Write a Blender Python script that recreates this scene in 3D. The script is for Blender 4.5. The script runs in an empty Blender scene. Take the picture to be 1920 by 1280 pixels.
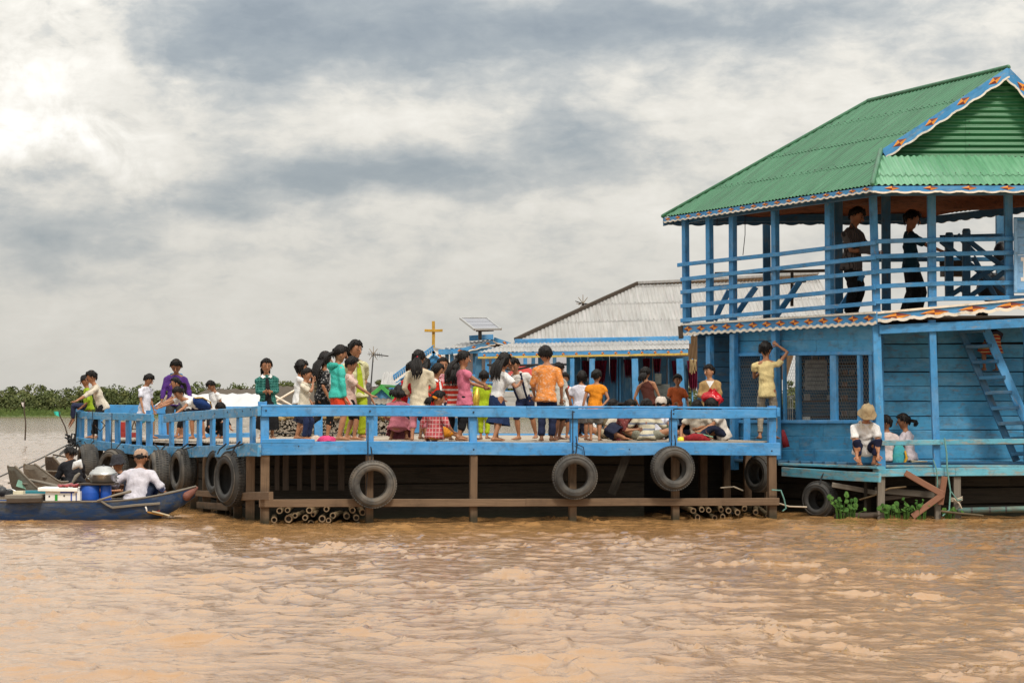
import bpy, math, random
import numpy as np
from mathutils import Vector, Matrix

scene = bpy.context.scene
col = scene.collection
RN = random.Random(11)
PI = math.pi

# ------------------------------------------------------------------ camera
FPX, CX, CY, HOR, CAMZ = 4000.0, 960.0, 640.0, 770.0, 1.52
PITCH = math.atan((HOR - CY) / FPX)
cam_d = bpy.data.cameras.new('camera')
cam_d.sensor_fit = 'HORIZONTAL'
cam_d.sensor_width = 36.0
cam_d.lens = 36.0 * FPX / 1920.0
cam_d.clip_start = 0.5
cam_d.clip_end = 9000.0
cam = bpy.data.objects.new('camera', cam_d)
col.objects.link(cam)
cam.location = (0, 0, CAMZ)
cam.rotation_euler = (PI / 2 + PITCH, 0, 0)
scene.camera = cam

# ------------------------------------------------------------------ exposure
scene.view_settings.view_transform = 'Standard'
scene.view_settings.look = 'None'
scene.view_settings.gamma = 1.0
scene.view_settings.use_curve_mapping = False
scene.view_settings.exposure = 0.20
scene.cycles.max_bounces = 6
scene.cycles.diffuse_bounces = 3
scene.cycles.glossy_bounces = 3
scene.cycles.transparent_max_bounces = 6

# ------------------------------------------------------------------ node helper
class NT:
    """tiny helper to write node trees tersely"""
    def __init__(self, tree):
        self.t = tree
        tree.nodes.clear()
    def n(self, typ, **kw):
        nd = self.t.nodes.new(typ)
        for k, v in kw.items():
            if k.startswith('i_'):
                key = k[2:]
                key = int(key) if key.isdigit() else key.replace('_', ' ')
                nd.inputs[key].default_value = v
            else:
                setattr(nd, k, v)
        return nd
    def l(self, a, b):
        self.t.links.new(a, b)
    def math(self, op, a, b=None, c=None, clamp=False):
        nd = self.t.nodes.new('ShaderNodeMath')
        nd.operation = op
        nd.use_clamp = clamp
        for i, v in enumerate((a, b, c)):
            if v is None:
                continue
            if isinstance(v, (int, float)):
                nd.inputs[i].default_value = v
            else:
                self.l(v, nd.inputs[i])
        return nd.outputs[0]
    def mix(self, fac, a, b, blend='MIX'):
        nd = self.t.nodes.new('ShaderNodeMix')
        nd.data_type = 'RGBA'
        nd.blend_type = blend
        for key, v in ((0, fac), (6, a), (7, b)):
            if isinstance(v, (int, float)):
                nd.inputs[key].default_value = v
            elif isinstance(v, (tuple, list)):
                nd.inputs[key].default_value = (v[0], v[1], v[2], 1)
            else:
                self.l(v, nd.inputs[key])
        return nd.outputs[2]
    def ramp(self, fac, stops, interp='LINEAR'):
        nd = self.t.nodes.new('ShaderNodeValToRGB')
        cr = nd.color_ramp
        cr.interpolation = interp
        while len(cr.elements) < len(stops):
            cr.elements.new(0.5)
        for e, (p, c) in zip(cr.elements, stops):
            e.position = p
            if isinstance(c, (int, float)):
                c = (c, c, c)
            e.color = (c[0], c[1], c[2], 1)
        self.l(fac, nd.inputs[0])
        return nd.outputs[0]
    def noise(self, vec, scale, detail=3.0, rough=0.55, dist=0.0):
        nd = self.n('ShaderNodeTexNoise', i_Scale=scale, i_Detail=detail, i_Roughness=rough, i_Distortion=dist)
        if vec is not None:
            self.l(vec, nd.inputs['Vector'])
        return nd.outputs[0]
    def mapping(self, vec, scale=(1, 1, 1), loc=(0, 0, 0), rot=(0, 0, 0)):
        nd = self.n('ShaderNodeMapping')
        nd.inputs['Scale'].default_value = scale
        nd.inputs['Location'].default_value = loc
        nd.inputs['Rotation'].default_value = rot
        self.l(vec, nd.inputs['Vector'])
        return nd.outputs[0]

# ------------------------------------------------------------------ world: daylight sky behind a broken cloud deck
SUN_EL, SUN_AZ = math.radians(50), math.radians(158)     # azimuth clockwise from +Y: behind the viewer, to the right
world = bpy.data.worlds.new('World')
scene.world = world
world.use_nodes = True
w = NT(world.node_tree)
SKY_STRENGTH = 0.1
tc = w.n('ShaderNodeTexCoord')
sky = w.n('ShaderNodeTexSky')
sky.sky_type = 'NISHITA'
sky.sun_disc = False
sky.sun_elevation = SUN_EL
sky.sun_rotation = SUN_AZ
sky.air_density = 1.0
sky.dust_density = 1.5
DIR = tc.outputs['Generated']
sep = w.n('ShaderNodeSeparateXYZ')
w.l(DIR, sep.inputs[0])
def skydir(px, py):
    u, v = (px - CX) / FPX, (CY - py) / FPX
    d = Vector((u, math.cos(PITCH) - v * math.sin(PITCH), math.sin(PITCH) + v * math.cos(PITCH)))
    return d.normalized()
warp = w.n('ShaderNodeTexNoise', i_Scale=9.0, i_Detail=4.0, i_Roughness=0.6)
w.l(w.mapping(DIR, (1, 1, 1.9)), warp.inputs['Vector'])
wsub = w.n('ShaderNodeVectorMath', operation='MULTIPLY_ADD')
w.l(warp.outputs['Color'], wsub.inputs[0])
wsub.inputs[1].default_value = (0.11, 0.11, 0.06)
w.l(DIR, wsub.inputs[2])
wsub2 = w.n('ShaderNodeVectorMath', operation='SUBTRACT')
w.l(wsub.outputs[0], wsub2.inputs[0])
wsub2.inputs[1].default_value = (0.055, 0.055, 0.03)
WD = wsub2.outputs[0]
def blob(px, py, rx, ry, amp):
    """a soft patch of the cloud deck around one direction (rx, ry in radians)"""
    d = skydir(px, py)
    s = w.n('ShaderNodeVectorMath', operation='SUBTRACT')
    w.l(WD, s.inputs[0]); s.inputs[1].default_value = d
    m = w.n('ShaderNodeVectorMath', operation='MULTIPLY')
    w.l(s.outputs[0], m.inputs[0]); m.inputs[1].default_value = (1 / rx, 1 / rx, 1 / ry)
    q = w.n('ShaderNodeVectorMath', operation='DOT_PRODUCT')
    w.l(m.outputs[0], q.inputs[0]); w.l(m.outputs[0], q.inputs[1])
    e = w.math('POWER', 2.71828, w.math('MULTIPLY', q.outputs['Value'], -1.0))
    return w.math('MULTIPLY', e, amp)
base_n = w.noise(w.mapping(DIR, (1, 1, 3.4), (0.31, 0.2, 0.0)), 7.0, 8.0, 0.52, 0.25)
puff = w.noise(w.mapping(DIR, (1, 1, 1.5), (1.3, 0.7, 0.4)), 26.0, 7.0, 0.58, 0.3)
val = w.math('MULTIPLY_ADD', w.math('SUBTRACT', base_n, 0.5), 0.42, 0.515)
val = w.math('MULTIPLY_ADD', w.math('SUBTRACT', puff, 0.5), 0.50, val)
fine = w.noise(w.mapping(DIR, (1, 1, 2.6), (2.1, 0.3, 0.9)), 75.0, 5.0, 0.6, 0.4)
val = w.math('MULTIPLY_ADD', w.math('SUBTRACT', fine, 0.5), 0.24, val)
cum = w.noise(w.mapping(DIR, (1, 1, 1.25), (0.7, 1.9, 0.2)), 34.0, 8.0, 0.6, 0.5)
cum = w.ramp(cum, [(0.36, 0.35), (0.50, 1.0), (0.62, 1.45)])
heap_ = None
for b in [(70, 50, .044, .036, .27), (30, 210, .038, .030, .27), (130, 285, .036, .016, .24), (255, 352, .016, .011, .26), (240, 190, .018, .020, .10)]:
    heap_ = blob(*b) if heap_ is None else w.math('ADD', heap_, blob(*b))
val = w.math('MULTIPLY_ADD', heap_, cum, val)
for b in [(440, 60, .055, .026, -.28), (800, 45, .090, .020, -.27), (1220, 25, .080, .015, -.22), (400, 135, .030, .012, -.10), (680, 195, .055, .013, .12),
          (620, 345, .080, .014, -.25), (400, 382, .035, .010, -.14), (950, 318, .090, .010, -.18), (1150, 275, .050, .008, -.09),
          (50, 350, .022, .007, -.20), (70, 440, .045, .010, -.19), (210, 468, .050, .006, -.10), (110, 520, .050, .005, -.10),
          (900, 405, .100, .008, .09), (1330, 330, .060, .020, .08), (1520, 190, .090, .028, .09), (1400, 20, .05, .012, -.08)]:
    val = w.math('ADD', val, blob(*b))
# low clouds brighten and even out towards the horizon
elev = w.math('MAXIMUM', sep.outputs['Z'], 0.0)
lowf = w.ramp(elev, [(0.0, 1.0), (0.05, 0.8), (0.10, 0.22), (0.17, 0.0)])
val = w.mix(w.math('MULTIPLY', lowf, 0.62), val, (0.70, 0.70, 0.70))
cloud_c = w.ramp(val, [(0.10, (2.35, 2.62, 2.85)), (0.30, (3.1, 3.38, 3.55)), (0.46, (4.5, 4.62, 4.55)), (0.60, (6.4, 6.2, 5.7)), (0.78, (7.6, 7.35, 6.8)), (1.0, (9.0, 8.8, 8.4))])
cover = w.ramp(val, [(0.15, 0.86), (0.5, 0.97)])
# an overcast deck is brighter overhead than towards the horizon
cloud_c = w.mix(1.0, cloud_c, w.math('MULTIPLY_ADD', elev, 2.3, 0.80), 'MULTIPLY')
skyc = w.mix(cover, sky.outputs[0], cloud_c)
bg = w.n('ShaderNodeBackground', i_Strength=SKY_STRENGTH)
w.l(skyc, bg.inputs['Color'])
wo = w.n('ShaderNodeOutputWorld')
w.l(bg.outputs[0], wo.inputs['Surface'])

# ------------------------------------------------------------------ one soft sun behind thin cloud
sun_d = bpy.data.lights.new('sun', 'SUN')
sun_d.energy = 2.2
sun_d.angle = math.radians(10)
sun_d.color = (1.0, 0.92, 0.80)
sun = bpy.data.objects.new('sun', sun_d)
col.objects.link(sun)
sdir = Vector((math.sin(SUN_AZ) * math.cos(SUN_EL), math.cos(SUN_AZ) * math.cos(SUN_EL), math.sin(SUN_EL)))
sun.rotation_euler = sdir.to_track_quat('Z', 'Y').to_euler()
sun.location = (0, 0, 60)

# ------------------------------------------------------------------ pixel <-> world helpers (measured on the photograph)
def ray(px, py):
    u, v = (px - CX) / FPX, (CY - py) / FPX
    return Vector((u, math.cos(PITCH) - v * math.sin(PITCH), math.sin(PITCH) + v * math.cos(PITCH)))
CAM = Vector((0, 0, CAMZ))
def P(px, py, Y):
    d = ray(px, py)
    return CAM + d * (Y / d.y)
def G(px, py, z):
    d = ray(px, py)
    return CAM + d * ((z - CAMZ) / d.z)
class VPlane:
    """vertical plane through two plan points; call with a pixel to land on it; off shifts towards the viewer"""
    def __init__(self, a, b):
        self.a = Vector((a[0], a[1], 0)); self.b = Vector((b[0], b[1], 0))
        t = (self.b - self.a).normalized()
        n = Vector((t.y, -t.x, 0))
        if n.y > 0:
            n = -n
        self.n, self.t = n, t
    def __call__(self, px, py, off=0.0):
        d = ray(px, py)
        a = self.a + self.n * off
        k = (a - CAM).dot(self.n) / d.dot(self.n)
        return CAM + d * k

# ------------------------------------------------------------------ object helpers
WM = {}
def wm(o):
    return WM.get(o.name, Matrix.Identity(4)) if o else Matrix.Identity(4)
def thing(name, loc, label, cat, group=None, yaw=0.0):
    o = bpy.data.objects.new(name, None)
    o.empty_display_size = 0.1
    col.objects.link(o)
    M = Matrix.Translation(Vector(loc)) @ Matrix.Rotation(yaw, 4, 'Z')
    o.matrix_basis = M
    WM[o.name] = M
    o['label'] = label; o['category'] = cat
    if group: o['group'] = group
    return o
def tag(o, label=None, cat=None, group=None, kind=None):
    if label: o['label'] = label
    if cat: o['category'] = cat
    if group: o['group'] = group
    if kind: o['kind'] = kind
    return o
def link(name, me, mat=None, parent=None, M=None):
    o = bpy.data.objects.new(name, me)
    col.objects.link(o)
    M = M if M is not None else Matrix.Identity(4)
    WM[o.name] = M
    if parent:
        o.parent = parent
        o.matrix_basis = wm(parent).inverted() @ M
    else:
        o.matrix_basis = M
    if mat is not None and me is not None and len(me.materials) == 0:
        for m in (mat if isinstance(mat, (list, tuple)) else [mat]):
            me.materials.append(m)
    return o
class MB:
    def __init__(self):
        self.v, self.f, self.mi = [], [], []
    def add(self, vs, fs, mi=0):
        b = len(self.v)
        self.v += [tuple(x) for x in vs]
        self.f += [tuple(b + i for i in f) for f in fs]
        self.mi += [mi] * len(fs)
        return self
    def box(self, c, s, M=None, mi=0):
        x, y, z = s[0] / 2, s[1] / 2, s[2] / 2
        vs = [Vector((sx * x, sy * y, sz * z)) for sz in (-1, 1) for sy in (-1, 1) for sx in (-1, 1)]
        vs = [(M @ q if M else q) + Vector(c) for q in vs]
        return self.add(vs, [(0, 2, 3, 1), (4, 5, 7, 6), (0, 1, 5, 4), (2, 6, 7, 3), (0, 4, 6, 2), (1, 3, 7, 5)], mi)
    def tube(self, pts, rads, n=8, side=None, cap=True, mi=0):
        """tapered tube along pts; rads: r or (r_side, r_other); rounded ends"""
        pts = [Vector(p) for p in pts]
        rr = [(r, r) if isinstance(r, (int, float)) else r for r in rads]
        tg = []
        for i in range(len(pts)):
            a = pts[max(i - 1, 0)]; b = pts[min(i + 1, len(pts) - 1)]
            d = b - a
            tg.append(d.normalized() if d.length > 1e-9 else Vector((0, 0, 1)))
        P2, R2, T2 = list(pts), list(rr), list(tg)
        if cap:
            r0, r1 = min(rr[0]), min(rr[-1])
            P2 = [pts[0] - tg[0] * r0 * .92, pts[0] - tg[0] * r0 * .6] + P2 + [pts[-1] + tg[-1] * r1 * .6, pts[-1] + tg[-1] * r1 * .92]
            f = lambda r, k: (r[0] * k, r[1] * k)
            R2 = [f(rr[0], .35), f(rr[0], .8)] + R2 + [f(rr[-1], .8), f(rr[-1], .35)]
            T2 = [tg[0], tg[0]] + T2 + [tg[-1], tg[-1]]
        s = Vector(side) if side is not None else None
        vs, fs = [], []
        prev = None
        for p, r, t in zip(P2, R2, T2):
            ref = s if s is not None else prev
            if ref is None:
                ref = Vector((1, 0, 0)) if abs(t.x) < .8 else Vector((0, 1, 0))
            q = ref - t * ref.dot(t)
            if q.length < 1e-5:
                q = t.orthogonal()
            q.normalize()
            prev = q
            bb = t.cross(q)
            for k in range(n):
                a = 2 * PI * k / n
                vs.append(p + q * (r[0] * math.cos(a)) + bb * (r[1] * math.sin(a)))
        m = len(P2)
        for i in range(m - 1):
            for k in range(n):
                k2 = (k + 1) % n
                fs.append((i * n + k, i * n + k2, (i + 1) * n + k2, (i + 1) * n + k))
        fs.append(tuple(range(n - 1, -1, -1)))
        fs.append(tuple((m - 1) * n + k for k in range(n)))
        return self.add(vs, fs, mi)
    def ball(self, c, r, M=None, n=10, m=7, mi=0):
        r = (r, r, r) if isinstance(r, (int, float)) else r
        vs, fs = [], []
        for i in range(m + 1):
            th = PI * (i + (0.02 if i == 0 else -0.02 if i == m else 0)) / m
            for k in range(n):
                a = 2 * PI * k / n
                q = Vector((r[0] * math.sin(th) * math.cos(a), r[1] * math.sin(th) * math.sin(a), r[2] * math.cos(th)))
                vs.append((M @ q if M else q) + Vector(c))
        for i in range(m):
            for k in range(n):
                k2 = (k + 1) % n
                fs.append((i * n + k, (i + 1) * n + k, (i + 1) * n + k2, i * n + k2))
        fs.append(tuple(range(n))); fs.append(tuple(m * n + k for k in range(n - 1, -1, -1)))
        return self.add(vs, fs, mi)
    def lathe(self, prof, c=(0, 0, 0), M=None, n=24, mi=0, closed=False):
        """prof: list of (radius, z)"""
        vs, fs = [], []
        m = len(prof)
        for (r, z) in prof:
            for k in range(n):
                a = 2 * PI * k / n
                q = Vector((r * math.cos(a), r * math.sin(a), z))
                vs.append((M @ q if M else q) + Vector(c))
        for i in range(m if closed else m - 1):
            j = (i + 1) % m
            for k in range(n):
                k2 = (k + 1) % n
                fs.append((i * n + k, i * n + k2, j * n + k2, j * n + k))
        return self.add(vs, fs, mi)
    def mesh(self, name, smooth=False):
        me = bpy.data.meshes.new(name)
        me.from_pydata(self.v, [], self.f)
        if any(self.mi):
            me.polygons.foreach_set('material_index', self.mi)
        if smooth:
            me.polygons.foreach_set('use_smooth', [True] * len(me.polygons))
        me.update()
        return me
    def build(self, name, mat, parent=None, smooth=False, rel=True):
        """verts are world coordinates; stored relative to the parent's frame"""
        if parent is not None and rel:
            inv = wm(parent).inverted()
            self.v = [tuple(inv @ Vector(q)) for q in self.v]
            M = wm(parent)
        else:
            M = Matrix.Identity(4)
        return link(name, self.mesh(name, smooth), mat, parent, M)
    def local(self, name, mat, parent, smooth=False):
        """verts already in the parent's own frame"""
        return link(name, self.mesh(name, smooth), mat, parent, wm(parent))

def frame(a, b, up=Vector((0, 0, 1))):
    a, b = Vector(a), Vector(b)
    x = (b - a).normalized()
    up = Vector(up)
    z = up - x * up.dot(x)
    if z.length < 1e-4:
        z = x.orthogonal()
    z.normalize()
    y = z.cross(x)
    M = Matrix((x, y, z)).transposed().to_4x4()
    M.translation = a
    return M, (b - a).length
def board_mesh(L, w, t, warp=0.005, seg=None, cut=0.0):
    """sawn board along +X, w tall (Z), t thick (Y), worn arrises and a little bow"""
    seg = seg or max(2, min(10, int(L / 0.6)))
    c = min(0.006, t * .22, w * .22)
    prof = [(-t/2 + c, -w/2), (t/2 - c, -w/2), (t/2, -w/2 + c), (t/2, w/2 - c), (t/2 - c, w/2), (-t/2 + c, w/2), (-t/2, w/2 - c), (-t/2, -w/2 + c)]
    vs, fs = [], []
    bow = RN.uniform(-1, 1) * warp * 1.5; bow2 = RN.uniform(-1, 1) * warp
    for i in range(seg + 1):
        f = i / seg
        oy = bow * math.sin(PI * f) + RN.uniform(-1, 1) * warp * .25
        oz = bow2 * math.sin(PI * f) + RN.uniform(-1, 1) * warp * .4
        for (y, z) in prof:
            xx = L * f + (cut * (z / w) if i in (0, seg) else 0)
            vs.append((xx, y + oy, z + oz))
    for i in range(seg):
        for k in range(8):
            k2 = (k + 1) % 8
            fs.append((i*8 + k, (i+1)*8 + k, (i+1)*8 + k2, i*8 + k2))
    fs.append(tuple(range(8))); fs.append(tuple(seg*8 + k for k in range(7, -1, -1)))
    me = bpy.data.meshes.new('board')
    me.from_pydata(vs, [], fs)
    me.update()
    return me
def board(name, a, b, w, t, mat, parent=None, up=(0, 0, 1), warp=0.006, cut=0.0, roll=0.0):
    M, L = frame(a, b, up)
    if roll:
        M = M @ Matrix.Rotation(roll, 4, 'X')
    me = board_mesh(L, w, t, warp, cut=cut)
    me.name = name
    return link(name, me, mat, parent, M)
def rope(name, pts, r, mat, parent=None, n=6, sag=0.0, steps=10):
    pts = [Vector(p) for p in pts]
    if len(pts) == 2:
        a, b = pts
        pts = [a.lerp(b, i / steps) - Vector((0, 0, sag * 4 * (i/steps) * (1 - i/steps))) for i in range(steps + 1)]
    mb = MB().tube(pts, [r] * len(pts), n=n)
    return mb.build(name, mat, parent, smooth=True)

# ================================================================== materials
def new_mat(name):
    m = bpy.data.materials.new(name)
    m.use_nodes = True
    return m, NT(m.node_tree)
def finish(nt, colr, rough=0.6, bump=None, bstr=0.3, bdist=0.01, spec=0.5, metal=0.0, **kw):
    b = nt.n('ShaderNodeBsdfPrincipled')
    b.inputs['Specular IOR Level'].default_value = spec
    b.inputs['Metallic'].default_value = metal
    for k, v in kw.items():
        b.inputs[k].default_value = v
    for key, v in (('Base Color', colr), ('Roughness', rough)):
        if isinstance(v, (tuple, list)):
            b.inputs[key].default_value = (v[0], v[1], v[2], 1)
        elif isinstance(v, (int, float)):
            b.inputs[key].default_value = v
        else:
            nt.l(v, b.inputs[key])
    if bump is not None:
        bp = nt.n('ShaderNodeBump', i_Strength=bstr, i_Distance=bdist)
        nt.l(bump, bp.inputs['Height'])
        nt.l(bp.outputs[0], b.inputs['Normal'])
    o = nt.n('ShaderNodeOutputMaterial')
    nt.l(b.outputs[0], o.inputs['Surface'])
    return b
def obj_coord(nt):
    return nt.n('ShaderNodeTexCoord').outputs['Object']
def rnd(nt):
    return nt.n('ShaderNodeObjectInfo').outputs['Random']
def sc(c, k):
    return tuple(min(1.0, x * k) for x in c)
def painted_wood(name, c, wear=0.35, bare=(.30, .26, .22), rough=0.55, dark=0.55):
    """oil paint on sawn boards: grain along X, rubbed and flaking patches, grime"""
    m, n = new_mat(name)
    oc = obj_coord(n)
    r = rnd(n)
    off = n.n('ShaderNodeVectorMath', operation='ADD')
    n.l(oc, off.inputs[0])
    cmb = n.n('ShaderNodeCombineXYZ')
    n.l(n.math('MULTIPLY', r, 37.0), cmb.inputs[0]); n.l(n.math('MULTIPLY', r, 11.0), cmb.inputs[1]); n.l(n.math('MULTIPLY', r, 5.0), cmb.inputs[2])
    n.l(cmb.outputs[0], off.inputs[1])
    v = off.outputs[0]
    grain = n.noise(n.mapping(v, (1.6, 26, 26)), 2.2, 4, .6)
    blot = n.noise(v, 2.3, 5, .62)
    fade = n.noise(v, .8, 3, .5)
    flake = n.noise(n.mapping(v, (1.2, 5, 5)), 3.6, 6, .68)
    cc = n.mix(n.ramp(blot, [(.3, 0), (.72, 1)]), sc(c, .80), sc(c, 1.14))
    hs = n.mix(n.ramp(fade, [(.35, 0), (.75, .6)]), cc, (min(1, c[0]*1.5+.015), min(1, c[1]*1.22+.01), min(1, c[2]*1.06)))
    cc = n.mix(n.math('MULTIPLY', n.ramp(grain, [(.45, 0), (.8, 1)]), .30), hs, sc(c, dark))
    cc = n.mix(n.math('MULTIPLY', r, .30), cc, n.mix(1.0, cc, (.62, .70, .80), 'MULTIPLY'))
    fl = n.ramp(flake, [(.66 - wear * .22, 0), (.72 - wear * .18, 1)])
    cc = n.mix(n.math('MULTIPLY', fl, .75), cc, bare)
    grime = n.noise(n.mapping(v, (2.5, 2.5, 2.5)), 3.1, 6, .7)
    cc = n.mix(n.ramp(grime, [(.50, 0), (.75, .62)]), cc, (.05, .055, .05))
    chalk = n.noise(n.mapping(v, (1.1, 3.5, 3.5)), 1.5, 6, .7)
    cc = n.mix(n.ramp(chalk, [(.48, 0), (.68, .42)]), cc, (min(1, c[0]+.16), min(1, c[1]+.14), min(1, c[2]+.06)))
    h = n.math('ADD', n.math('MULTIPLY', grain, .6), n.math('MULTIPLY', fl, -.5))
    rr = n.ramp(flake, [(.3, rough - .08), (.8, rough + .2)])
    finish(n, cc, rr, h, .35, .006, spec=.35)
    return m
def raw_wood(name, c, c2, rough=.8, stain=.4, wet=False):
    m, n = new_mat(name)
    oc = obj_coord(n); r = rnd(n)
    cmb = n.n('ShaderNodeCombineXYZ')
    n.l(n.math('MULTIPLY', r, 41.0), cmb.inputs[0]); n.l(n.math('MULTIPLY', r, 17.0), cmb.inputs[1])
    off = n.n('ShaderNodeVectorMath', operation='ADD')
    n.l(oc, off.inputs[0]); n.l(cmb.outputs[0], off.inputs[1])
    v = off.outputs[0]
    grain = n.noise(n.mapping(v, (1.2, 22, 22)), 2.4, 5, .65, .2)
    blot = n.noise(v, 1.9, 6, .66)
    cc = n.mix(n.ramp(grain, [(.28, 0), (.72, 1)]), c, c2)
    cc = n.mix(n.ramp(blot, [(.52, 0), (.80, stain)]), cc, sc(c, .25))
    cc = n.mix(n.math('MULTIPLY', r, .35), cc, sc(c, .55))
    if wet:       # soaked, slimy band left by the river
        gz = n.n('ShaderNodeSeparateXYZ'); n.l(n.n('ShaderNodeNewGeometry').outputs['Position'], gz.inputs[0])
        lvl = n.math('ADD', gz.outputs[2], n.math('MULTIPLY', n.noise(n.n('ShaderNodeNewGeometry').outputs['Position'], 7.0, 4, .6), .16))
        cc = n.mix(n.ramp(lvl, [(.12, .8), (.26, 0)]), cc, (.022, .024, .014))
    finish(n, cc, rough, grain, .5, .008, spec=.25)
    return m
def plain(name, c, rough=.6, var=.25, scale=6.0, spec=.4, metal=0.0, bstr=.15, **kw):
    m, n = new_mat(name)
    oc = obj_coord(n)
    a = n.noise(oc, scale, 5, .6)
    cc = n.mix(n.ramp(a, [(.3, 0), (.7, 1)]), sc(c, 1 - var), sc(c, 1 + var))
    b = n.noise(oc, scale * 5, 4, .6)
    finish(n, cc, rough, b, bstr, .004, spec=spec, metal=metal, **kw)
    return m
_cl = {}
def cloth(c, pattern=None, c2=None, scale=1.0, rough=.85):
    """woven cloth, optional print: stripes, plaid, floral, flecks"""
    key = (tuple(c), pattern, tuple(c2) if c2 else None, scale)
    if key in _cl:
        return _cl[key]
    m, n = new_mat('cloth')
    oc = obj_coord(n)
    sp = n.n('ShaderNodeSeparateXYZ'); n.l(oc, sp.inputs[0])
    fade = n.noise(oc, 7.0, 5, .6)
    def var(cc):
        return n.mix(n.ramp(fade, [(.3, 0), (.72, 1)]), sc(cc, .74), sc(cc, 1.08))
    cc = var(c)
    if pattern == 'stripes':
        wob = n.noise(oc, 5.0, 2, .5)
        ph = n.math('MULTIPLY_ADD', sp.outputs[2], 13.0 * scale, n.math('MULTIPLY', wob, .35))
        s = n.math('SINE', n.math('MULTIPLY', ph, 2 * PI))
        cc = n.mix(n.ramp(s, [(.45, 0), (.55, 1)]), cc, var(c2))
    elif pattern == 'vstripes':
        ph = n.math('MULTIPLY', sp.outputs[0], 36.0 * scale)
        s = n.math('SINE', n.math('MULTIPLY', ph, 2 * PI))
        cc = n.mix(n.ramp(s, [(.55, 0), (.8, 1)]), cc, var(c2))
    elif pattern == 'plaid':
        a = n.math('SINE', n.math('MULTIPLY', sp.outputs[2], 2 * PI * 22 * scale))
        b = n.math('SINE', n.math('MULTIPLY', n.math('ADD', sp.outputs[0], n.math('MULTIPLY', sp.outputs[1], .6)), 2 * PI * 22 * scale))
        k = n.math('MAXIMUM', n.ramp(a, [(.7, 0), (.95, 1)]), n.ramp(b, [(.7, 0), (.95, 1)]))
        cc = n.mix(n.math('MULTIPLY', k, .7), cc, var(c2))
    elif pattern == 'floral':
        vo = n.n('ShaderNodeTexVoronoi', i_Scale=30.0 * scale, i_Randomness=1.0)
        n.l(oc, vo.inputs['Vector'])
        cc = n.mix(n.ramp(vo.outputs['Distance'], [(.28, 1), (.40, 0)]), cc, var(c2))
    elif pattern == 'flecks':
        f = n.noise(n.mapping(oc, (1, 1, 2.0)), 26 * scale, 4, .6, .8)
        cc = n.mix(n.ramp(f, [(.52, 0), (.62, .8)]), cc, var(c2))
    weave = n.noise(oc, 120.0, 2, .5)
    fold = n.noise(n.mapping(oc, (1, 1, .45)), 13.0, 4, .6, 1.0)
    h = n.math('MULTIPLY_ADD', weave, .12, fold)
    finish(n, cc, rough, h, .9, .030, spec=.2)
    _cl[key] = m
    return m
BLUE = (.055, .235, .545)
M_RAIL = painted_wood('platform_blue_paint', (.048, .262, .575), .25, bare=(.20, .28, .36))
M_RAIL2 = painted_wood('weathered_blue_paint', (.056, .28, .535), .62, bare=(.30, .36, .40))
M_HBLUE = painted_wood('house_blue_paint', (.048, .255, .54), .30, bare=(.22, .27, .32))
M_WALL = painted_wood('wall_plank_paint', (.046, .265, .49), .45, bare=(.12, .18, .24))
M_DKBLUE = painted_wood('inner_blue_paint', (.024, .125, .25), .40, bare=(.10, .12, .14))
M_DECKEDGE = painted_wood('worn_turquoise_paint', (.10, .37, .50), .75, bare=(.30, .27, .22))
M_CREAM = painted_wood('cream_trim_paint', (.70, .66, .58), .30, bare=(.4, .36, .3), dark=.7)
M_YELLOW = painted_wood('yellow_trim_paint', (.55, .40, .08), .35, bare=(.3, .28, .2))
M_DECK = raw_wood('grey_deck_wood', (.34, .29, .235), (.46, .40, .33), .85, .35)
M_STILT = raw_wood('brown_stilt_wood', (.125, .080, .050), (.215, .140, .085), .85, .75, True)
M_RUSTY = raw_wood('red_brown_timber', (.24, .11, .07), (.32, .17, .11), .8, .3)
M_HULL = raw_wood('tarred_hull_wood', (.020, .017, .013), (.060, .050, .037), .75, .7, True)
M_BOATGREY = raw_wood('weathered_boat_wood', (.16, .14, .115), (.27, .235, .19), .8, .5)
M_DARKWOOD = raw_wood('dark_wood', (.05, .037, .027), (.09, .066, .048), .7, .4)
M_BAMBOO = raw_wood('bamboo', (.19, .13, .07), (.29, .21, .12), .6, .7, True)
M_BAMEND = plain('bamboo_cut_end', (.28, .19, .11), .8, .35, 30)
M_ORANGE = plain('orange_paint', (.70, .26, .03), .55, .2, 20)
M_DKRED = plain('oxblood_paint', (.16, .03, .022), .55, .2, 20)
M_WHITE = plain('white_paint', (.72, .70, .66), .5, .10, 9)
M_BLACKROPE = plain('black_rope', (.018, .018, .02), .8, .3, 60)
M_GREENROPE = plain('green_rope', (.12, .26, .23), .8, .3, 60)
M_PALEROPE = plain('pale_rope', (.45, .38, .29), .85, .2, 60)
M_BOLT = plain('bolt_steel', (.03, .06, .10), .5, .3, 40)
M_STEEL = plain('beaten_aluminium', (.50, .49, .47), .34, .08, 14, metal=1.0)
M_DARKMETAL = plain('dark_metal', (.035, .035, .038), .45, .3, 25)
M_REDCLOTH = cloth((.20, .02, .05), 'flecks', (.05, .008, .02), .5)
def rubber_mat():
    m, n = new_mat('tyre_rubber')
    oc = obj_coord(n)
    a = n.noise(oc, 5.0, 6, .65); b = n.noise(oc, 40.0, 3, .6)
    r = rnd(n)
    cc = n.mix(n.ramp(a, [(.32, 0), (.72, 1)]), (.028, .027, .026), (.15, .14, .125))
    mud = n.noise(oc, 3.0, 5, .7)
    cc = n.mix(n.math('MULTIPLY', n.ramp(mud, [(.45, 0), (.7, 1)]), n.math('SUBTRACT', .75, r)), cc, (.17, .13, .09))
    cc = n.mix(n.math('MULTIPLY', r, .7), cc, (.022, .022, .022))
    finish(n, cc, .7, b, .3, .006, spec=.35)
    return m
M_RUBBER = rubber_mat()
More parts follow.
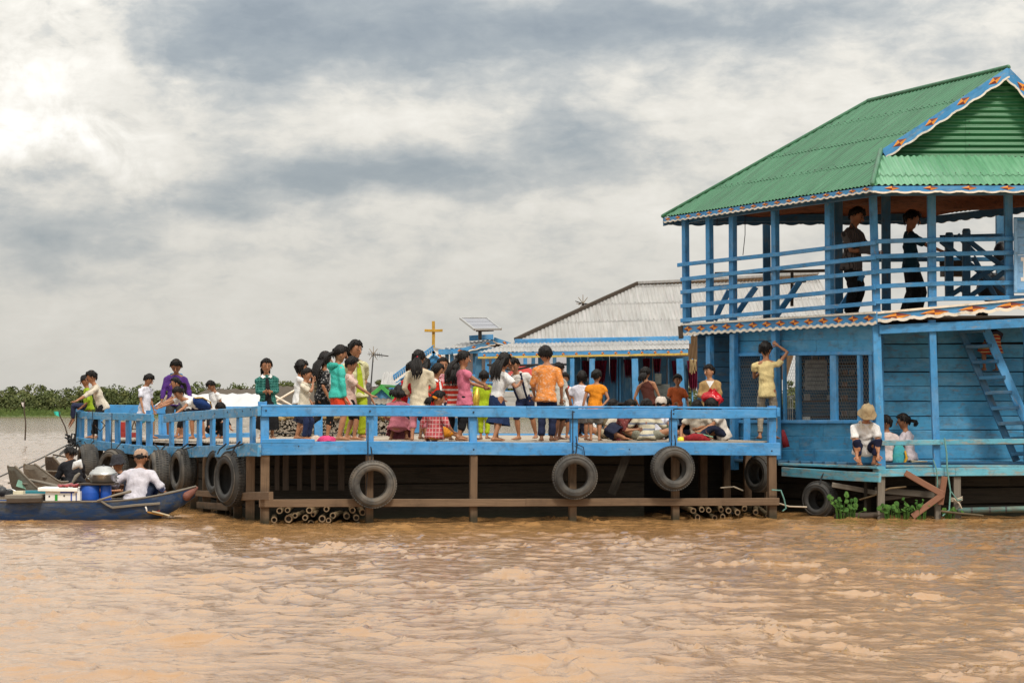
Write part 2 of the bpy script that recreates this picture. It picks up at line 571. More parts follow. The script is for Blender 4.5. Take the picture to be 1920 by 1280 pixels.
def roof_metal(name, c, c2, rust=(.12, .06, .03), rustiness=.3, rough=.42):
    m, n = new_mat(name)
    oc = obj_coord(n); r = rnd(n)
    cmb = n.n('ShaderNodeCombineXYZ')
    n.l(n.math('MULTIPLY', r, 23.0), cmb.inputs[0]); n.l(n.math('MULTIPLY', r, 9.0), cmb.inputs[1])
    off = n.n('ShaderNodeVectorMath', operation='ADD'); n.l(oc, off.inputs[0]); n.l(cmb.outputs[0], off.inputs[1])
    v = off.outputs[0]
    a = n.noise(n.mapping(v, (3, .6, 1)), 1.6, 6, .62)
    st = n.noise(n.mapping(v, (14, .5, 1)), 2.0, 4, .6)
    cc = n.mix(n.ramp(a, [(.3, 0), (.7, 1)]), c, c2)
    cc = n.mix(n.math('MULTIPLY', n.math('SUBTRACT', r, .3), .35), cc, sc(c, .62))
    cc = n.mix(n.ramp(st, [(.46, 0), (.72, rustiness)]), cc, rust)
    st2 = n.noise(n.mapping(v, (9, .35, 1), (3, 7, 0)), 2.6, 4, .6)
    cc = n.mix(n.ramp(st2, [(.55, 0), (.75, .35)]), cc, (min(1, c2[0] * 1.5 + .04), min(1, c2[1] * 1.25 + .04), min(1, c2[2] * 1.4 + .04)))
    dirt = n.noise(v, 4.5, 6, .7)
    cc = n.mix(n.ramp(dirt, [(.62, 0), (.78, rustiness)]), cc, sc(rust, .6))
    finish(n, cc, rough, dirt, .1, .004, spec=.5)
    return m
M_GREENROOF = roof_metal('green_roof_sheet', (.022, .118, .050), (.042, .168, .080), (.018, .055, .026), .7, .45)
M_GABLE = roof_metal('green_gable_sheet', (.018, .15, .052), (.032, .20, .075), (.01, .03, .015), .4, .4)
M_GREENPALE = roof_metal('pale_green_roof_sheet', (.078, .25, .125), (.15, .345, .20), (.05, .16, .08), .5, .42)  # paler green copy of the roof sheet, for the front skirt slope only
M_ZINC = roof_metal('zinc_roof_sheet', (.27, .265, .255), (.37, .36, .345), (.15, .12, .09), .5, .55)
M_TARP = plain('white_tarpaulin', (.52, .52, .52), .5, .06, 3)
M_THATCH = raw_wood('dark_thatch', (.075, .06, .045), (.14, .115, .09), .95, .4)

# ================================================================== water
def fnoise2(x, y, seed):
    """smooth value noise on arrays"""
    rs = np.random.RandomState(seed)
    tab = rs.rand(256, 256)
    xi = np.floor(x).astype(int); yi = np.floor(y).astype(int)
    fx = x - xi; fy = y - yi
    fx = fx * fx * fx * (fx * (fx * 6 - 15) + 10); fy = fy * fy * fy * (fy * (fy * 6 - 15) + 10)
    g = lambda i, j: tab[(xi + i) % 256, (yi + j) % 256]
    return (g(0,0)*(1-fx) + g(1,0)*fx)*(1-fy) + (g(0,1)*(1-fx) + g(1,1)*fx)*fy
def make_water():
    s = np.concatenate([[-60, -20, -8, -4, -2.2, -1.4], np.linspace(-1, 1, 480), [1.4, 2.2, 4, 8, 20, 60]])
    rows = [-200, -40, -5, 3, 6]
    y = 8.0
    while y < 165:
        rows.append(y); y += max(.024, .0026 * y) if y < 45 else .0065 * y
    rows += [168, 185, 240, 350, 500, 520, 900, 2500, 7000]
    yy = np.array(rows)
    half = np.maximum(np.abs(yy), 8) * .27 + 1.6
    X = s[None, :] * half[:, None]
    Y = np.repeat(yy[:, None], len(s), 1)
    h = np.zeros_like(X)
    rs = np.random.RandomState(3)
    wx = X + .5 * (fnoise2(X * .8, Y * .8, 5) - .5) + .16 * (fnoise2(X * 3, Y * 3, 6) - .5)
    wy = Y + .5 * (fnoise2(X * .7 + 9, Y * .7, 7) - .5) + .16 * (fnoise2(X * 3, Y * 3 + 4, 8) - .5)
    for i in range(46):
        lam = .11 * (6.0 ** rs.rand())
        th = rs.normal(.2, .72)
        k = 2 * PI / lam
        ph = rs.rand() * 2 * PI
        a = .0033 * lam ** .95
        arg = k * (wx * math.sin(th) + wy * math.cos(th)) + ph
        c = np.sin(arg)
        env = .12 + 2.6 * fnoise2(X / (lam * 2.2) + i * 7.3, Y / (lam * 2.2) + i * 3.1, 20 + i) ** 2.2
        h += a * env * (np.exp(c * .85) - 1.18)
    gust = .6 + .8 * fnoise2(X * .16 + 4, Y * .10, 90)
    h *= gust
    for (fx, fy, am, sd) in ((1.5, 1.4, .012, 77), (3.0, 2.5, .017, 78), (5.6, 4.2, .011, 79)):
        rid = 1 - np.abs(2 * fnoise2(wx * fx + 3, wy * fy + sd, sd) - 1)
        h += am * (rid ** 5 - .17) * (1.5 * fnoise2(X * fx * .5, Y * fy * .45, sd + 20)) ** 3
    fade = np.clip((1.15 - np.abs(s))[None, :] * 8, 0, 1) * np.clip((Y - 6) / 2.5, 0, 1) * np.clip((165 - Y) / 40, 0, 1)
    h *= fade
    n, m = X.shape
    co = np.stack([X, Y, h], -1).reshape(-1, 3)
    idx = np.arange(n * m).reshape(n, m)
    q = np.stack([idx[:-1, :-1], idx[:-1, 1:], idx[1:, 1:], idx[1:, :-1]], -1).reshape(-1, 4)
    me = bpy.data.meshes.new('water')
    me.vertices.add(n * m); me.vertices.foreach_set('co', co.ravel())
    me.loops.add(q.size); me.loops.foreach_set('vertex_index', q.ravel())
    me.polygons.add(len(q)); me.polygons.foreach_set('loop_start', np.arange(0, q.size, 4)); me.polygons.foreach_set('loop_total', np.full(len(q), 4))
    me.polygons.foreach_set('use_smooth', np.ones(len(q), bool))
    me.update(calc_edges=True)
    mt, nt = new_mat('muddy_river_water')
    oc = obj_coord(nt)
    silt = nt.noise(nt.mapping(oc, (.35, .12, 1)), 1.2, 5, .6)
    cc = nt.mix(nt.ramp(silt, [(.3, 0), (.7, 1)]), (.30, .155, .056), (.37, .205, .082))
    r1 = nt.noise(nt.mapping(oc, (1, .7, 1)), 15.0, 5, .65, .8)
    r2 = nt.noise(nt.mapping(oc, (1, .7, 1)), 5.5, 4, .6, .6)
    far = nt.noise(nt.mapping(oc, (.5, .22, 1)), 1.1, 3, .6)
    hh = nt.math('ADD', nt.math('MULTIPLY', r1, .45), nt.math('MULTIPLY', r2, .8))
    hh = nt.math('ADD', hh, nt.math('MULTIPLY', far, .6))
    finish(nt, cc, .055, hh, .62, .024, spec=.5, IOR=1.60)
    o = link('water', me, mt)
    tag(o, kind='structure')
    return o
make_water()

# ================================================================== far bank: land sheet, reeds, wood
def far_bank():
    m, n = new_mat('bank_soil')
    oc = obj_coord(n)
    a = n.noise(oc, .08, 5, .6)
    finish(n, n.mix(n.ramp(a, [(.35, 0), (.7, 1)]), (.06, .085, .02), (.10, .13, .035)), .95)
    mb = MB()
    NX = 120
    vs, fs = [], []
    prof = [(-12, -.6), (0, .15), (14, .9), (60, 1.4), (900, 2.0)]
    for i in range(NX + 1):
        x = -1400 + 2800 * i / NX
        j = 6 * math.sin(x * .021) + 4 * math.sin(x * .057 + 1)
        for (d, z) in prof:
            vs.append((x, 548 + j + d, z))
    k = len(prof)
    for i in range(NX):
        for q in range(k - 1):
            fs.append((i*k+q, (i+1)*k+q, (i+1)*k+q+1, i*k+q+1))
    mb.add(vs, fs)
    tag(mb.build('far_bank', m, smooth=True), kind='structure')
far_bank()
def leaf_mat(name, c1, c2, c3, sc1):
    m, n = new_mat(name)
    oc = obj_coord(n)
    a = n.noise(oc, sc1, 3, .6); b = n.noise(oc, sc1 * 9, 2, .6)
    cc = n.mix(n.ramp(a, [(.35, 0), (.65, 1)]), c1, c2)
    cc = n.mix(n.ramp(b, [(.4, 0), (.75, .8)]), cc, c3)
    finish(n, cc, .75, spec=.2)
    return m
def quads_mesh(name, C, U, V):
    """many small leaf faces from centres and half-axes (arrays n x 3)"""
    n = len(C)
    co = np.stack([C - U - V, C + U - V * .6, C + U * .7 + V, C - U * .8 + V * .8], 1).reshape(-1, 3)
    me = bpy.data.meshes.new(name)
    me.vertices.add(4 * n); me.vertices.foreach_set('co', co.astype(np.float32).ravel())
    me.loops.add(4 * n); me.loops.foreach_set('vertex_index', np.arange(4 * n))
    me.polygons.add(n); me.polygons.foreach_set('loop_start', np.arange(0, 4 * n, 4)); me.polygons.foreach_set('loop_total', np.full(n, 4))
    me.update(calc_edges=True)
    return me
def forest():
    rs = np.random.RandomState(5)
    Cs, Us, Vs = [], [], []
    for row, (y0, hmin, hmax, step) in enumerate([(568, 3.2, 4.4, 4.2), (582, 4.8, 6.0, 4.6), (600, 6.2, 7.4, 5.0), (625, 7.6, 8.8, 5.2)]):
        x = -260.0
        while x < 260:
            lump = .90 + .10 * math.sin(x * .045 + row) + .06 * math.sin(x * .13 + 2 * row)
            H = rs.uniform(hmin, hmax) * (.9 + .14 * lump)
            H *= 1.0 + .30 * min(1, max(0, (x + 110) / 60))
            rad = rs.uniform(2.2, 4.4)
            cx, cy = x + rs.uniform(-2, 2), y0 + rs.uniform(-6, 6)
            n = 560
            # several clumps per crown
            nc = rs.randint(7, 12)
            cl = np.stack([rs.uniform(-.75, .75, nc) * rad, rs.uniform(-.75, .75, nc) * rad, H * np.where(rs.rand(nc) < .4, rs.uniform(.08, .35, nc), rs.uniform(.38, .86, nc))], 1)
            w_ = rs.randint(0, nc, n)
            d = rs.normal(size=(n, 3)); d /= np.linalg.norm(d, axis=1)[:, None]
            rr = rad * rs.uniform(.32, .58, nc)[w_] * rs.uniform(.65, 1.05, n)
            p = cl[w_] + d * rr[:, None] * np.array([1, 1, .72])
            p[:, 2] = np.maximum(p[:, 2], .3)
            p += np.array([cx, cy, 1.0])
            nrm = d + rs.normal(size=(n, 3)) * .35
            nrm /= np.linalg.norm(nrm, axis=1)[:, None]
            u = np.cross(nrm, rs.normal(size=(n, 3))); u /= np.linalg.norm(u, axis=1)[:, None]
            v = np.cross(nrm, u)
            sz = rs.uniform(.16, .38, n)[:, None]
            Cs.append(p); Us.append(u * sz); Vs.append(v * sz * .8)
            x += step * rs.uniform(.7, 1.2)
    me = quads_mesh('forest', np.concatenate(Cs), np.concatenate(Us), np.concatenate(Vs))
    m = leaf_mat('forest_leaves', (.068, .088, .025), (.118, .120, .040), (.045, .066, .022), .09)
    tag(link('forest', me, m), label='long low wood of green trees along the far bank', kind='stuff', cat='forest')
    # reeds and grass along the water's edge
    n = 26000
    x = rs.uniform(-260, 260, n); y = 548 + 6 * np.sin(x * .021) + 4 * np.sin(x * .057 + 1) + rs.uniform(0, 17, n) ** 1.0
    hgt = (.5 + 1.5 * np.clip((y - 550) / 15, 0, 1)) * rs.uniform(.6, 1.2, n)
    z0 = np.clip((y - 548) / 20, 0, 1) * .9
    C = np.stack([x, y, z0 + hgt / 2], 1)
    a = rs.uniform(0, PI, n)
    U = np.stack([np.cos(a), np.sin(a), np.zeros(n)], 1) * rs.uniform(.12, .38, n)[:, None]
    V = np.stack([rs.uniform(-.15, .15, n), rs.uniform(-.1, .1, n), np.ones(n)], 1) * (hgt / 2)[:, None]
    me = quads_mesh('reeds', C, U, V)
    m = leaf_mat('reed_leaves', (.085, .125, .030), (.130, .165, .045), (.055, .095, .022), .05)
    tag(link('reeds', me, m), label='bright green reeds and grass along the far water edge', kind='stuff', cat='reeds')
forest()

# ================================================================== the floating platform
A = (-3.39, 28.7); B = (3.76, 30.1); K = (-5.87, 35.4); C = (-7.95, 38.9); D = (2.6, 40.2); E1 = (2.45, 34.15); E2 = (3.32, 32.6)
POLY = [A, B, E2, E1, D, C, K]
def deckz(x, y):
    t = min(1.0, max(0.0, (y - 30.5) / 8.5)) * min(1.0, max(0.0, (-x + .5) / 4.0))
    return 1.09 - .075 * t
FRONT = VPlane(A, B); LEFT2 = VPlane(A, K); LEFT1 = VPlane(K, C)
plat = thing('floating_platform', (0, 31, 0), 'long blue railed timber platform floating on stilts and bamboo with children on it', 'platform')
def scan(poly, p, d):
    """parameter interval of the line p + t d inside the polygon"""
    ts = []
    for i in range(len(poly)):
        a, b = poly[i], poly[(i + 1) % len(poly)]
        ex, ey = b[0] - a[0], b[1] - a[1]
        den = d[0] * ey - d[1] * ex
        if abs(den) < 1e-9: continue
        t = ((a[0] - p[0]) * ey - (a[1] - p[1]) * ex) / den
        s = ((a[0] - p[0]) * d[1] - (a[1] - p[1]) * d[0]) / den
        if 0 <= s < 1: ts.append(t)
    ts.sort()
    return ts
def deck():
    dx, dy = FRONT.t.x, FRONT.t.y
    nx, ny = -FRONT.n.x, -FRONT.n.y
    o = .12
    while o < 11.2:
        wd = RN.uniform(.15, .21)
        p = (A[0] + nx * (o + wd / 2), A[1] + ny * (o + wd / 2))
        ts = scan(POLY, p, (dx, dy))
        if len(ts) >= 2 and ts[-1] - ts[0] > .4:
            t0, t1 = ts[0] + .06, ts[-1] - .06
            cuts = [t0] + ([t0 + (t1 - t0) * RN.uniform(.3, .7)] if t1 - t0 > 4 else []) + [t1]
            for a, b in zip(cuts[:-1], cuts[1:]):
                pa = (p[0] + dx * (a + .004), p[1] + dy * (a + .004)); pb = (p[0] + dx * (b - .004), p[1] + dy * (b - .004))
                jz = RN.uniform(-.006, .004)
                board('deck_plank', (pa[0], pa[1], deckz(*pa) - .02 + jz), (pb[0], pb[1], deckz(*pb) - .02 + jz), wd - .012, .035, M_DECK, plat, up=(nx, ny, 0))
        o += wd
deck()
def bolt(p, n, parent, r=.013):
    M, _ = frame(p, Vector(p) + Vector(n))
    mb = MB().lathe([(0.0005, .012), (r * .7, .011), (r, .006), (r, -.006)], n=8)
    me = mb.mesh('bolt')
    return link('bolt', me, M_BOLT, parent, M @ Matrix.Rotation(PI / 2, 4, 'Y'))
def rail_run(pl, pts_top, top_h, pts_bot, bot_h, mat, off=.03, bolts=()):
    for (a, b) in zip(pts_top[:-1], pts_top[1:]):
        pa, pb = pl(*a, off), pl(*b, off)
        board('top_rail', pa - Vector((0, 0, top_h / 2)), pb - Vector((0, 0, top_h / 2)), top_h, .045, mat, plat, warp=.013)
    for (a, b) in zip(pts_bot[:-1], pts_bot[1:]):
        pa, pb = pl(*a, off), pl(*b, off)
        board('edge_board', pa - Vector((0, 0, bot_h / 2)), pb - Vector((0, 0, bot_h / 2)), bot_h, .05, mat, plat, warp=.013)
    for q in bolts:
        bolt(pl(q[0], q[1], off + .024), pl.n, plat)
# front face
rail_run(FRONT, [(490, 762), (985, 764.5), (1262, 765.5)], .135, [(490, 828), (893, 828.5), (1300, 829), (1462, 830)], .178, M_RAIL,
         bolts=[(499, 769), (694, 770), (888, 772), (1076, 772), (1263, 775), (695, 838), (888, 842), (1076, 846), (1447, 845), (560, 836), (1180, 842), (1263, 768)])
rail_run(FRONT, [(1262, 767), (1461, 767)], .125, [], .1, M_RAIL)
pa, pb = FRONT(488, 762, .0), FRONT(1459, 767.0, .0)
board('hand_rail', pa + Vector((0, .0, .012)), FRONT(985, 765, 0) + Vector((0, 0, .012)), .11, .03, M_RAIL, plat, up=(-FRONT.n.x, -FRONT.n.y, 0))
board('hand_rail', FRONT(985.5, 765, 0) + Vector((0, 0, .012)), pb + Vector((0, 0, .012)), .11, .03, M_RAIL, plat, up=(-FRONT.n.x, -FRONT.n.y, 0))
for px, wpx, dep, yb in [(496, 15, 0, 853), (693, 13, 0, 853), (887, 14, 0, 840), (1076, 14, 0, 840), (1262, 14, 0, 840), (1447, 15, 0, 855)]:
    w_ = wpx * 29.3 / FPX
    board('rail_post', FRONT(px, 760.5, -.045), FRONT(px, yb, -.045), w_, .09, M_RAIL, plat, up=FRONT.t)
board('corner_cap', FRONT(484, 756, -.02), FRONT(500, 756, -.02), .10, .055, M_RAIL, plat, up=(0, 1, 0))
board('rail_end', FRONT(1459.5, 764, .055), FRONT(1459.5, 780, .055), .05, .03, M_RAIL, plat, up=FRONT.t)
# right-hand side return of the railing with a narrower post
RIGHT = VPlane(B, E2)
board('rail_post', P(1400, 776, 31.9), P(1400, 832, 31.9), .10, .07, M_RAIL, plat, up=(1, 0, 0))
board('top_rail', Vector((B[0], B[1] + .05, 1.50)), Vector((E2[0] - .1, E2[1], 1.49)), .12, .04, M_RAIL, plat)
board('edge_board', Vector((B[0], B[1] + .05, 1.0)), Vector((E2[0], E2[1], 1.0)), .16, .04, M_RAIL, plat)
# left face: long run A-K with splayed balusters, then K-C
seg2_top = [(486, 761), (400, 768), (309, 777)]
rail_run(LEFT2, seg2_top, .135, [(486, 831), (448, 832.5)], .175, M_RAIL2, bolts=[(470, 767), (455, 770), (427, 772), (403, 775), (378, 779), (354, 783), (330, 785), (470, 842)])
rail_run(LEFT2, [], .1, [(447, 833), (363, 837)], .17, M_RAIL2)
rail_run(LEFT2, [], .1, [(361, 836), (310, 836.5)], .17, M_RAIL2, bolts=[(403, 846), (331, 845)])
rail_run(LEFT1, [(286, 776), (211, 774), (144, 770)], .125, [(309, 836), (270, 835)], .165, M_RAIL2)
rail_run(LEFT1, [], .1, [(269, 834), (212, 830)], .165, M_RAIL2, bolts=[(231, 837), (250, 838), (231, 846)])
rail_run(LEFT1, [], .1, [(211, 829), (143, 819)], .165, M_RAIL2, bolts=[(176, 828), (250, 779), (232, 780), (194, 779)])
for px, yt, yb, wd in [(474, 776, 836, .17), (449, 779, 838, .18), (424, 782, 838, .18), (399, 784, 839, .18), (374, 787, 840, .19), (348, 789, 839, .19), (322, 790, 838, .19)]:
    board('baluster', LEFT2(px, yt - 8, -.02), LEFT2(px, yb, -.02), wd, .05, M_RAIL, plat, up=LEFT2.t, warp=.004)
for px, yt, yb, wd in [(280, 776, 838, .20), (261, 786, 836, .17), (241, 785, 834, .17), (221, 784, 832, .17), (203, 783, 830, .17), (187, 782, 828, .17), (169, 781, 826, .17), (153, 779, 822, .15)]:
    board('baluster', LEFT1(px, yt - 7, -.02), LEFT1(px, yb, -.02), wd, .05, M_RAIL, plat, up=LEFT1.t, warp=.004)
# back railing and kerb
BACK = VPlane(C, D)
board('back_rail', BACK(196, 766), BACK(330, 768), .15, .05, M_RAIL, plat)
board('back_rail', BACK(331, 767), BACK(700, 768), .11, .05, M_RAIL, plat)
for px in (150, 305, 311, 597, 700):
    board('rail_post', BACK(px, 766, -.03), BACK(px, 822, -.03), .15, .08, M_RAIL, plat, up=BACK.t)
board('kerb_board', BACK(285, 820, .1), BACK(480, 816, .1), .10, .07, M_RAIL, plat)
board('kerb_board', BACK(868, 817, .15), BACK(1245, 819, .15), .09, .07, M_RAIL, plat)
board('kerb_board', G(492, 827, 1.115), G(590, 827, 1.115), .06, .05, M_RAIL, plat)
board('kerb_board', P(290, 821, 37.4), P(326, 822, 36.8), .12, .06, M_RAIL, plat)
# stilts, whalers, tarred hull underneath
def stilt(pt, px, yb, wd=.10, mat=None):
    bot = Vector((pt.x, pt.y, -.35))
    board('stilt', pt, bot, wd, .10, mat or M_STILT, plat, up=FRONT.t, warp=.008)
for px, wd in [(497, .115), (693, .10), (888, .10), (1073, .10), (1266, .10), (1447, .115)]:
    stilt(FRONT(px, 853, -.02), px, 985, wd)
for px, Y in [(1318, 31.6), (1362, 32.4), (1402, 31.8), (1440, 32.0), (1000, 32), (1150, 32.2)]:
    p = P(px, 850, Y); stilt(Vector((p.x, p.y, 1.0)), px, 0, .11)
for px in (470, 446, 415, 388, 365, 340, 318):
    p = LEFT2(px, 852, -.10); stilt(Vector((p.x, p.y, .98)), px, 0, .12, M_HULL if px in (340, 318) else None)
for px in (290, 262, 235, 188, 160):
    p = LEFT1(px, 842, -.10); stilt(Vector((p.x, p.y, .96)), px, 0, .11, M_HULL)
board('lower_beam', FRONT(486, 943, .05), FRONT(985, 941.5, .05), .105, .07, M_STILT, plat)
board('lower_beam', FRONT(985.5, 941.5, .05), FRONT(1460, 940, .05), .105, .07, M_STILT, plat)
board('lower_beam', LEFT2(508, 929, -.02), LEFT2(452, 931, -.02), .11, .06, M_STILT, plat)
board('lower_beam', LEFT2(440, 930, -.02), LEFT2(365, 924, -.02), .09, .06, M_STILT, plat)
board('lower_beam', LEFT2(430, 950, -.02), LEFT2(372, 946, -.02), .10, .06, M_STILT, plat)
board('hull_backing', Vector((1.2, 32.4, .42)), Vector((3.2, 32.55, .42)), 1.2, .04, M_HULL, plat)
# hull wall set back beneath the deck: planks front and left
HB = VPlane((A[0] - .2, A[1] + 1.1), (B[0] + .1, B[1] + 1.1))
board('hull_backing', Vector((A[0] - .15, HB.a.y + .06, .42)), Vector((1.9, HB.a.y + .06 + (1.9 - HB.a.x) * HB.t.y / HB.t.x, .42)), 1.25, .03, M_HULL, plat)
board('hull_backing', Vector((A[0] - .15, A[1] + 1.25, .40)), Vector((K[0] + .6, K[1] + .35, .40)), 1.2, .03, M_HULL, plat)
board('hull_backing', Vector((K[0] + .6, K[1] + .35, .40)), Vector((C[0] + .8, C[1] + .2, .40)), 1.15, .03, M_HULL, plat)
z = 1.0
ends = [Vector((A[0] - .2, HB.a.y, 0)), Vector((1.9, HB.a.y + (1.9 - HB.a.x) * HB.t.y / HB.t.x, 0))]
while z > -.2:
    hgt = RN.uniform(.20, .30)
    a = ends[0].copy(); b = ends[1].copy(); a.z = b.z = z - hgt / 2
    mid = a.lerp(b, RN.uniform(.3, .7))
    board('hull_plank', a, mid, hgt - .02, .05, M_HULL, plat, warp=.012); board('hull_plank', mid, b, hgt - .02, .05, M_HULL, plat, warp=.012)
    z -= hgt
for px in (520, 536, 562, 588, 612, 640):
    p = P(px, 900, 29.7)
    board('hull_batten', Vector((p.x, p.y, .95)), Vector((p.x, p.y, .42)), RN.uniform(.06, .10), .03, M_DARKWOOD, plat, up=(1, 0, 0))
p = P(1160, 900, 30.1); board('hull_batten', Vector((p.x + .12, p.y, .92)), Vector((p.x - .1, p.y, .35)), .12, .03, M_HULL, plat, up=(1, 0, 0))
z = .95
while z > -.2:
    a = Vector((A[0] - .2, A[1] + 1.15, z - .13)); b = Vector((K[0] + .55, K[1] + .3, z - .13)); c_ = Vector((C[0] + .7, C[1] + .1, z - .13))
    board('hull_plank', a, b, .25, .05, M_HULL, plat, warp=.01); board('hull_plank', b, c_, .25, .05, M_HULL, plat, warp=.01)
    z -= .27
# deck joists seen from below at the open right-hand end
for i in range(9):
    x0 = 1.9 + i * .2
    board('joist', Vector((x0, 30.1, .99)), Vector((x0 - .25, 33.0, .99)), .10, .06, M_DARKWOOD, plat)
for px, Y in [(1295, 33.2), (1385, 33.0)]:
    p = P(px, 870, Y)
# floats of bamboo poles: each pole a hollow cane with nodes, cut ends towards the water
def bamboo(p0, p1, r):
    M, L = frame(p0, p1)
    prof = []
    k = max(3, int(L / .35))
    for i in range(k + 1):
        xx = L * i / k
        prof += [(r * .98, xx - .03 if i else 0.0), (r * 1.06, xx), (r * .98, xx + .03)] if 0 < i < k else [(r, xx)]
    prof = [(r * .70, .06), (r * .72, 0.0), (r, 0.0)] + prof[1:] + [(r * .3, L)]
    mb = MB().lathe(prof, n=10)
    Mz = M @ Matrix.Rotation(PI / 2, 4, 'Y')
    o = link('bamboo_pole', mb.mesh('bamboo_pole', True), M_BAMBOO, plat, Mz)
    cp = MB().lathe([(r * .70, .05), (.001, .05)], n=10)
    e = link('pole_end', cp.mesh('pole_end'), M_DARKWOOD, o, Mz)
    rg = MB().lathe([(r * .68, -.003), (r * 1.02, -.003), (r * 1.02, .012), (r * .68, .012)], n=10, closed=True)
    link('cut_ring', rg.mesh('cut_ring'), M_BAMEND, o, Mz)
for (px, py, rr) in [(524, 957, 7), (539, 956, 6), (514, 974, 7), (541, 972, 9), (553, 966, 6), (572, 970, 6.5), (580, 956, 7.5), (587, 964, 5.5), (604, 972, 8), (616, 975, 6), (612, 954, 6.5),
                     (624, 966, 7), (650, 967, 7.5), (661, 956, 7), (668, 970, 7), (680, 960, 7.5), (562, 988, 7), (583, 980, 7), (640, 984, 6), (672, 984, 7), (600, 989, 6.5), (530, 990, 7)]:
    p = FRONT(px, py, -.05 - RN.uniform(0, .35))
    q = p + Vector((RN.uniform(-.6, .2), 3.0, RN.uniform(-.02, .04)))
    bamboo(p, q, rr * .82 * p.y / FPX)
for (px, py, rr) in [(1300, 957, 6.5), (1316, 955, 6), (1329, 956, 6), (1352, 955, 6), (1366, 957, 6.5), (1383, 960, 6.5), (1396, 953, 6), (1417, 960, 6), (1308, 969, 6), (1340, 970, 6), (1440, 966, 6), (1355, 968, 6)]:
    p = FRONT(px, py, -.05 - RN.uniform(0, .3))
    bamboo(p, p + Vector((RN.uniform(-.3, .3), 2.6, RN.uniform(-.02, .04))), rr * .82 * p.y / FPX)
for (px, py) in [(476, 957), (428, 960), (450, 972), (466, 977), (410, 965), (382, 962), (398, 971)]:
    p = LEFT2(px, py, -.2)
    bamboo(p, p + Vector((1.6, 1.8, .0)), .055)

# ================================================================== tyres hung as fenders
def tyre(px, py, Y, R_px, ratio, width, normal, label, tilt=0.0, ropes=(), squash=1.0):
    c = P(px, py, Y)
    R_ = R_px * Y / FPX
    t = thing('tyre', c, label, 'tyre', 'tyres hung as fenders along the floating timbers')
    n = Vector(normal).normalized()
    q = n.to_track_quat('Z', 'Y').to_matrix().to_4x4()
    M = Matrix.Translation(c) @ Matrix.Rotation(tilt, 4, 'Y') @ q
    ri = R_ * ratio
    h = width / 2
    prof = []
    for k in range(17):           # outer carcass: bead - sidewall - shoulder - tread - shoulder - sidewall - bead
        a = -PI * .5 + PI * k / 16
        rr = ri + (R_ - ri) * (max(0, math.cos(a)) ** .62)
        zz = h * (math.sin(a) if abs(math.sin(a)) < .999 else math.copysign(1, math.sin(a)))
        bul = 1 + .10 * math.sin(PI * (rr - ri) / (R_ - ri))
        prof.append((rr, zz * bul))
    inner = [(ri + .012, h * .72), (ri + (R_ - ri) * .72, h * .66), (ri + (R_ - ri) * .82, 0), (ri + (R_ - ri) * .72, -h * .66), (ri + .012, -h * .72)]
    mb = MB().lathe(prof + inner, n=48, closed=True)
    for i, v in enumerate(mb.v):
        x, y, z_ = v
        mb.v[i] = (x * squash, y / (squash ** .5), z_)
    o = link('carcass', mb.mesh('carcass', True), M_RUBBER, t, M)
    # tread blocks round the crown, one joined piece of the tread
    tr = MB()
    nb = 54
    for i in range(nb):
        a = 2 * PI * i / nb
        for zz in (-.55, -.18, .18, .55):
            Mr = Matrix.Rotation(a + (.03 if zz > 0 else -.03), 4, 'Z')
            rr = (R_ - .004) if abs(zz) < .3 else R_ * .975
            p = Mr @ Vector((rr * 1.0, 0, zz * h))
            tr.box(Vector((p.x * squash, p.y / squash ** .5, p.z)), (.016, 2 * PI * R_ / nb * .62, h * .28), Mr.to_3x3())
    tag(link('tread', tr.mesh('tread'), M_RUBBER, t, M), kind='stuff')
    # moulded rings on the sidewall
    for f in (.35, .62):
        rr = ri + (R_ - ri) * f
        for s in (-1, 1):
            pr = [(rr - .004, s * (h * 1.0)), (rr, s * (h * 1.07 + .004)), (rr + .004, s * (h * 1.0))]
            link('sidewall_ring', MB().lathe(pr, n=40).mesh('sidewall_ring', True), M_RUBBER, t, M)
    for (pts, rad) in ropes:
        rope('rope', pts, rad, M_BLACKROPE, t)
    return t
def hang(px, py_top, py, pl, off=.07, spread=5):
    a, b = pl(px - spread, py_top, off), pl(px + spread, py_top, off)
    m = pl(px, py, off + .03)
    return [([pl(px - 1, py_top - 62, off + .01), pl(px - 1, py_top, off + .01), m], .007), ([pl(px + spread, py_top - 14, off), pl(px + spread + 2, py_top + 2, off), m + Vector((.03, 0, .03))], .008),
            ([pl(px - 3, py, off + .05), pl(px + 1, py + 8, off + .12), pl(px + 3, py + 1, off + .03)], .011)]
fn = tuple(FRONT.n)
tyre(699, 907.5, 28.83, 44.5, .58, .17, fn, 'large pale tyre on the front of the platform, near the bamboo ends', ropes=hang(691, 854, 872, FRONT) + [([FRONT(690, 870, .2), FRONT(686, 930, .16)], .006)])
tyre(1077.5, 893, 29.35, 42.5, .56, .17, tuple(Vector(fn) + Vector((-.1, 0, 0))), 'grey tyre hanging below the rail post beside the boy in the orange vest', ropes=hang(1075, 832, 860, FRONT) + [([FRONT(1079, 831, .09), FRONT(1094, 838, .1), FRONT(1096, 852, .1)], .007)])
tyre(1261, 878, 29.6, 42, .55, .17, tuple(Vector(fn) + Vector((.12, 0, .06))), 'grey tyre nearest the right end of the platform front', ropes=hang(1260, 830, 845, FRONT) + [([FRONT(1260, 840, .1), FRONT(1240, 850, .1)], .007), ([FRONT(1262, 840, .1), FRONT(1284, 850, .1)], .007)])
ln = Vector(LEFT2.n)
tyre(437, 897, 29.9, 52, .56, .26, (-.84, -.55, .02), 'big worn tyre at the corner of the platform, the front one of a pair', ropes=[([LEFT2(450, 828, .1), LEFT2(440, 838, .12), LEFT2(434, 852, .2)], .014), ([LEFT2(455, 832, .1), LEFT2(425, 842, .14)], .012)])
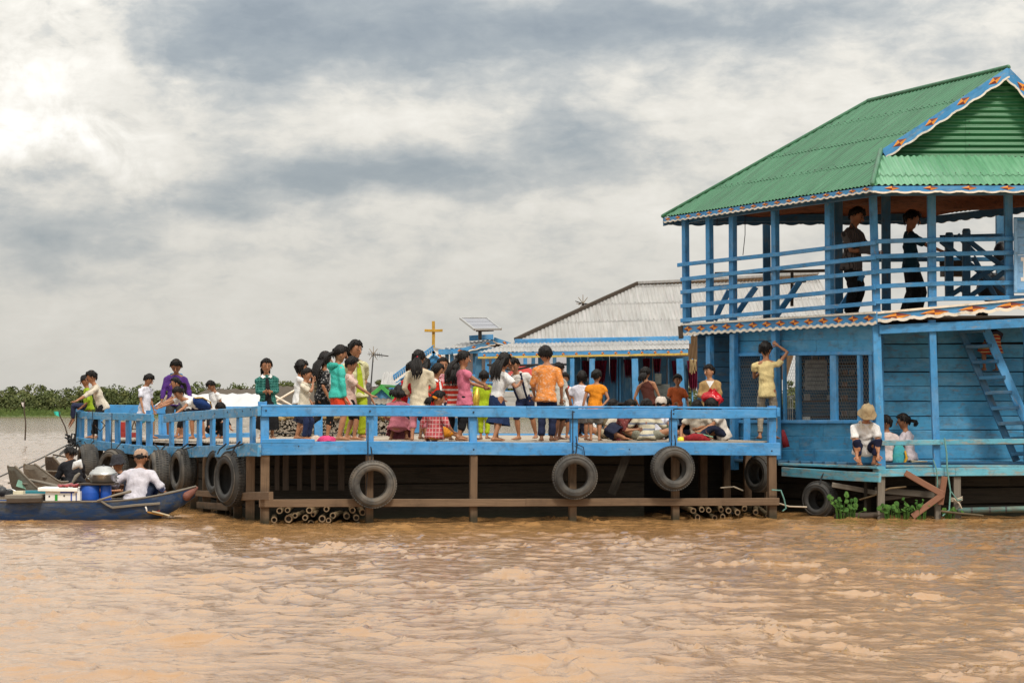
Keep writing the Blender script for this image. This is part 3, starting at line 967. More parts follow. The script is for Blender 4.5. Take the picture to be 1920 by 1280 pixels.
tyre(411, 884, 31.2, 46, .60, .20, (-.88, -.47, .05), 'thin tyre half hidden behind the big worn tyre at the platform corner', ropes=[([LEFT2(424, 832, .1), LEFT2(412, 842, .12), LEFT2(408, 850, .2)], .012)])
tyre(344, 882, 33.0, 41, .58, .24, (-.90, -.43, 0), 'black tyre on the left side of the platform above the bow of the blue boat', ropes=[([LEFT2(352, 832, .1), LEFT2(338, 842, .12), LEFT2(342, 850, .2)], .012), ([LEFT2(365, 836, .1), LEFT2(345, 842, .12)], .010)])
tyre(300, 887, 34.0, 44, .56, .28, (-.96, -.28, 0), 'black tyre seen edge on, behind the shoulder of the man in the blue boat', ropes=[([LEFT2(312, 832, .1), LEFT2(300, 846, .2)], .012), ([LEFT1(290, 832, .1), LEFT2(302, 848, .2)], .012)])
tyre(212, 878, 36.4, 37, .58, .22, (-.65, -.72, .1), 'dark tyre hanging behind the child in the black sun hat', ropes=[([LEFT1(210, 775, .1), LEFT1(209, 842, .2)], .008), ([LEFT1(228, 828, .1), LEFT1(214, 845, .2)], .008)])
tyre(165, 869, 37.3, 37, .58, .27, (-.94, -.33, 0), 'black tyre seen edge on at the far left corner of the platform', ropes=[([LEFT1(176, 826, .1), LEFT1(167, 836, .2)], .010), ([LEFT1(158, 828, .1), LEFT1(165, 836, .2)], .010), ([LEFT1(174, 768, .09), LEFT1(172, 796, .09), LEFT1(176, 826, .09)], .007)])

# ================================================================== building helpers
def rayplane(px, py, pt, nrm):
    d = ray(px, py)
    return CAM + d * ((Vector(pt) - CAM).dot(nrm) / d.dot(nrm))
def clip_interval(poly, u):
    vs = []
    for i in range(len(poly)):
        (u0, v0), (u1, v1) = poly[i], poly[(i + 1) % len(poly)]
        if (u0 - u) * (u1 - u) <= 0 and abs(u1 - u0) > 1e-9:
            vs.append(v0 + (v1 - v0) * (u - u0) / (u1 - u0))
    vs.sort()
    return [(vs[i], vs[i + 1]) for i in range(0, len(vs) - 1, 2) if vs[i + 1] - vs[i] > 1e-6]
def corr_roof(parent, name, o, U, V, poly3, sheet_w, rows, period, amp, mat, nails=True, nailname='roof_nails', lift=.0035):
    """corrugated sheets laid in rows on one slope; corrugations run along V"""
    o, U, V = Vector(o), Vector(U).normalized(), Vector(V)
    V = (V - U * V.dot(U)).normalized()
    N = U.cross(V)
    if N.z < -1e-4 or (abs(N.z) < 1e-4 and N.y > 0): N = -N
    poly = [((Vector(p) - o).dot(U), (Vector(p) - o).dot(V)) for p in poly3]
    umin, umax = min(p[0] for p in poly), max(p[0] for p in poly)
    M = Matrix((U, V, N)).transposed().to_4x4(); M.translation = o
    step = period / 6
    nb = MB()
    u = umin
    while u < umax - 1e-4:
        u1 = min(u + sheet_w, umax)
        for ri, half in [(r_, h_) for r_ in range(len(rows) - 1) for h_ in (0, 1)]:
            ra, rb = rows[ri], rows[ri + 1]
            mb = MB(); prev = None
            jw = RN.uniform(-.004, .004); tl = RN.uniform(-.002, .004)
            k0, k1 = int(math.floor(u / step)), int(math.ceil((u1 + period) / step))
            for k in range(k0, k1 + 1):
                uu = min(max(k * step, umin), umax)
                ivs = clip_interval(poly, uu)
                if len(ivs) <= half: prev = None; continue
                iv = ivs[half]
                a, b = max(iv[0], ra - .09 + jw), min(iv[1], rb + jw)
                if b - a < .02: prev = None; continue
                h = amp * math.cos(2 * PI * uu / period)
                base = len(mb.v)
                ov = ri * .002
                mb.v += [(uu, a, h + lift + ov + tl), (uu, (a + b) / 2, h + ov + tl * .3 - .001), (uu, b, h + ov)]
                if prev is not None:
                    mb.f += [(prev, base, base + 1, prev + 1), (prev + 1, base + 1, base + 2, prev + 2)]; mb.mi += [0, 0]
                prev = base
                if nails and k % 12 == 0 and a < ra + .001 + jw and uu < u1:
                    nb.box((uu, a + .05, h + lift + .002 + ov), (.013, .013, .008))
            if len(mb.f) > 1:
                link(name, mb.mesh(name, True), mat, parent, M)
        u = u1
    if nails and nb.v:
        tag(link(nailname, nb.mesh(nailname), M_DARKMETAL, parent, M), kind='stuff')
_dm = {}
def diamond_mesh(a, b):
    key = (round(a, 3), round(b, 3))
    if key not in _dm:
        mb = MB()
        vs = [(-a, 0, 0), (0, 0, b), (a, 0, 0), (0, 0, -b), (0, -.006, 0)]
        mb.add(vs, [(0, 4, 1), (2, 4, 3)], 0); mb.add(vs, [(1, 4, 2), (3, 4, 0)], 1)
        me = mb.mesh('diamond'); me.materials.append(M_ORANGE); me.materials.append(M_DKRED)
        _dm[key] = me
    return _dm[key]
def valance(parent, name, a, b, out, h, period, amp, mat, trim=True, top=True, dia=None, trim_mat=None, thick=.022, trim_w=.028, ogee=True):
    """fascia board with a scalloped lower edge, painted trim and applied diamonds; a->b is the top edge"""
    a, b, out = Vector(a), Vector(b), Vector(out).normalized()
    x = (b - a).normalized(); L = (b - a).length
    z = Vector((0, 0, 1)); z = (z - x * z.dot(x)).normalized()
    y = -(out - x * out.dot(x)).normalized()
    if x.cross(y).dot(z) < 0:   # keep a right-handed frame with -Y outward
        a, b = b, a; x = -x
    y = z.cross(x)
    M = Matrix((x, y, z)).transposed().to_4x4(); M.translation = a
    n = max(8, int(L / period * 14))
    def edge(s):
        f = (s / period) % 1.0
        if ogee:
            return -h - amp * (math.sin(PI * f) ** .8) + amp * .9 * max(0, 1 - abs(f - .5) * 7) * .0 - amp * .55 * max(0, 1 - min(f, 1 - f) * 9)
        return -h - amp * abs(math.sin(PI * f))
    vs, fs, tv, tf = [], [], [], []
    for i in range(n + 1):
        s = L * i / n; e = edge(s)
        vs += [(s, 0, 0), (s, 0, e), (s, thick, 0), (s, thick, e)]
        tv += [(s, -.005, e + trim_w), (s, -.005, e - .003), (s, .004, e + trim_w), (s, .004, e - .003)]
    for i in range(n):
        p, q = 4 * i, 4 * i + 4
        F_ = [(p, p + 1, q + 1, q), (p + 2, q + 2, q + 3, p + 3), (p, q, q + 2, p + 2), (p + 1, p + 3, q + 3, q + 1)]
        fs += F_; tf += F_
    cap = [(0, 2, 3, 1), (4 * n, 4 * n + 1, 4 * n + 3, 4 * n + 2)]
    o = link(name, MB().add(vs, fs + cap).mesh(name), mat, parent, M)
    if trim:
        link('scalloped_trim', MB().add(tv, tf + cap).mesh('scalloped_trim'), trim_mat or M_CREAM, o, M)
    if top:
        mb = MB().box((L / 2, .0, -.012), (L, .05, .03))
        link('top_strip', mb.mesh('top_strip'), trim_mat or M_CREAM, o, M)
    if dia:
        aa, bb, gap, zc = dia
        k = max(1, int(L / gap))
        for i in range(k):
            s = (i + .5) * L / k
            Md = M @ Matrix.Translation((s, -.003, zc))
            link('diamond', diamond_mesh(aa, bb), None, o, Md)
    return o
def wpx(px, Y):
    return px * Y / FPX

# ================================================================== the two-storey house with the green roof
NP = (5.15, 30.3); FP = (2.76, 34.0); RP = (9.05, 30.45); BP = (6.65, 34.2)
SIDE = VPlane(NP, FP); FR = VPlane(NP, (9.0, 30.3))
house = thing('floating_house', (6, 32, 0), 'two storey blue wooden floating house under a green corrugated roof', 'house')
EN = P(1636, 347, 30.0); EF = P(1243, 407, 34.4); PK = P(1890, 129, 30.75)
nl = (EF - EN).cross(PK - EN).normalized()
GC = P(1652, 284, 30.62); RE = P(1628, 192, 33.3)
nl = (GC - PK).cross(EF - PK).normalized()
EN = rayplane(1636, 347, PK, nl); RE = rayplane(1628, 192, PK, nl)
U = (EF - EN).normalized(); V = PK - EN
roof = MB().tube([PK + Vector((0, 0, .02)), RE + Vector((0, 0, .02))], [.04, .04], n=8).build('roof', M_GREENROOF, house, True)
corr_roof(roof, 'roof_sheet', EN, U, V, [EN, EF, RE, PK, GC], .80, [-.1, .82, 1.62, 2.42, 3.4], .088, .012, M_GREENROOF)
ER = Vector((9.25, EN.y + .05, EN.z + .02)); EB = ER + (EF - EN) * .98
GC2 = Vector((2 * PK.x - GC.x, GC.y, GC.z))
nr = (EB - ER).cross(PK - ER).normalized()
GC2 = GC2 - nr * (GC2 - ER).dot(nr)
corr_roof(roof, 'roof_sheet', ER, (ER - EB), PK - ER, [ER, GC2, PK, RE, EB], .80, [-.1, 1.1, 2.2, 3.6], .11, .013, M_GREENROOF)
corr_roof(roof, 'roof_sheet', EF, EB - EF, RE - EF, [EF, EB, RE], .80, [-.1, 1.2, 2.4, 3.8], .085, .013, M_GREENROOF)
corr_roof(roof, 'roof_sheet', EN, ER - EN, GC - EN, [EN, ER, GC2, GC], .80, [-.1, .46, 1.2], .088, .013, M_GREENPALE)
# hip cappings
for (a, b) in ((EN, GC), (EF, RE), (ER, GC2), (EB, RE)):
    MB().tube([a + Vector((0, 0, .015)), b + Vector((0, 0, .02))], [.034, .034], n=8).build('hip_cap', M_GREENROOF, roof, True)
# gable: horizontal corrugated sheets set back behind the barge boards
gy = max(PK.y, GC.y) + .16
g0 = Vector((GC.x + .12, gy, GC.z - .04)); g1 = Vector((GC2.x - .1, gy, GC.z - .04)); g2 = Vector((PK.x, gy, PK.z - .10))
corr_roof(house, 'gable_sheet', g0, Vector((0, 0, 1)), Vector((1, 0, 0)), [g0, g1, g2], .62, [-.2, 1.25, 2.6, 4.4], .085, .014, M_GABLE, nailname='gable_nails')
bo = Vector((0, -1, 0))
valance(house, 'barge_board', GC + Vector((0, -.03, .02)), PK + Vector((0, -.03, .02)), bo, .115, .30, .035, M_HBLUE, top=False, dia=(.115, .048, .54, -.058), trim_w=.024)
valance(house, 'barge_board', PK + Vector((0, -.03, .02)), GC2 + Vector((0, -.03, .02)), bo, .115, .30, .035, M_HBLUE, top=False, dia=(.115, .048, .54, -.058), trim_w=.024)
# eave fascias
d3 = Vector((0, 0, -.015))
valance(house, 'eave_fascia', EN + d3, EF + d3, SIDE.n, .055, .155, .030, M_HBLUE, top=False, dia=(.09, .025, .31, -.028), trim_w=.02)
valance(house, 'eave_fascia', EN + d3, ER + d3, (0, -1, 0), .070, .30, .032, M_HBLUE, top=False, dia=(.11, .03, .49, -.03), trim_w=.022)
valance(house, 'eave_fascia', EF + d3, EB + d3, (EF - EN), .09, .30, .04, M_DKBLUE, top=False, trim_w=.02)
valance(house, 'eave_fascia', EB + d3, ER + d3, (1, 0, 0), .09, .30, .04, M_DKBLUE, top=False, trim_w=.02)
# rust-red cloth hung as a ceiling under the sheets
def ceiling():
    n = 22
    mb = MB()
    for i in range(n + 1):
        for j in range(n + 1):
            s, t = i / n, j / n
            a = EN.lerp(EF, t); b = ER.lerp(EB, t)
            p = a.lerp(b, .03 + .94 * s)
            sag = .10 * math.sin(PI * ((s * 5) % 1)) * math.sin(PI * t) + .03 * math.sin(17 * s + 9 * t)
            mb.v.append(tuple(p + Vector((0, 0, -.02 + .16 * min(1, 4 * min(s, 1 - s, t, 1 - t)) - sag))))
    for i in range(n):
        for j in range(n):
            a = i * (n + 1) + j
            mb.f.append((a, a + n + 1, a + n + 2, a + 1)); mb.mi.append(0)
    mb.build('ceiling_cloth', cloth((.17, .055, .022), 'flecks', (.05, .015, .01), .35), house, True)
ceiling()
# tie beams and rafters
board('eave_beam', EN + Vector((.18, .25, -.06)), EF + Vector((.3, -.15, -.06)), .12, .06, M_DKBLUE, house)
board('eave_beam', EN + Vector((.18, .28, -.06)), ER + Vector((-.2, .3, -.06)), .12, .06, M_DKBLUE, house)
board('eave_beam', EF + Vector((.35, -.2, -.05)), EB + Vector((-.2, -.2, -.05)), .12, .06, M_DKBLUE, house)
# posts: side verandah, front verandah, inner row (top y, bottom y)
zf = 2.86
def post_px(pl, px, yt, px2, yb, wd, off, mat, name='post'):
    a, b = pl(px, yt, off), pl(px2, yb, off)
    return board(name, b, a, wpx(wd, a.y), .09, mat, house, up=pl.t, warp=.004)
for px, yt, px2, yb, wd in [(1285, 412, 1287, 612, 11), (1330, 404, 1331, 612, 12), (1374, 396, 1375, 610, 13), (1453, 386, 1454, 605, 13), (1555, 366, 1556, 598, 15)]:
    post_px(SIDE, px, yt, px2, yb, wd, -.05, M_HBLUE)
for px, yt, px2, yb, wd in [(1746, 354, 1748, 578, 15), (1890, 352, 1893, 568, 15), (2040, 352, 2044, 566, 15), (2136, 352, 2140, 566, 15)]:
    post_px(FR, px, yt, px2, yb, wd, -.05, M_HBLUE)
post_px(FR, 1636, 350, 1644, 600, 14, -.06, M_HBLUE, 'corner_post')
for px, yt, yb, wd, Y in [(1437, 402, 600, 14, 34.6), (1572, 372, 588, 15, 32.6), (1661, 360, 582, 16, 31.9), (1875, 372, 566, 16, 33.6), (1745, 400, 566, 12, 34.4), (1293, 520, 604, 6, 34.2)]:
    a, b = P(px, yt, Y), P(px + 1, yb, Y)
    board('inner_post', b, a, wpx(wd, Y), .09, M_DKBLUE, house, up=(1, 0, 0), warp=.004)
# upper verandah railing
for (ya, yb) in [(497, 455), (524, 483), (548, 510), (574, 539), (601, 568)]:
    a, b = SIDE(1271 if ya == 497 else 1277, ya, .03), SIDE(1641, yb, .03)
    m = a.lerp(b, .55) + Vector((0, 0, RN.uniform(-.015, .01)))
    board('rail', a, m, .062, .03, M_HBLUE, house, warp=.006); board('rail', m + (b - a).normalized() * .003, b, .062, .03, M_HBLUE, house, warp=.006)
for (ya, yb) in [(453, 445.5), (481, 472), (509.5, 498.5), (537.5, 526), (566, 554)]:
    board('rail', FR(1637, ya, .032), FR(1770, ya + (yb - ya) * .52, .032), .064, .03, M_HBLUE, house, warp=.004)
    board('rail', FR(1770.4, ya + (yb - ya) * .52, .032), FR(2140, yb - 1, .032), .064, .03, M_HBLUE, house, warp=.006)
# bench inside the side verandah with slanting legs
board('bench_seat', P(1334, 540, 34.0), P(1500, 526, 32.9), .34, .04, M_DKBLUE, house, up=(.54, .84, 0), warp=.003)
for (x0, y0, x1, y1, Y) in [(1340, 600, 1367, 545, 33.7), (1380, 592, 1417, 538, 33.3), (1456, 592, 1500, 527, 32.6), (1572, 584, 1618, 515, 31.7)]:
    board('bench_brace', P(x0, y0, Y), P(x1, y1, Y - .15), .085, .05, M_HBLUE, house, up=(1, 0, 0))
board('back_rail', P(1340, 513, 35.2), P(1562, 507, 35.0), .05, .04, M_DARKWOOD, house)
board('back_rail', P(1560, 488, 34.8), P(1900, 486, 34.2), .07, .04, M_DKBLUE, house)
board('back_rail', P(1485, 510, 34.9), P(1485, 574, 34.9), .05, .04, M_DARKWOOD, house)
for (x0, x1, yb_) in ((1397, 1393, 478), (1462, 1448, 430), (1342, 1344, 420)):
    rope('hanging_cord', [P(x0, 402, 33.6), P((x0 + x1) / 2 + 2, (402 + yb_) / 2, 33.6), P(x1, yb_, 33.6)], .006, M_BLACKROPE, house)
# inner stair enclosure: capped posts and crossed braces
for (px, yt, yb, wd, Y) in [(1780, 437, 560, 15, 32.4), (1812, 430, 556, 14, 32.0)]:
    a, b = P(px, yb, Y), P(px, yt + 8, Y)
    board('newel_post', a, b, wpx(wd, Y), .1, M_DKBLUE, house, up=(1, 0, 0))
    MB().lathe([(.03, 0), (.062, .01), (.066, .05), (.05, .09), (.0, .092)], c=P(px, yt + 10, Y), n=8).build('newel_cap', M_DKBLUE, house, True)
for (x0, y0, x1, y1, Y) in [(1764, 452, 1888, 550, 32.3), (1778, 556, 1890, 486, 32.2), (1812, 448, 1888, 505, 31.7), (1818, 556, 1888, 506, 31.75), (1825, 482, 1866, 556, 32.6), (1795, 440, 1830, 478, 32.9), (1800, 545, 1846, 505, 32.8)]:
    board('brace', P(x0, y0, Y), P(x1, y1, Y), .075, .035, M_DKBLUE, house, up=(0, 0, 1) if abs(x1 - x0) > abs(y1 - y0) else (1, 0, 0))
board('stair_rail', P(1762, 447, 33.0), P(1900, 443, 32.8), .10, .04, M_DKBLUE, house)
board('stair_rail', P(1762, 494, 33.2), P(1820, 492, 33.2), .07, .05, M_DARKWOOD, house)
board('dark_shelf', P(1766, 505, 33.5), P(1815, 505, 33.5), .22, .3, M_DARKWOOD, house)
# upper floor
def plan_poly(inset):
    pts = [Vector((p[0], p[1], 0)) for p in (NP, RP, BP, FP)]
    c = sum(pts, Vector()) / 4
    return [(c + (p - c) * (1 - inset)).to_2d().to_tuple() for p in pts]
pp = plan_poly(.02)
yy = 30.4
while yy < 34.3:
    ts = scan(pp, (0, yy + .09), (1, 0))
    if len(ts) >= 2 and ts[-1] - ts[0] > .2:
        board('floor_plank', (ts[0], yy + .09, zf), (ts[-1], yy + .09, zf), .17, .035, M_DARKWOOD, house, up=(0, 1, 0))
    yy += .18
# storey fascia boards
valance(house, 'storey_fascia', SIDE(1279, 607, .10), SIDE(1643, 584, .10), SIDE.n, .15, .155, .040, M_HBLUE, dia=(.115, .045, .315, -.085), trim_w=.036)
board('fascia_end', SIDE(1279, 622, .12), SIDE(1274, 623, .12), .2, .05, M_DARKWOOD, house)
fa, fb = FR(1644, 585, .12), FR(1925, 559, .12)
fb2 = fa + (fb - fa) * 1.78
valance(house, 'storey_fascia', fa, fb2, (0, -1, 0), .115, .245, .045, M_HBLUE, dia=(.215, .050, .53, -.082), trim_w=.042)
board('floor_beam', FR(1648, 618, .0), FR(1930, 605, .0), .13, .08, M_HBLUE, house)
board('floor_beam', FR(1931, 605, .0), FR(2130, 598, .0), .13, .08, M_HBLUE, house)
# lower posts
for px, yt, px2, yb, wd in [(1331, 630, 1331, 782, 13), (1376, 626, 1377, 880, 14), (1454, 620, 1457, 860, 14), (1643, 606, 1653, 884, 15)]:
    pl = SIDE if px < 1600 else FR
    post_px(pl, px, yt, px2, yb, wd, -.04, M_HBLUE, 'lower_post')
for px, yt, px2, yb, wd in [(1747, 600, 1757, 884, 13), (1925, 600, 1935, 880, 13), (2136, 600, 2138, 880, 13)]:
    post_px(FR, px, yt, px2, yb, wd, -.04, M_HBLUE, 'lower_post')
# lower side wall: weatherboards above and below the wire-netted openings
def wall_run(pl, px0, px1, ys, off, mat, name='wall_plank', slope=0.0):
    for y0, y1 in zip(ys[:-1], ys[1:]):
        a, b = pl(px0, (y0 + y1) / 2, off), pl(px1, (y0 + y1) / 2 + slope, off)
        a.z = a.z; hgt = wpx(y1 - y0, a.y) - .008
        cut = RN.uniform(.3, .7)
        m = a.lerp(b, cut); e = (b - a).normalized() * .003
        r_ = RN.uniform(.02, .05)
        board(name, a, m - e, hgt, .026, mat, house, warp=.003, roll=r_); board(name, m + e, b, hgt, .026, mat, house, warp=.003, roll=r_)
wall_run(SIDE, 1379, 1638, [612, 640, 664], -.14, M_WALL, slope=-4)
wall_run(SIDE, 1381, 1640, [791, 818, 842, 868], -.14, M_WALL, slope=1)
board('sill', SIDE(1381, 790, -.11), SIDE(1640, 790, -.11), .05, .07, M_HBLUE, house)
board('lintel', SIDE(1379, 665, -.11), SIDE(1638, 662, -.11), .05, .06, M_HBLUE, house)
for px, wd, m_ in [(1383, 7, M_HBLUE), (1447, 8, M_HBLUE), (1471, 5, M_HBLUE), (1497, 11, M_DKBLUE), (1564, 17, M_HBLUE), (1612, 9, M_HBLUE), (1634, 9, M_HBLUE), (1429, 4, M_HBLUE)]:
    a, b = SIDE(px, 664, -.12), SIDE(px + 1, 790, -.12)
    board('window_post', b, a, wpx(wd, a.y), .06, m_, house, up=SIDE.t)
def netting(pl, px0, px1, y0, y1, off):
    a, b = pl(px0, y1, off), pl(px1, y0, off)
    W = math.hypot(b.x - a.x, b.y - a.y); H = b.z - a.z
    t = (Vector((b.x, b.y, 0)) - Vector((a.x, a.y, 0))).normalized()
    mb = MB(); s = .032; r = .0022
    def seg(p, q):
        p3 = a + t * p[0] + Vector((0, 0, p[1])); q3 = a + t * q[0] + Vector((0, 0, q[1]))
        d = (q3 - p3).normalized(); n1 = pl.n * r; n2 = d.cross(pl.n) * r
        mb.add([p3 + n1, p3 - n1 * .5 + n2, p3 - n1 * .5 - n2, q3 + n1, q3 - n1 * .5 + n2, q3 - n1 * .5 - n2], [(0, 1, 4, 3), (1, 2, 5, 4), (2, 0, 3, 5)])
    j = 0; z = 0.0
    while z < H:
        x = (s * .87 if j % 2 else 0.0)
        while x < W:
            seg((x, z), (x, min(H, z + s))); seg((x, min(H, z + s)), (min(W, x + s * .87), min(H, z + s * 1.5))); seg((x, min(H, z + s)), (max(0, x - s * .87), min(H, z + s * 1.5)))
            x += s * 1.74
        z += s * 1.5; j += 1
    tag(mb.build('chicken_wire', plain('wire', (.30, .31, .30), .5, .2, 30), house), kind='stuff')
netting(SIDE, 1471, 1634, 665, 788, -.17)
netting(SIDE, 1384, 1446, 666, 788, -.17)
# lower room: floor, far walls with a bright opening, shelves and papers
pin = plan_poly(.12)
yy = 30.5
while yy < 34.2:
    ts = scan(pp, (0, yy + .11), (1, 0))
    if len(ts) >= 2 and ts[-1] - ts[0] > .2:
        board('floor_plank', (ts[0], yy + .11, .76), (ts[-1], yy + .11, .76), .21, .04, M_DKBLUE, house, up=(0, 1, 0))
    yy += .22
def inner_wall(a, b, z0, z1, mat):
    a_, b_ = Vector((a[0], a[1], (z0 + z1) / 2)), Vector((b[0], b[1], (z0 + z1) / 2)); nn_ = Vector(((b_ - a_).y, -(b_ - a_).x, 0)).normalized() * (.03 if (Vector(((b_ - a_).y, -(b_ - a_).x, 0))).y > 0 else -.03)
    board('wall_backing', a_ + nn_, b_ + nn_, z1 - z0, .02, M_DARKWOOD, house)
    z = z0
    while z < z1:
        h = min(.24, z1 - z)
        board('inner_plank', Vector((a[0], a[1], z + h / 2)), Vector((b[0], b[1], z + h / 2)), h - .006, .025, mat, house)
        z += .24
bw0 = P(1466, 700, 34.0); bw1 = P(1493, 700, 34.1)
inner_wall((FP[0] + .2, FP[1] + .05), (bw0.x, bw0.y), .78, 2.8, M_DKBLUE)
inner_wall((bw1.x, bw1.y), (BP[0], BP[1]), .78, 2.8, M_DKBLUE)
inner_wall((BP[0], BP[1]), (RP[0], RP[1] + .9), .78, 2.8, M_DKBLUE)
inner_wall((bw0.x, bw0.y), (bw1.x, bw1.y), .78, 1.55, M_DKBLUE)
# front wall behind the front verandah: wide planks
FW = VPlane((5.3, 31.15), (9.0, 31.25))
ys = [608, 645, 671, 697, 724, 752, 780, 806, 833, 860, 872]
for y0, y1 in zip(ys[:-1], ys[1:]):
    for (xa, xb) in [(1655, 1756), (1757, 1918), (1919, 2085)]:
        dy = RN.uniform(-1.5, 1.5)
        a, b = FW(xa, (y0 + y1) / 2 + dy * .3, 0), FW(xb, (y0 + y1) / 2 - (3 if xa > 1700 and y0 < 640 else 0) + dy * .3, 0)
        board('wall_plank', a, b, wpx(y1 - y0, 31.2) - .010, .026, M_WALL, house, warp=.004, roll=RN.uniform(.02, .06))
board('wall_corner', FW(1655, 872, .04), FW(1651, 608, .04), .07, .07, M_HBLUE, house, up=(1, 0, 0))
inner_wall((5.35, 31.3), (8.95, 31.4), .78, 2.8, M_DARKWOOD)
# lower deck, edge boards, rail
yy = 30.33
k = 0
while yy < 31.3:
    x0 = 5.15 if yy < 30.4 else 5.05
    board('verandah_plank', (x0, yy + .08, .735 + k * .006), (9.0, yy + .08, .735 + k * .006), .155, .035, M_DARKWOOD if k else M_DECKEDGE, house, up=(0, 1, 0))
    yy += .16; k += 1
for k in range(3):
    a, b = SIDE(1466, 874, .10 - .16 * k), SIDE(1652, 886, .10 - .16 * k)
    a.z = b.z = .725
    board('verandah_plank', a, b, .15, .035, M_STILT if k else M_DECKEDGE, house, up=(SIDE.n.x, SIDE.n.y, 0))
board('hull_post', Vector((5.12, 30.75, .62)), Vector((5.12, 30.75, -.3)), .5, .04, M_HULL, house, up=(.3, 1, 0))
a, b = SIDE(1468, 884, .2), SIDE(1650, 895, .2)
board('deck_edge', a, b, .135, .05, M_DECKEDGE, house, warp=.006)
board('deck_edge', FR(1637, 886, .06), FR(1790, 884.5, .06), .115, .05, M_DECKEDGE, house, warp=.006)
board('deck_edge', FR(1790.5, 884.5, .06), FR(2140, 880, .06), .115, .05, M_DECKEDGE, house, warp=.006)
board('verandah_rail', FR(1646, 830, .045), FR(1762, 828.5, .045), .075, .04, M_DECKEDGE, house)
board('verandah_rail', FR(1762.5, 828.5, .045), FR(2140, 826, .045), .075, .04, M_DECKEDGE, house)
# hull timbers and stilts beneath
for (xa, ya, xb, yb) in ((5.1, 31.06, 9.2, 31.06), (5.35, 31.0, 3.25, 34.1)):
    board('hull_backing', Vector((xa, ya, .24)), Vector((xb, yb, .24)), .95, .03, M_HULL, house)
z = .66
while z > -.2:
    board('hull_plank', Vector((5.3, 30.95, z - .12)), Vector((7.2, 30.95, z - .12)), .22, .05, M_HULL, house, warp=.01)
    board('hull_plank', Vector((7.2, 30.95, z - .12)), Vector((9.2, 31.0, z - .12)), .22, .05, M_HULL, house, warp=.01)
    board('hull_plank', Vector((5.2, 31.1, z - .12)), Vector((3.2, 34.0, z - .12)), .22, .05, M_HULL, house, warp=.01)
    z -= .24
for px, px2, wd in [(1652, 1651, .10), (1794, 1796, .10), (1760, 1758, .08)]:
    a = FR(px, 893, .0); b = FR(px2, 990, .0)
    board('stilt', b, a, wd, .09, M_BOATGREY, house, up=(1, 0, 0))
for (x0, y0, x1, y1, w_) in [(1697, 886, 1768, 926, .085), (1768, 926, 1711, 968, .085), (1771, 893, 1763, 945, .085)]:
    board('landing_brace', FR(x0, y0, .16), FR(x1, y1, .16 if y1 != 945 else .10), w_, .04, M_RUSTY, house, up=(0, 0, 1) if abs(x1 - x0) > 20 else (1, 0, 0))
board('cross_timber', FR(1560, 908, -.35), FR(1650, 925, -.3), .07, .06, M_BOATGREY, house)
board('cross_timber', FR(1640, 918, -.4), FR(1770, 930, -.35), .09, .06, M_BOATGREY, house)
board('cross_timber', FR(1650, 935, -.42), FR(1770, 920, -.35), .07, .05, M_DARKWOOD, house)
# pontoon pipe and its bands at the waterline
pa, pb = FR(1800, 957, .1), FR(1990, 952, .1)
pt = MB().tube([pa, pb], [.045, .045], n=12).build('pontoon_pipe', painted_wood('pipe_paint', (.045, .13, .13), .9, bare=(.10, .09, .07)), house, True)
for f in (.11, .29, .45, .7):
    c = pa.lerp(pb, f)
    MB().tube([c - Vector((.012, 0, 0)), c + Vector((.012, 0, 0))], [.05, .05], n=12, cap=False).build('pipe_band', M_DARKMETAL, pt)
MB().tube([FR(1570, 968, .05), FR(1660, 965, .0)], [.05, .045], n=10).build('float_log', M_DARKWOOD, house, True)
# ladder to the upper floor
lad = thing('ladder', P(1880, 866, 30.8), 'steep blue wooden ladder with thick treads leaning up to the upper floor', 'ladder')
l0, l1 = P(1797, 606, 30.95), P(1906, 864, 30.75)
r0, r1 = P(1842, 604, 30.75), P(1955, 862, 30.55)
board('stringer', l1, l0, .10, .04, M_DKBLUE, lad, up=(1, 0, 0)); board('stringer', r1, r0, .125, .04, M_HBLUE, lad, up=(1, 0, 0))
for f in [.06, .17, .285, .40, .51, .62, .73, .84, .95]:
    a, b = l0.lerp(l1, f), r0.lerp(r1, f)
    board('tread', a, b, .21, .05, M_DKBLUE, lad, up=(0, 1, 0.0))
board('ladder_stay', P(1907, 602, 30.6), P(1960, 690, 30.6), .05, .03, M_HBLUE, house, up=(1, 0, 0))
# name board at the right edge of the verandah
sg = thing('sign', FR(1940, 548, .12), 'pale blue painted name board with a white capital hung on the verandah rail', 'sign')
M_SIGN = painted_wood('sign_paint', (.19, .42, .70), .2)
for i in range(4):
    y0 = 413 + i * 33.0
    board('sign_board', FR(1905, y0 + 16, .10), FR(2080, y0 + 14, .10), wpx(33, 30.2) - .004, .03, M_SIGN, sg)
for (x0, y0, x1, y1) in [(1901, 411, 2084, 409), (1901, 546, 2084, 544)]:
    board('sign_frame', FR(x0, y0, .13), FR(x1, y1, .13), .05, .045, M_HBLUE, sg)
board('sign_frame', FR(1904, 548, .135), FR(1904, 410, .135), .05, .04, M_SIGN, sg, up=(1, 0, 0))
board('sign_frame', FR(2082, 548, .135), FR(2082, 410, .135), .05, .04, M_SIGN, sg, up=(1, 0, 0))
lt = MB()
for (x0, y0, x1, y1) in [(1914, 482, 1936, 489.5), (1918.5, 489.4, 1931.5, 520), (1914, 519.9, 1936, 527)]:
    a, b = FR(x0, y1, .118), FR(x1, y0, .118)
    lt.box((a + b) / 2, (b.x - a.x, .008, b.z - a.z))
lt.build('letter', M_WHITE, sg)

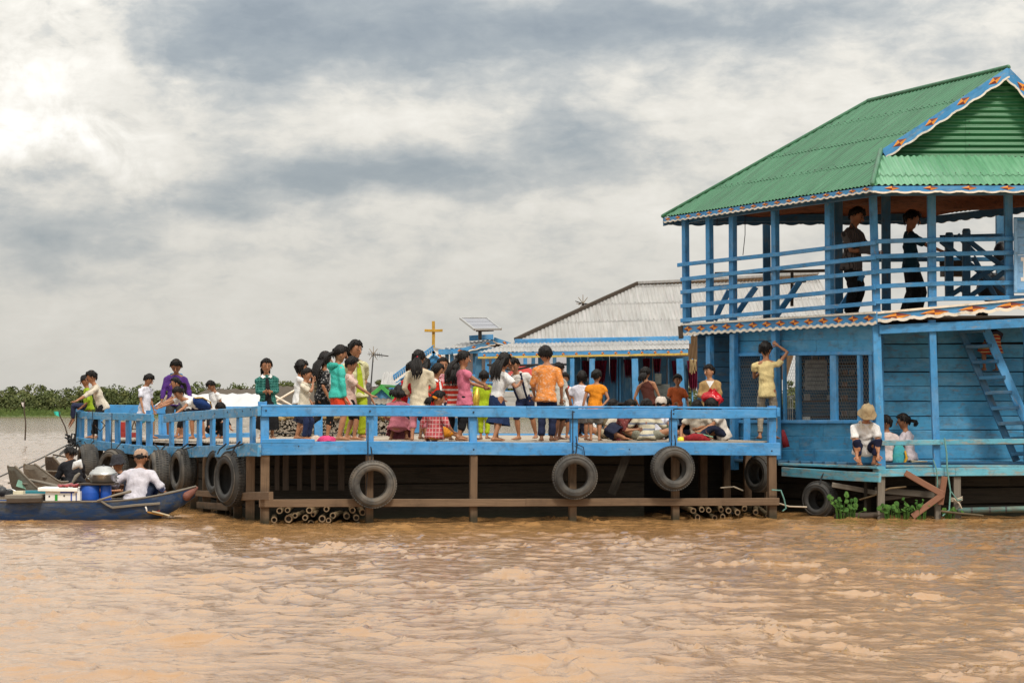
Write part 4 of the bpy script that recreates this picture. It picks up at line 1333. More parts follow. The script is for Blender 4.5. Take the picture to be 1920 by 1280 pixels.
# ropes and the water plants round the house float
rp = thing('mooring_rope', FR(1772, 880, .2), 'thin green rope looped over the lower verandah rail down to the water', 'rope')
rope('rope_strand', [FR(1771, 822, .12), FR(1775, 850, .13), FR(1776, 880, .16), FR(1782, 920, .18), FR(1780, 955, .18), FR(1768, 966, .2)], .012, M_GREENROPE, rp)
rope('rope_strand', [FR(1750, 862, .12), FR(1756, 880, .14), FR(1758, 905, .14), FR(1756, 925, .1)], .009, M_GREENROPE, rp)
rope('rope_strand', [FR(1784, 922, .18), FR(1795, 938, .16), FR(1803, 936, .1)], .009, M_GREENROPE, rp)
kn = thing('rope_lashing', FR(1795, 935, .1), 'pale rope lashing knotted round the stilt beside the green rope', 'rope')
for i in range(3):
    rope('rope_turn', [FR(1782, 933 + 3 * i, .08), FR(1795, 935 + 2.5 * i, .13), FR(1804, 931 + 3 * i, .06)], .010, M_PALEROPE, kn)
rope('rope_end', [FR(1790, 936, .12), FR(1798, 943, .14), FR(1803, 953, .12)], .014, M_PALEROPE, kn)
tag(rope('mooring_line', [FRONT(1460, 943, .0), FR(1480, 949, .05), FR(1512, 950, .1)], .011, M_PALEROPE), 'short pale line tied between the platform stilt and the leaning tyre', 'rope')
tag(rope('mooring_line', [FRONT(1448, 918, .1), FRONT(1464, 919, .1), FRONT(1470, 935, .1), FRONT(1474, 952, .05), FRONT(1468, 957, .05)], .011, M_GREENROPE), 'green line wound round the right end stilt of the platform', 'rope')
tag(rope('mooring_line', [FRONT(1352, 914, -.6), FRONT(1376, 912, -.6), FRONT(1392, 919, -.6)], .012, M_PALEROPE), 'pale rope knotted in the shade under the platform', 'rope')
tag(MB().tube([FR(1612, 936, -.2), FR(1640, 928, -.1), FR(1668, 915, 0), FR(1698, 912, .05)], [.013] * 4, n=6).build('bent_cane', M_BAMBOO, None, True), 'thin bent cane sticking out from under the verandah', 'cane')
tag(MB().tube([FR(1766, 958, .2), FR(1800, 962, .25), FR(1842, 966, .3)], [.018] * 3, n=6).build('driftwood_pole', M_BAMBOO, None, True), 'thin driftwood pole floating beside the pontoon pipe', 'pole')
M_HYA = leaf_mat('hyacinth_leaf', (.035, .10, .016), (.10, .20, .035), (.02, .06, .012), 6.0)
def hyacinth(px, py, n, hgt, label):
    c = P(px, py, 30.15); c.z = 0.0; n += 7
    t = thing('water_hyacinth', c, label, 'plant', 'water hyacinths caught under the house')
    st = MB()
    for i in range(n):
        a = RN.uniform(0, 2 * PI); h = hgt * RN.uniform(.45, 1.0); r = RN.uniform(.02, .16)
        top = c + Vector((math.cos(a) * r * 1.6, math.sin(a) * r * .7, h))
        st.tube([c + Vector((math.cos(a) * r * .6, math.sin(a) * r * .3, -.03)), c.lerp(top, .5) + Vector((0, 0, .03)), top], [.007, .006, .004], n=5)
        lw = RN.uniform(.018, .042)
        lf = MB(); vs = []
        nd = Vector((math.cos(a) * .4 + RN.uniform(-.3, .3), -1 + RN.uniform(0, .7), RN.uniform(.1, .9))).normalized()
        u = nd.cross(Vector((0, 0, 1))).normalized(); v = u.cross(nd)
        vs.append(top + nd * .012)
        for k in range(10):
            b = 2 * PI * k / 10
            vs.append(top + u * (lw * math.cos(b)) + v * (lw * 1.1 * math.sin(b) + lw * .6))
        lf.add(vs, [(0, 1 + k, 1 + (k + 1) % 10) for k in range(10)])
        lf.build('leaf', M_HYA, t, True)
    st.build('stem', M_HYA, t, True)
hyacinth(1578, 962, 6, .36, 'tall round leaved water hyacinth beside the leaning tyre')
hyacinth(1600, 962, 7, .24, 'low water hyacinth between the leaning tyre and the stilt')
hyacinth(1668, 966, 7, .17, 'water hyacinth floating at the foot of the stilt')
hyacinth(1692, 966, 7, .20, 'water hyacinth beside the red brown landing braces')
hyacinth(1722, 964, 6, .28, 'water hyacinth growing behind the red brown landing braces')
hyacinth(1775, 964, 4, .12, 'small water hyacinth at the end of the green rope')
tyre(1538, 936, 30.9, 34, .52, .26, (-.45, -.62, .05), 'tyre standing in the water under the lower verandah', tilt=-.1, squash=.95, ropes=[([SIDE(1548, 880, .2), SIDE(1540, 895, .25), P(1538, 905, 30.75)], .010)])
tyre(1425, 888, 31.3, 34, .56, .20, (-.8, -.55, 0), 'dark tyre hanging in shadow behind the last stilts of the platform')
# red cloth hung on the corner post
bagm = MB()
bagm.tube([P(1468, 806, 31.3), P(1471, 822, 31.25), P(1474, 838, 31.25)], [(.02, .02), (.045, .03), (.055, .03)], n=10, cap=False)
tag(bagm.build('red_cloth', cloth((.13, .010, .016)), None, True), 'dark red cloth bundle hung behind the right end of the railing', 'cloth')

# lower room contents behind the netting
def slab(name, c, s, mat, parent=None, M=None):
    return MB().box(c, s, M).build(name, mat, parent)
sh = thing('shelf', P(1530, 790, 33.2), 'dark shelf unit with stacked white papers inside the netted room', 'shelf')
for i, yv in enumerate((682, 703, 726, 752, 782)):
    p0, p1 = P(1506, yv, 33.2), P(1604, yv, 33.3)
    board('shelf_board', p0, p1, .25, .025, M_DARKWOOD, sh, up=(0, 1, 0))
    for k in range(7):
        if RN.random() < .5:
            p = p0.lerp(p1, (k + .5) / 7)
            hh = RN.uniform(.05, .12)
            slab('paper_stack', p + Vector((0, -.02, hh / 2 + .015)), (RN.uniform(.05, .10), .18, hh), plain('paper%d' % (k % 3), [(.32, .31, .29), (.18, .17, .16), (.26, .16, .12)][k % 3], .8), sh)
pap = thing('poster', P(1532, 735, 33.0), 'pale printed notice pinned up inside the netted room', 'poster')
slab('sheet', P(1530, 703, 32.95), (.34, .006, .46), plain('poster_paper', (.40, .39, .36), .8, .3, 12), pap)
for k in range(6):
    slab('print_line', P(1530, 682 + 8 * k, 32.94), (.28, .008, .018), plain('print_ink', (.24, .24, .24), .8), pap)
ch = thing('wire_rack', P(1482, 790, 32.3), 'white wire rack standing inside the netted room', 'rack')
for k in range(4):
    p = P(1474 + 4 * k, 790, 32.3); q = P(1474 + 4 * k, 742, 32.3)
    board('rack_bar', p, q, .014, .014, M_WHITE, ch, up=(1, 0, 0))
for yv in (743, 765, 788):
    board('rack_bar', P(1472, yv, 32.28), P(1489, yv, 32.28), .016, .014, M_WHITE, ch)
slab('white_basin', P(1512, 786, 32.3), (.10, .12, .08), M_WHITE, ch)

# ================================================================== grey-roofed house behind the platform
h2 = thing('floating_house', (3, 44, 0), 'single storey blue house under a pale zinc roof behind the platform', 'house')
Y2 = 42.0
def P2(px, py, d=0.0): return P(px, py, Y2 + d)
def zroof(parent, pts, rows, sheet=.85, o=None, u=None, v=None, mat=None, period=.08):
    corr_roof(parent, 'roof_sheet', o, u, v, pts, sheet, rows, period, .009, mat or M_ZINC)
# lower skirt roof
s0, s1, s2, s3 = P2(893, 661), P2(1292, 654), P2(1292, 646, 1.3), P2(965, 641, 1.3)
r2 = board('roof', P2(905, 664, .1), P2(1290, 657, .1), .06, .05, M_HBLUE, h2)
zroof(r2, [s0, s1, s2, s3], [-.1, .7, 2.2], o=s0, u=s1 - s0, v=s3 - s0)
valance(h2, 'eave_fascia', P2(896, 662, -.05), P2(1290, 655, -.05), (0, -1, 0), .10, .4, .005, M_HBLUE, top=False, trim_mat=M_YELLOW, trim_w=.035, dia=(.035, .032, .245, -.045))
# upper roof
q0, q1 = P2(966, 638, 1.2), P2(1330, 630, 1.2)
q2, q3 = P2(1535, 514, 4.2), P2(1196, 533, 4.2)
q1b = P2(1600, 622, 1.2)
zroof(r2, [q0, q1b, q2, q3], [-.1, 1.05, 2.1, 3.15, 5.0], o=q0, u=q1b - q0, v=q3 - q0)
board('barge_strip', q0 + Vector((0, -.03, .02)), q3 + Vector((0, -.03, .03)), .07, .06, M_DARKWOOD, h2)
board('ridge_cap', q3 + Vector((0, 0, .03)), q2 + Vector((0, 0, .03)), .06, .16, M_ZINC, h2)
board('eave_board', P2(965, 643, 1.15), P2(1295, 637, 1.15), .16, .04, M_HBLUE, h2)
# right-hand cross gable seen through the verandah of the green-roofed house
c0, c1, c2 = P2(1440, 596, 1.0), P2(1580, 560, 1.0), P2(1535, 515, 4.0)
# far slope for other viewpoints
bk = Vector((0, 5.5, -2.2))
zroof(r2, [q3, q2, q2 + bk, q3 + bk], [-6.5, -3, 0.1], o=q3, u=q2 - q3, v=-bk, mat=M_ZINC)
# posts and wall with curtains
for px, px2, wd in [(1073, 1073, 8), (1110, 1110, 10), (1190, 1194, 12), (1274, 1282, 13)]:
    board('post', P2(px2, 818), P2(px, 672), wpx(wd, Y2), .1, M_HBLUE, h2, up=(1, 0, 0))
for px in (897, 1015):
    board('post', P2(px, 818, .1), P2(px, 668, .1), .13, .1, M_DKBLUE, h2, up=(1, 0, 0))
wy = 1.25
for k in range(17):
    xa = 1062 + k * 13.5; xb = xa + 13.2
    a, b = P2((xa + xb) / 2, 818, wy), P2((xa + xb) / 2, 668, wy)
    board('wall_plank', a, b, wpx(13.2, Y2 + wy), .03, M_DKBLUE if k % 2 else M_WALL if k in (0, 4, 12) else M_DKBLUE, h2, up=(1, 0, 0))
for px in (1090, 1133, 1158, 1163, 1214, 1254, 1299):
    board('frame_strip', P2(px, 815, wy - .05), P2(px - 1, 672, wy - .05), .03, .03, M_HBLUE, h2, up=(1, 0, 0))
M_CURT = cloth((.15, .010, .035), 'flecks', (.04, .006, .02), .4)
for (px, w_, y0, y1) in [(1100, 18, 676, 712), (1125, 26, 676, 718), (1150, 14, 674, 716), (1178, 18, 674, 706), (1212, 14, 672, 702), (1232, 16, 672, 700), (1270, 22, 676, 712), (1300, 24, 676, 730)]:
    mb = MB()
    n = 14
    for i in range(n + 1):
        f = i / n
        p = P2(px + (f - .5) * w_, y0, wy - .10 + .04 * math.sin(i * 1.9)); q = P2(px + (f - .5) * w_ * .6, y1 + 5 * math.sin(i * 2.3), wy - .10 + .05 * math.sin(i * 1.9 + 1))
        mb.v += [tuple(p), tuple(q)]
    for i in range(n): mb.f.append((2*i, 2*i+2, 2*i+3, 2*i+1)); mb.mi.append(0)
    mb.build('curtain', M_CURT, h2, True)
mb = MB()
for (x0, y0, x1, y1) in [(1222, 720, 1256, 760), (1228, 700, 1240, 722)]:
    a, b = P2(x0, y1, wy - .12), P2(x1, y0, wy - .12); mb.box((a + b) / 2, (b.x - a.x, .02, b.z - a.z))
mb.build('pale_panel', plain('chalky_panel', (.22, .25, .24), .8, .5, 5), h2)
mb = MB()
for k in range(7): mb.tube([P2(1300 + RN.uniform(-6, 6), 676, .9), P2(1298 + RN.uniform(-9, 9), 700 + RN.uniform(-8, 8), .9)], [.03, .015], n=5)
tag(mb.build('dried_bundle', plain('straw', (.33, .24, .12), .9, .3), None, True), 'bundle of dried straw hanging under the zinc roofed porch', 'bundle')
fl = 815
board('floor_edge', P2(880, 818, -.2), P2(1300, 820, -.2), .14, .06, M_DKBLUE, h2)
for k in range(6):
    board('porch_plank', P2(885, 818, .0 + .22 * k), P2(1320, 820, .0 + .22 * k), .21, .04, M_DECK, h2, up=(0, 1, 0))
for k in range(3):
    a = P2(890, 835, -.1); a.z = .55 - .28 * k
    board('hull_plank', a, Vector((5.0, a.y, a.z)), .27, .06, M_HULL, h2)

# ================================================================== small things on roofs: aerials, solar panel
def aerial(base, top, span, label, az):
    t = thing('aerial', base, label, 'antenna', 'television aerials on the floating village roofs')
    MB().tube([base, top], [.022, .014], n=6).build('mast', M_DARKMETAL, t, True)
    d = Vector((math.cos(az), math.sin(az), -.12)).normalized(); s = Vector((-d.y, d.x, 0)).normalized()
    for k in (-1, 1):
        MB().tube([top + s * .05 * k, top + d * span + s * .14 * k], [.013, .010], n=5).build('boom', M_DARKMETAL, t)
    for i in range(7):
        c = top + d * (span * (i - 2) / 7)
        MB().tube([c - Vector((0, 0, .05)) - s * .16, c + s * .16 + Vector((0, 0, .05))], [.008, .008], n=5).build('element', M_DARKMETAL, t)
    for k in range(8):
        a = k * PI / 4
        MB().tube([top, top + Vector((math.cos(a) * .14, 0, math.sin(a) * .19))], [.010, .006], n=5).build('reflector_rod', M_BAMBOO, t)
    return t
aerial(P(692, 768, 52), P(700, 664, 52), .36, 'tangled television aerial on a thin mast behind the tall girl', .1)
aerial(P(1093, 600, 46), P(1093, 569, 46), .12, 'small dark television aerial above the zinc roof ridge', 1.2)
sp = thing('solar_panel', P(900, 632, 57), 'tilted solar panel on a short pole above the far verandah roof', 'solar panel')
MB().tube([P(900, 634, 57), P(900, 616, 57)], [.05, .05], n=8).build('pole', M_DARKMETAL, sp, True)
pc = [P(863, 596, 58.2), P(913, 596, 58.2), P(939, 616, 56.6), P(890, 617, 56.6)]
for k in range(3):
    f0, f1 = k / 3 + .012, (k + 1) / 3 - .012
    mb = MB()
    vs = [pc[0].lerp(pc[3], f0), pc[1].lerp(pc[2], f0), pc[1].lerp(pc[2], f1), pc[0].lerp(pc[3], f1)]
    dn = Vector((0, .01, -.04))
    mb.add(vs + [v + dn for v in vs], [(0, 1, 2, 3), (7, 6, 5, 4), (0, 4, 5, 1), (1, 5, 6, 2), (2, 6, 7, 3), (3, 7, 4, 0)])
    mb.build('panel', plain('solar_glass', (.16, .16, .19), .12, .1, 3, spec=.8), sp)
for (a, b) in ((0, 1), (1, 2), (2, 3), (3, 0)):
    board('panel_frame', pc[a] + Vector((0, 0, -.01)), pc[b] + Vector((0, 0, -.01)), .06, .05, M_STEEL, sp)
board('bracket', P(893, 619, 57), P(925, 618, 56.8), .08, .06, M_DARKMETAL, sp)

# ================================================================== blue chapel with the gold cross
chp = thing('chapel', P(800, 770, 60), 'small blue floating chapel with a crested gable behind the children', 'chapel')
def P6(px, py, d=0.0): return P(px, py, 60 + d)
pk, le, re = P6(813, 656), P6(738, 712), P6(866, 688)
ln_ = VPlane((0, 60.15), (1, 60.15))
mb = MB()
bl, br = P6(752, 706, .15), P6(858, 686, .15)
mb.add([bl, P6(814, 660, .15), br, Vector((br.x, br.y, .9)), Vector((bl.x, bl.y, .9)),
        bl + Vector((0, .1, 0)), P6(814, 660, .25), br + Vector((0, .1, 0)), Vector((br.x, br.y + .1, .9)), Vector((bl.x, bl.y + .1, .9))],
       [(0, 4, 3, 2, 1), (5, 6, 7, 8, 9), (0, 1, 6, 5), (1, 2, 7, 6), (2, 3, 8, 7), (4, 0, 5, 9)])
mb.build('gable_wall', M_HBLUE, chp)
dp = Vector((.6, 5.0, 0))
rc = board('roof', pk + dp * .02 + Vector((0, 0, .03)), pk + dp + Vector((0, 0, .03)), .08, .08, M_ZINC, chp)
corr_roof(rc, 'roof_sheet', le, dp, pk - le, [le, le + dp, pk + dp, pk], .9, [-.1, 1.0, 2.4], .12, .014, M_ZINC, nails=False)
corr_roof(rc, 'roof_sheet', re, dp, pk - re, [re, re + dp, pk + dp, pk], .9, [-.1, 2.4], .12, .014, M_ZINC, nails=False)
vb = Vector((0, -.12, 0))
valance(chp, 'barge_board', le + vb, pk + vb, (0, -1, 0), .10, .18, .03, M_WHITE, top=False, trim_mat=M_HBLUE)
valance(chp, 'barge_board', pk + vb, re + vb, (0, -1, 0), .10, .18, .03, M_WHITE, top=False, trim_mat=M_HBLUE, dia=(.08, .04, .4, -.05))
valance(chp, 'barge_board', le + vb * .5 + Vector((.1, 0, -.13)), pk + vb * .5 + Vector((0, 0, -.12)), (0, -1, 0), .13, .5, .005, M_HBLUE, top=False, trim=False)
for i in range(20):       # crest of little carved teeth up the rake
    p = le.lerp(pk, (i + .5) / 20)
    MB().tube([p + vb, p + vb + Vector((-.02, 0, .11)), p + vb + Vector((.03, 0, .15))], [.03, .028, .012], n=5).build('crest_tooth', M_HBLUE, chp)
crs = thing('cross', P6(813, 655, .2), 'gold painted wooden cross standing on the chapel gable', 'cross')
M_GOLD = plain('gold_paint', (.42, .24, .03), .45, .2, 10)
board('upright', P6(812.5, 656, .2), P6(812.5, 602, .2), .085, .08, M_GOLD, crs, up=(1, 0, 0))
board('crossbar', P6(796, 619.5, .14), P6(830, 619.5, .14), .075, .07, M_GOLD, crs)

# verandah building with the solar panel
vh = thing('verandah_house', P(900, 770, 57), 'open blue verandah building with a pale roof between chapel and zinc roofed house', 'house')
def P7(px, py, d=0.0): return P(px, py, 57 + d)
a0, a1, a2, a3 = P7(822, 656), P7(928, 645), P7(932, 631, 2.0), P7(884, 637, 2.4)
rv = board('roof', P7(880, 634, 1.4), P7(925, 632, 1.4), .14, .3, M_HBLUE, vh)
corr_roof(rv, 'roof_sheet', a0, a1 - a0, a3 - a0, [a0, a1, a2, a3], .9, [-.2, 1.2, 4], .12, .014, M_ZINC, nails=False)
b0 = P7(970, 646, 1.0)
corr_roof(rv, 'roof_sheet', a1, Vector((0, 1, 0)), b0 - a1, [P7(925, 633, 0), P7(925, 633, 4), P7(972, 648, 4), P7(972, 648, 0)], .9, [-4, 4], .12, .014, M_ZINC, nails=False)
valance(vh, 'barge_board', P7(848, 657, -.1), P7(927, 637, -.1), (0, -1, 0), .11, .25, .03, M_HBLUE, top=False, dia=(.07, .04, .36, -.05))
valance(vh, 'barge_board', P7(927, 632, -.1), P7(968, 646, -.1), (0, -1, 0), .11, .25, .03, M_HBLUE, top=False, dia=(.07, .04, .36, -.05))
mb = MB(); mb.add([P7(930, 640, .3), P7(968, 650, .3), P7(915, 650, .3)], [(0, 2, 1)]); mb.add([P7(930, 640, .4), P7(968, 650, .4), P7(915, 650, .4)], [(0, 1, 2)])
mb.build('gable_wall', M_DARKWOOD, vh)
board('eave_beam', P7(822, 660), P7(960, 655), .14, .08, M_HBLUE, vh)
for px in (838, 847, 857, 866, 890, 913, 925, 948, 967, 985, 1000, 1020, 1040):
    board('post', P7(px, 765, .2), P7(px, 652, .2), .10, .09, M_HBLUE if px % 2 else M_DKBLUE, vh, up=(1, 0, 0))
for yv, th in ((704, .08), (735, .13), (716, .05)):
    board('rail', P7(846, yv), P7(1060, yv + 3), th, .05, M_HBLUE, vh)
tag(MB().box(P7(955, 690, 1.6), (3.2, .06, 1.1)).build('wall_panel', plain('lilac_wall', (.42, .43, .47), .7, .06), vh))
for k in range(5):
    board('base_plank', P7(840, 738 + 10 * k, -.6), P7(1065, 739 + 10 * k, -.6), .14, .05, raw_wood('pale_boat_plank', (.36, .37, .36), (.45, .45, .44)) if k == 0 else bpy.data.materials['pale_boat_plank'], vh)
tag(rope('black_hose', [P(915, 684, 50), P(960, 685, 50), P(1000, 684, 50), P(1062, 683, 50)], .03, M_BLACKROPE), 'black hose slung level behind the girl in the white blouse', 'hose')
tag(rope('black_hose', [P(940, 690, 50), P(962, 694, 50), P(990, 688, 50), P(1002, 684, 50)], .028, M_BLACKROPE), 'black hose sagging below the level one behind the bending boy', 'hose')
ub = thing('umbrella', P(975, 702, 52), 'faded red parasol behind the bending boy', 'umbrella')
MB().lathe([(.02, .28), (.25, .17), (.48, .0)], c=P(980, 700, 52) - Vector((0, 0, .08)), n=8).build('canopy', cloth((.45, .06, .05)), ub)
MB().tube([P(980, 692, 52), P(980, 735, 52)], [.02, .02], n=5).build('pole', M_DARKWOOD, ub)

# ================================================================== the low huts left of the chapel
hut = thing('market_hut', P(715, 770, 50), 'little blue hut with a green edged gable and grey awning', 'hut')
def P5(px, py, d=0.0): return P(px, py, 50 + d)
pk, le, re = P5(716, 725), P5(690, 746), P5(744, 750)
mb = MB(); f_ = [pk + Vector((0, .12, -.05)), le + Vector((.1, .12, 0)), Vector((le.x + .1, le.y + .12, .95)), Vector((re.x - .1, re.y + .12, .95)), re + Vector((-.1, .12, 0))]
mb.add(f_ + [v + Vector((0, .08, 0)) for v in f_], [(0, 1, 2, 3, 4), (9, 8, 7, 6, 5), (0, 5, 6, 1), (0, 4, 9, 5), (1, 6, 7, 2), (4, 3, 8, 9)])
mb.build('wall', M_HBLUE, hut)
M_GRN = plain('green_trim', (.05, .30, .06), .5, .2)
rh = board('roof', pk + Vector((0, -.1, .03)), pk + Vector((.2, 2.6, .03)), .06, .06, M_GRN, hut)
for (a, b) in ((le, pk), (pk, re)):
    board('barge_board', a + Vector((0, -.12, 0)), b + Vector((0, -.12, 0)), .09, .03, M_GRN, hut)
    corr_roof(rh, 'roof_sheet', a, Vector((0, 1, 0)), b - a, [a, b, b + Vector((.1, 2.6, 0)), a + Vector((.1, 2.6, 0))], 1.0, [-.1, 1.2, 3], .12, .012, M_GREENROOF, nails=False)
aw = [P5(686, 757, -.7), P5(752, 758, -.7), P5(744, 748), P5(690, 746)]
corr_roof(hut, 'awning_sheet', aw[0], aw[1] - aw[0], aw[3] - aw[0], aw, .9, [-.2, 1.4], .12, .012, roof_metal('old_zinc', (.20, .17, .14), (.28, .25, .21), rustiness=.6), nails=False)
for px in (688, 705, 725, 748):
    board('post', P5(px, 782, -.6), P5(px, 757, -.6), .09, .08, M_DARKWOOD, hut, up=(1, 0, 0))
for (x0, x1) in ((690, 703), (708, 722), (728, 745)):
    a, b = P5(x0, 771, -.3), P5(x1, 760, -.3)
    MB().box((a + b) / 2, (b.x - a.x, .03, b.z - a.z)).build('blue_sheet', cloth((.10, .32, .62)), hut)
h4 = thing('far_hut', P(735, 770, 70), 'distant blue hut with a flat pale roof right of the green edged hut', 'hut')
a, b = P(712, 724, 70), P(770, 720, 70)
corr_roof(h4, 'roof_sheet', a, b - a, Vector((0, 2, .5)), [a, b, b + Vector((0, 2, .5)), a + Vector((0, 2, .5))], 1.0, [-.1, 3], .14, .014, M_ZINC, nails=False)
board('eave_board', P(712, 727, 70), P(770, 723, 70), .12, .05, M_HBLUE, h4)
board('wall', P(715, 745, 70.4), P(768, 743, 70.4), .75, .08, M_DKBLUE, h4)
for px in (718, 740, 762): board('post', P(px, 770, 70), P(px, 726, 70), .12, .1, M_HBLUE, h4, up=(1, 0, 0))
def thatch_hut(label, ridge, eave, back, wall, Y):
    t = thing('thatched_hut', P((eave[0][0] + eave[1][0]) / 2, 775, Y), label, 'hut', 'dark thatched huts of the floating village')
    e0, e1 = P(*eave[0], Y), P(*eave[1], Y); r0, r1 = P(*ridge[0], Y + back), P(*ridge[1], Y + back)
    n = 16; m = 5
    mb = MB()
    for j in range(m + 1):
        for i in range(n + 1):
            p = e0.lerp(e1, i / n).lerp(r0.lerp(r1, i / n), j / m)
            k = RN.uniform(-.05, .05)
            mb.v.append((p.x, p.y + k, p.z + RN.uniform(-.03, .04)))
            
    for j in range(m):
        for i in range(n):
            a = j * (n + 1) + i; mb.f.append((a, a + 1, a + n + 2, a + n + 1)); mb.mi.append(0)
    mb.build('roof', M_THATCH, t)
    mb = MB(); mb.add([r0, r1, r1 + Vector((0, back, e1.z - r1.z)), r0 + Vector((0, back, e0.z - r0.z))], [(0, 1, 2, 3)]); mb.build('roof', M_THATCH, t)
    w0, w1 = e0 + Vector((.1, .3, -.05)), e1 + Vector((-.1, .3, -.05))
    for k in range(4):
        board('wall_board', Vector((w0.x, w0.y, w0.z - .15 - .3 * k)), Vector((w1.x, w1.y, w1.z - .15 - .3 * k)), .29, .05, wall, t)
    return t
thatch_hut('long low hut with a sagging dark roof and pale wall behind the white tarpaulin', ((385, 731), (482, 728)), ((362, 741), (486, 739)), 1.2, plain('pale_wall', (.42, .42, .40), .8), 62)
thatch_hut('dark thatched hut behind the children in white shirts', ((524, 724), (640, 721)), ((505, 770), (650, 772)), 2.2, M_DARKWOOD, 58)
thatch_hut('dark thatched hut left of the green edged hut', ((640, 727), (715, 724)), ((632, 775), (722, 770)), 2.2, M_DARKWOOD, 60)
# white tarpaulin roof of a boat shelter
tp = thing('tarpaulin_shelter', P(400, 775, 46), 'white tarpaulin stretched over a low boat shelter', 'shelter')
t0, t1, t2, t3 = P(283, 765, 45), P(500, 766, 45), P(500, 737, 48), P(316, 740, 48)
n, m = 20, 8
mb = MB()
for j in range(m + 1):
    for i in range(n + 1):
        p = t0.lerp(t1, i / n).lerp(t3.lerp(t2, i / n), j / m)
        mb.v.append(tuple(p + Vector((0, 0, .05 * math.sin(i * 1.3) * math.sin(PI * j / m) + .02 * math.sin(i * 4)))))
for j in range(m):
    for i in range(n):
        a = j * (n + 1) + i; mb.f.append((a, a + 1, a + n + 2, a + n + 1)); mb.mi.append(0)
mb.build('tarpaulin', M_TARP, tp, True)
for f in (.02, .5, .98):
    p = t0.lerp(t1, f); board('pole', p, Vector((p.x, p.y, .3)), .06, .06, M_BAMBOO, tp, up=(1, 0, 0))
for px in (293,): board('pole', P(px, 764, 45), P(px + 25, 738, 47), .04, .05, M_BAMBOO, tp, up=(1, 0, 0))
for (x0, y0, x1, y1) in [(500, 762, 560, 727), (505, 750, 548, 768), (515, 742, 565, 770)]:
    tag(MB().tube([P(x0, y0, 44), P(x1, y1, 44)], [.026, .022], n=6).build('leaning_pole', M_CREAM, None, True), {500: 'pale pole sloping up between plaid jacket girl and boy in cream polo', 505: 'low pale pole sloping down behind the rail', 515: 'steeper pale pole sloping down behind the rail'}[x0], 'pole', 'pale poles leaning behind the platform')
# firewood raft: rows of split wood with bundles on top
fw = thing('firewood_raft', P(620, 812, 40.9), 'raft piled with firewood and straw bundles behind the platform', 'firewood raft')
rs = np.random.RandomState(9)
mb = MB()
x0, x1 = P(488, 800, 41).x, P(768, 800, 41).x
M_FIRE = raw_wood('split_firewood', (.24, .19, .14), (.46, .41, .34), .9, .7)
M_STRAW = raw_wood('straw_bundle', (.30, .20, .08), (.42, .31, .15), .9, .5)
for i in range(1500):
    x = rs.uniform(x0, x1); z = rs.uniform(.93, 1.34); r = rs.uniform(.018, .04)
    a = rs.uniform(0, PI)
    mb.tube([(x, 41 + rs.uniform(-.06, .03), z), (x + rs.uniform(-.06, .06), 41.5, z + rs.uniform(-.04, .04))], [(r, r * .55), (r, r * .6)], n=5, cap=False, side=(math.cos(a), 0, math.sin(a)))
tag(mb.build('split_logs', M_FIRE, fw), kind='stuff')
MB().box(((x0 + x1) / 2, 41.45, 1.1), (x1 - x0, .7, .42)).build('log_core', M_DARKWOOD, fw)
for i in range(26):
    x = x0 + (x1 - x0) * (i + .5) / 26 + rs.uniform(-.06, .06); z = 1.38 + rs.uniform(-.03, .06)
    l = rs.uniform(.10, .22)
    MB().tube([(x - l, 41 + rs.uniform(-.1, .2), z), (x + l, 41 + rs.uniform(-.1, .2), z + rs.uniform(-.06, .06))], [(.07, .05), (.06, .045)], n=7).build('bundle', M_STRAW, fw)
tag(rope('black_cable', [P(495, 812.5, 40.0), P(600, 812, 40.0), P(720, 811.5, 40.0), P(800, 812, 40)], .012, M_BLACKROPE), 'thin black cable lying along the back edge of the deck', 'cable')

# ================================================================== stakes and the far boat
def stake(px, yt, yb, px2, Y, flagc, label, cat):
    t = thing('fishing_stake', P(px2, yb, Y), label, 'stake', 'flagged fishing stakes in the open water')
    a, b = P(px2, yb + 4, Y), P(px, yt, Y)
    MB().tube([a, a.lerp(b, .4) + Vector((.04, 0, 0)), a.lerp(b, .75) + Vector((-.03, 0, 0)), b], [.035, .03, .028, .016], n=6).build('stick', M_DARKWOOD, t, True)
    c = a.lerp(b, .82)
    mb = MB(); n = 6
    for i in range(n + 1):
        mb.v += [tuple(c + Vector((-.02 - .03 * i * cat, .05 * math.sin(i), .16))), tuple(c + Vector((.02 - .03 * i * cat, .05 * math.sin(i + 1), -.10 + .02 * i)))]
    for i in range(n): mb.f.append((2*i, 2*i+2, 2*i+3, 2*i+1)); mb.mi.append(0)
    mb.build('flag', cloth(flagc), t)
stake(46, 747, 820, 47, 95, (.62, .58, .56), 'upright fishing stake with a white rag', .8)
stake(110, 768, 818, 128, 95, (.05, .50, .40), 'leaning fishing stake with a green rag', 1.6)
rb = thing('red_skiff', P(240, 806, 70), 'small red boat with a frame seen between the balusters', 'boat')
a, b = P(222, 815, 70), P(262, 815, 70)
board('hull', a, b, .16, .7, plain('red_boat', (.22, .02, .015), .5), rb)
board('cabin', P(228, 802, 70), P(236, 802, 70), .4, .4, plain('red_box', (.26, .02, .015), .5), rb)
for (x0, y0, x1, y1) in [(244, 814, 252, 788), (252, 788, 258, 814), (246, 804, 256, 804)]:
    board('frame_bar', P(x0, y0, 69.8), P(x1, y1, 69.8), .035, .035, M_DARKWOOD, rb, up=(0, 1, 0))

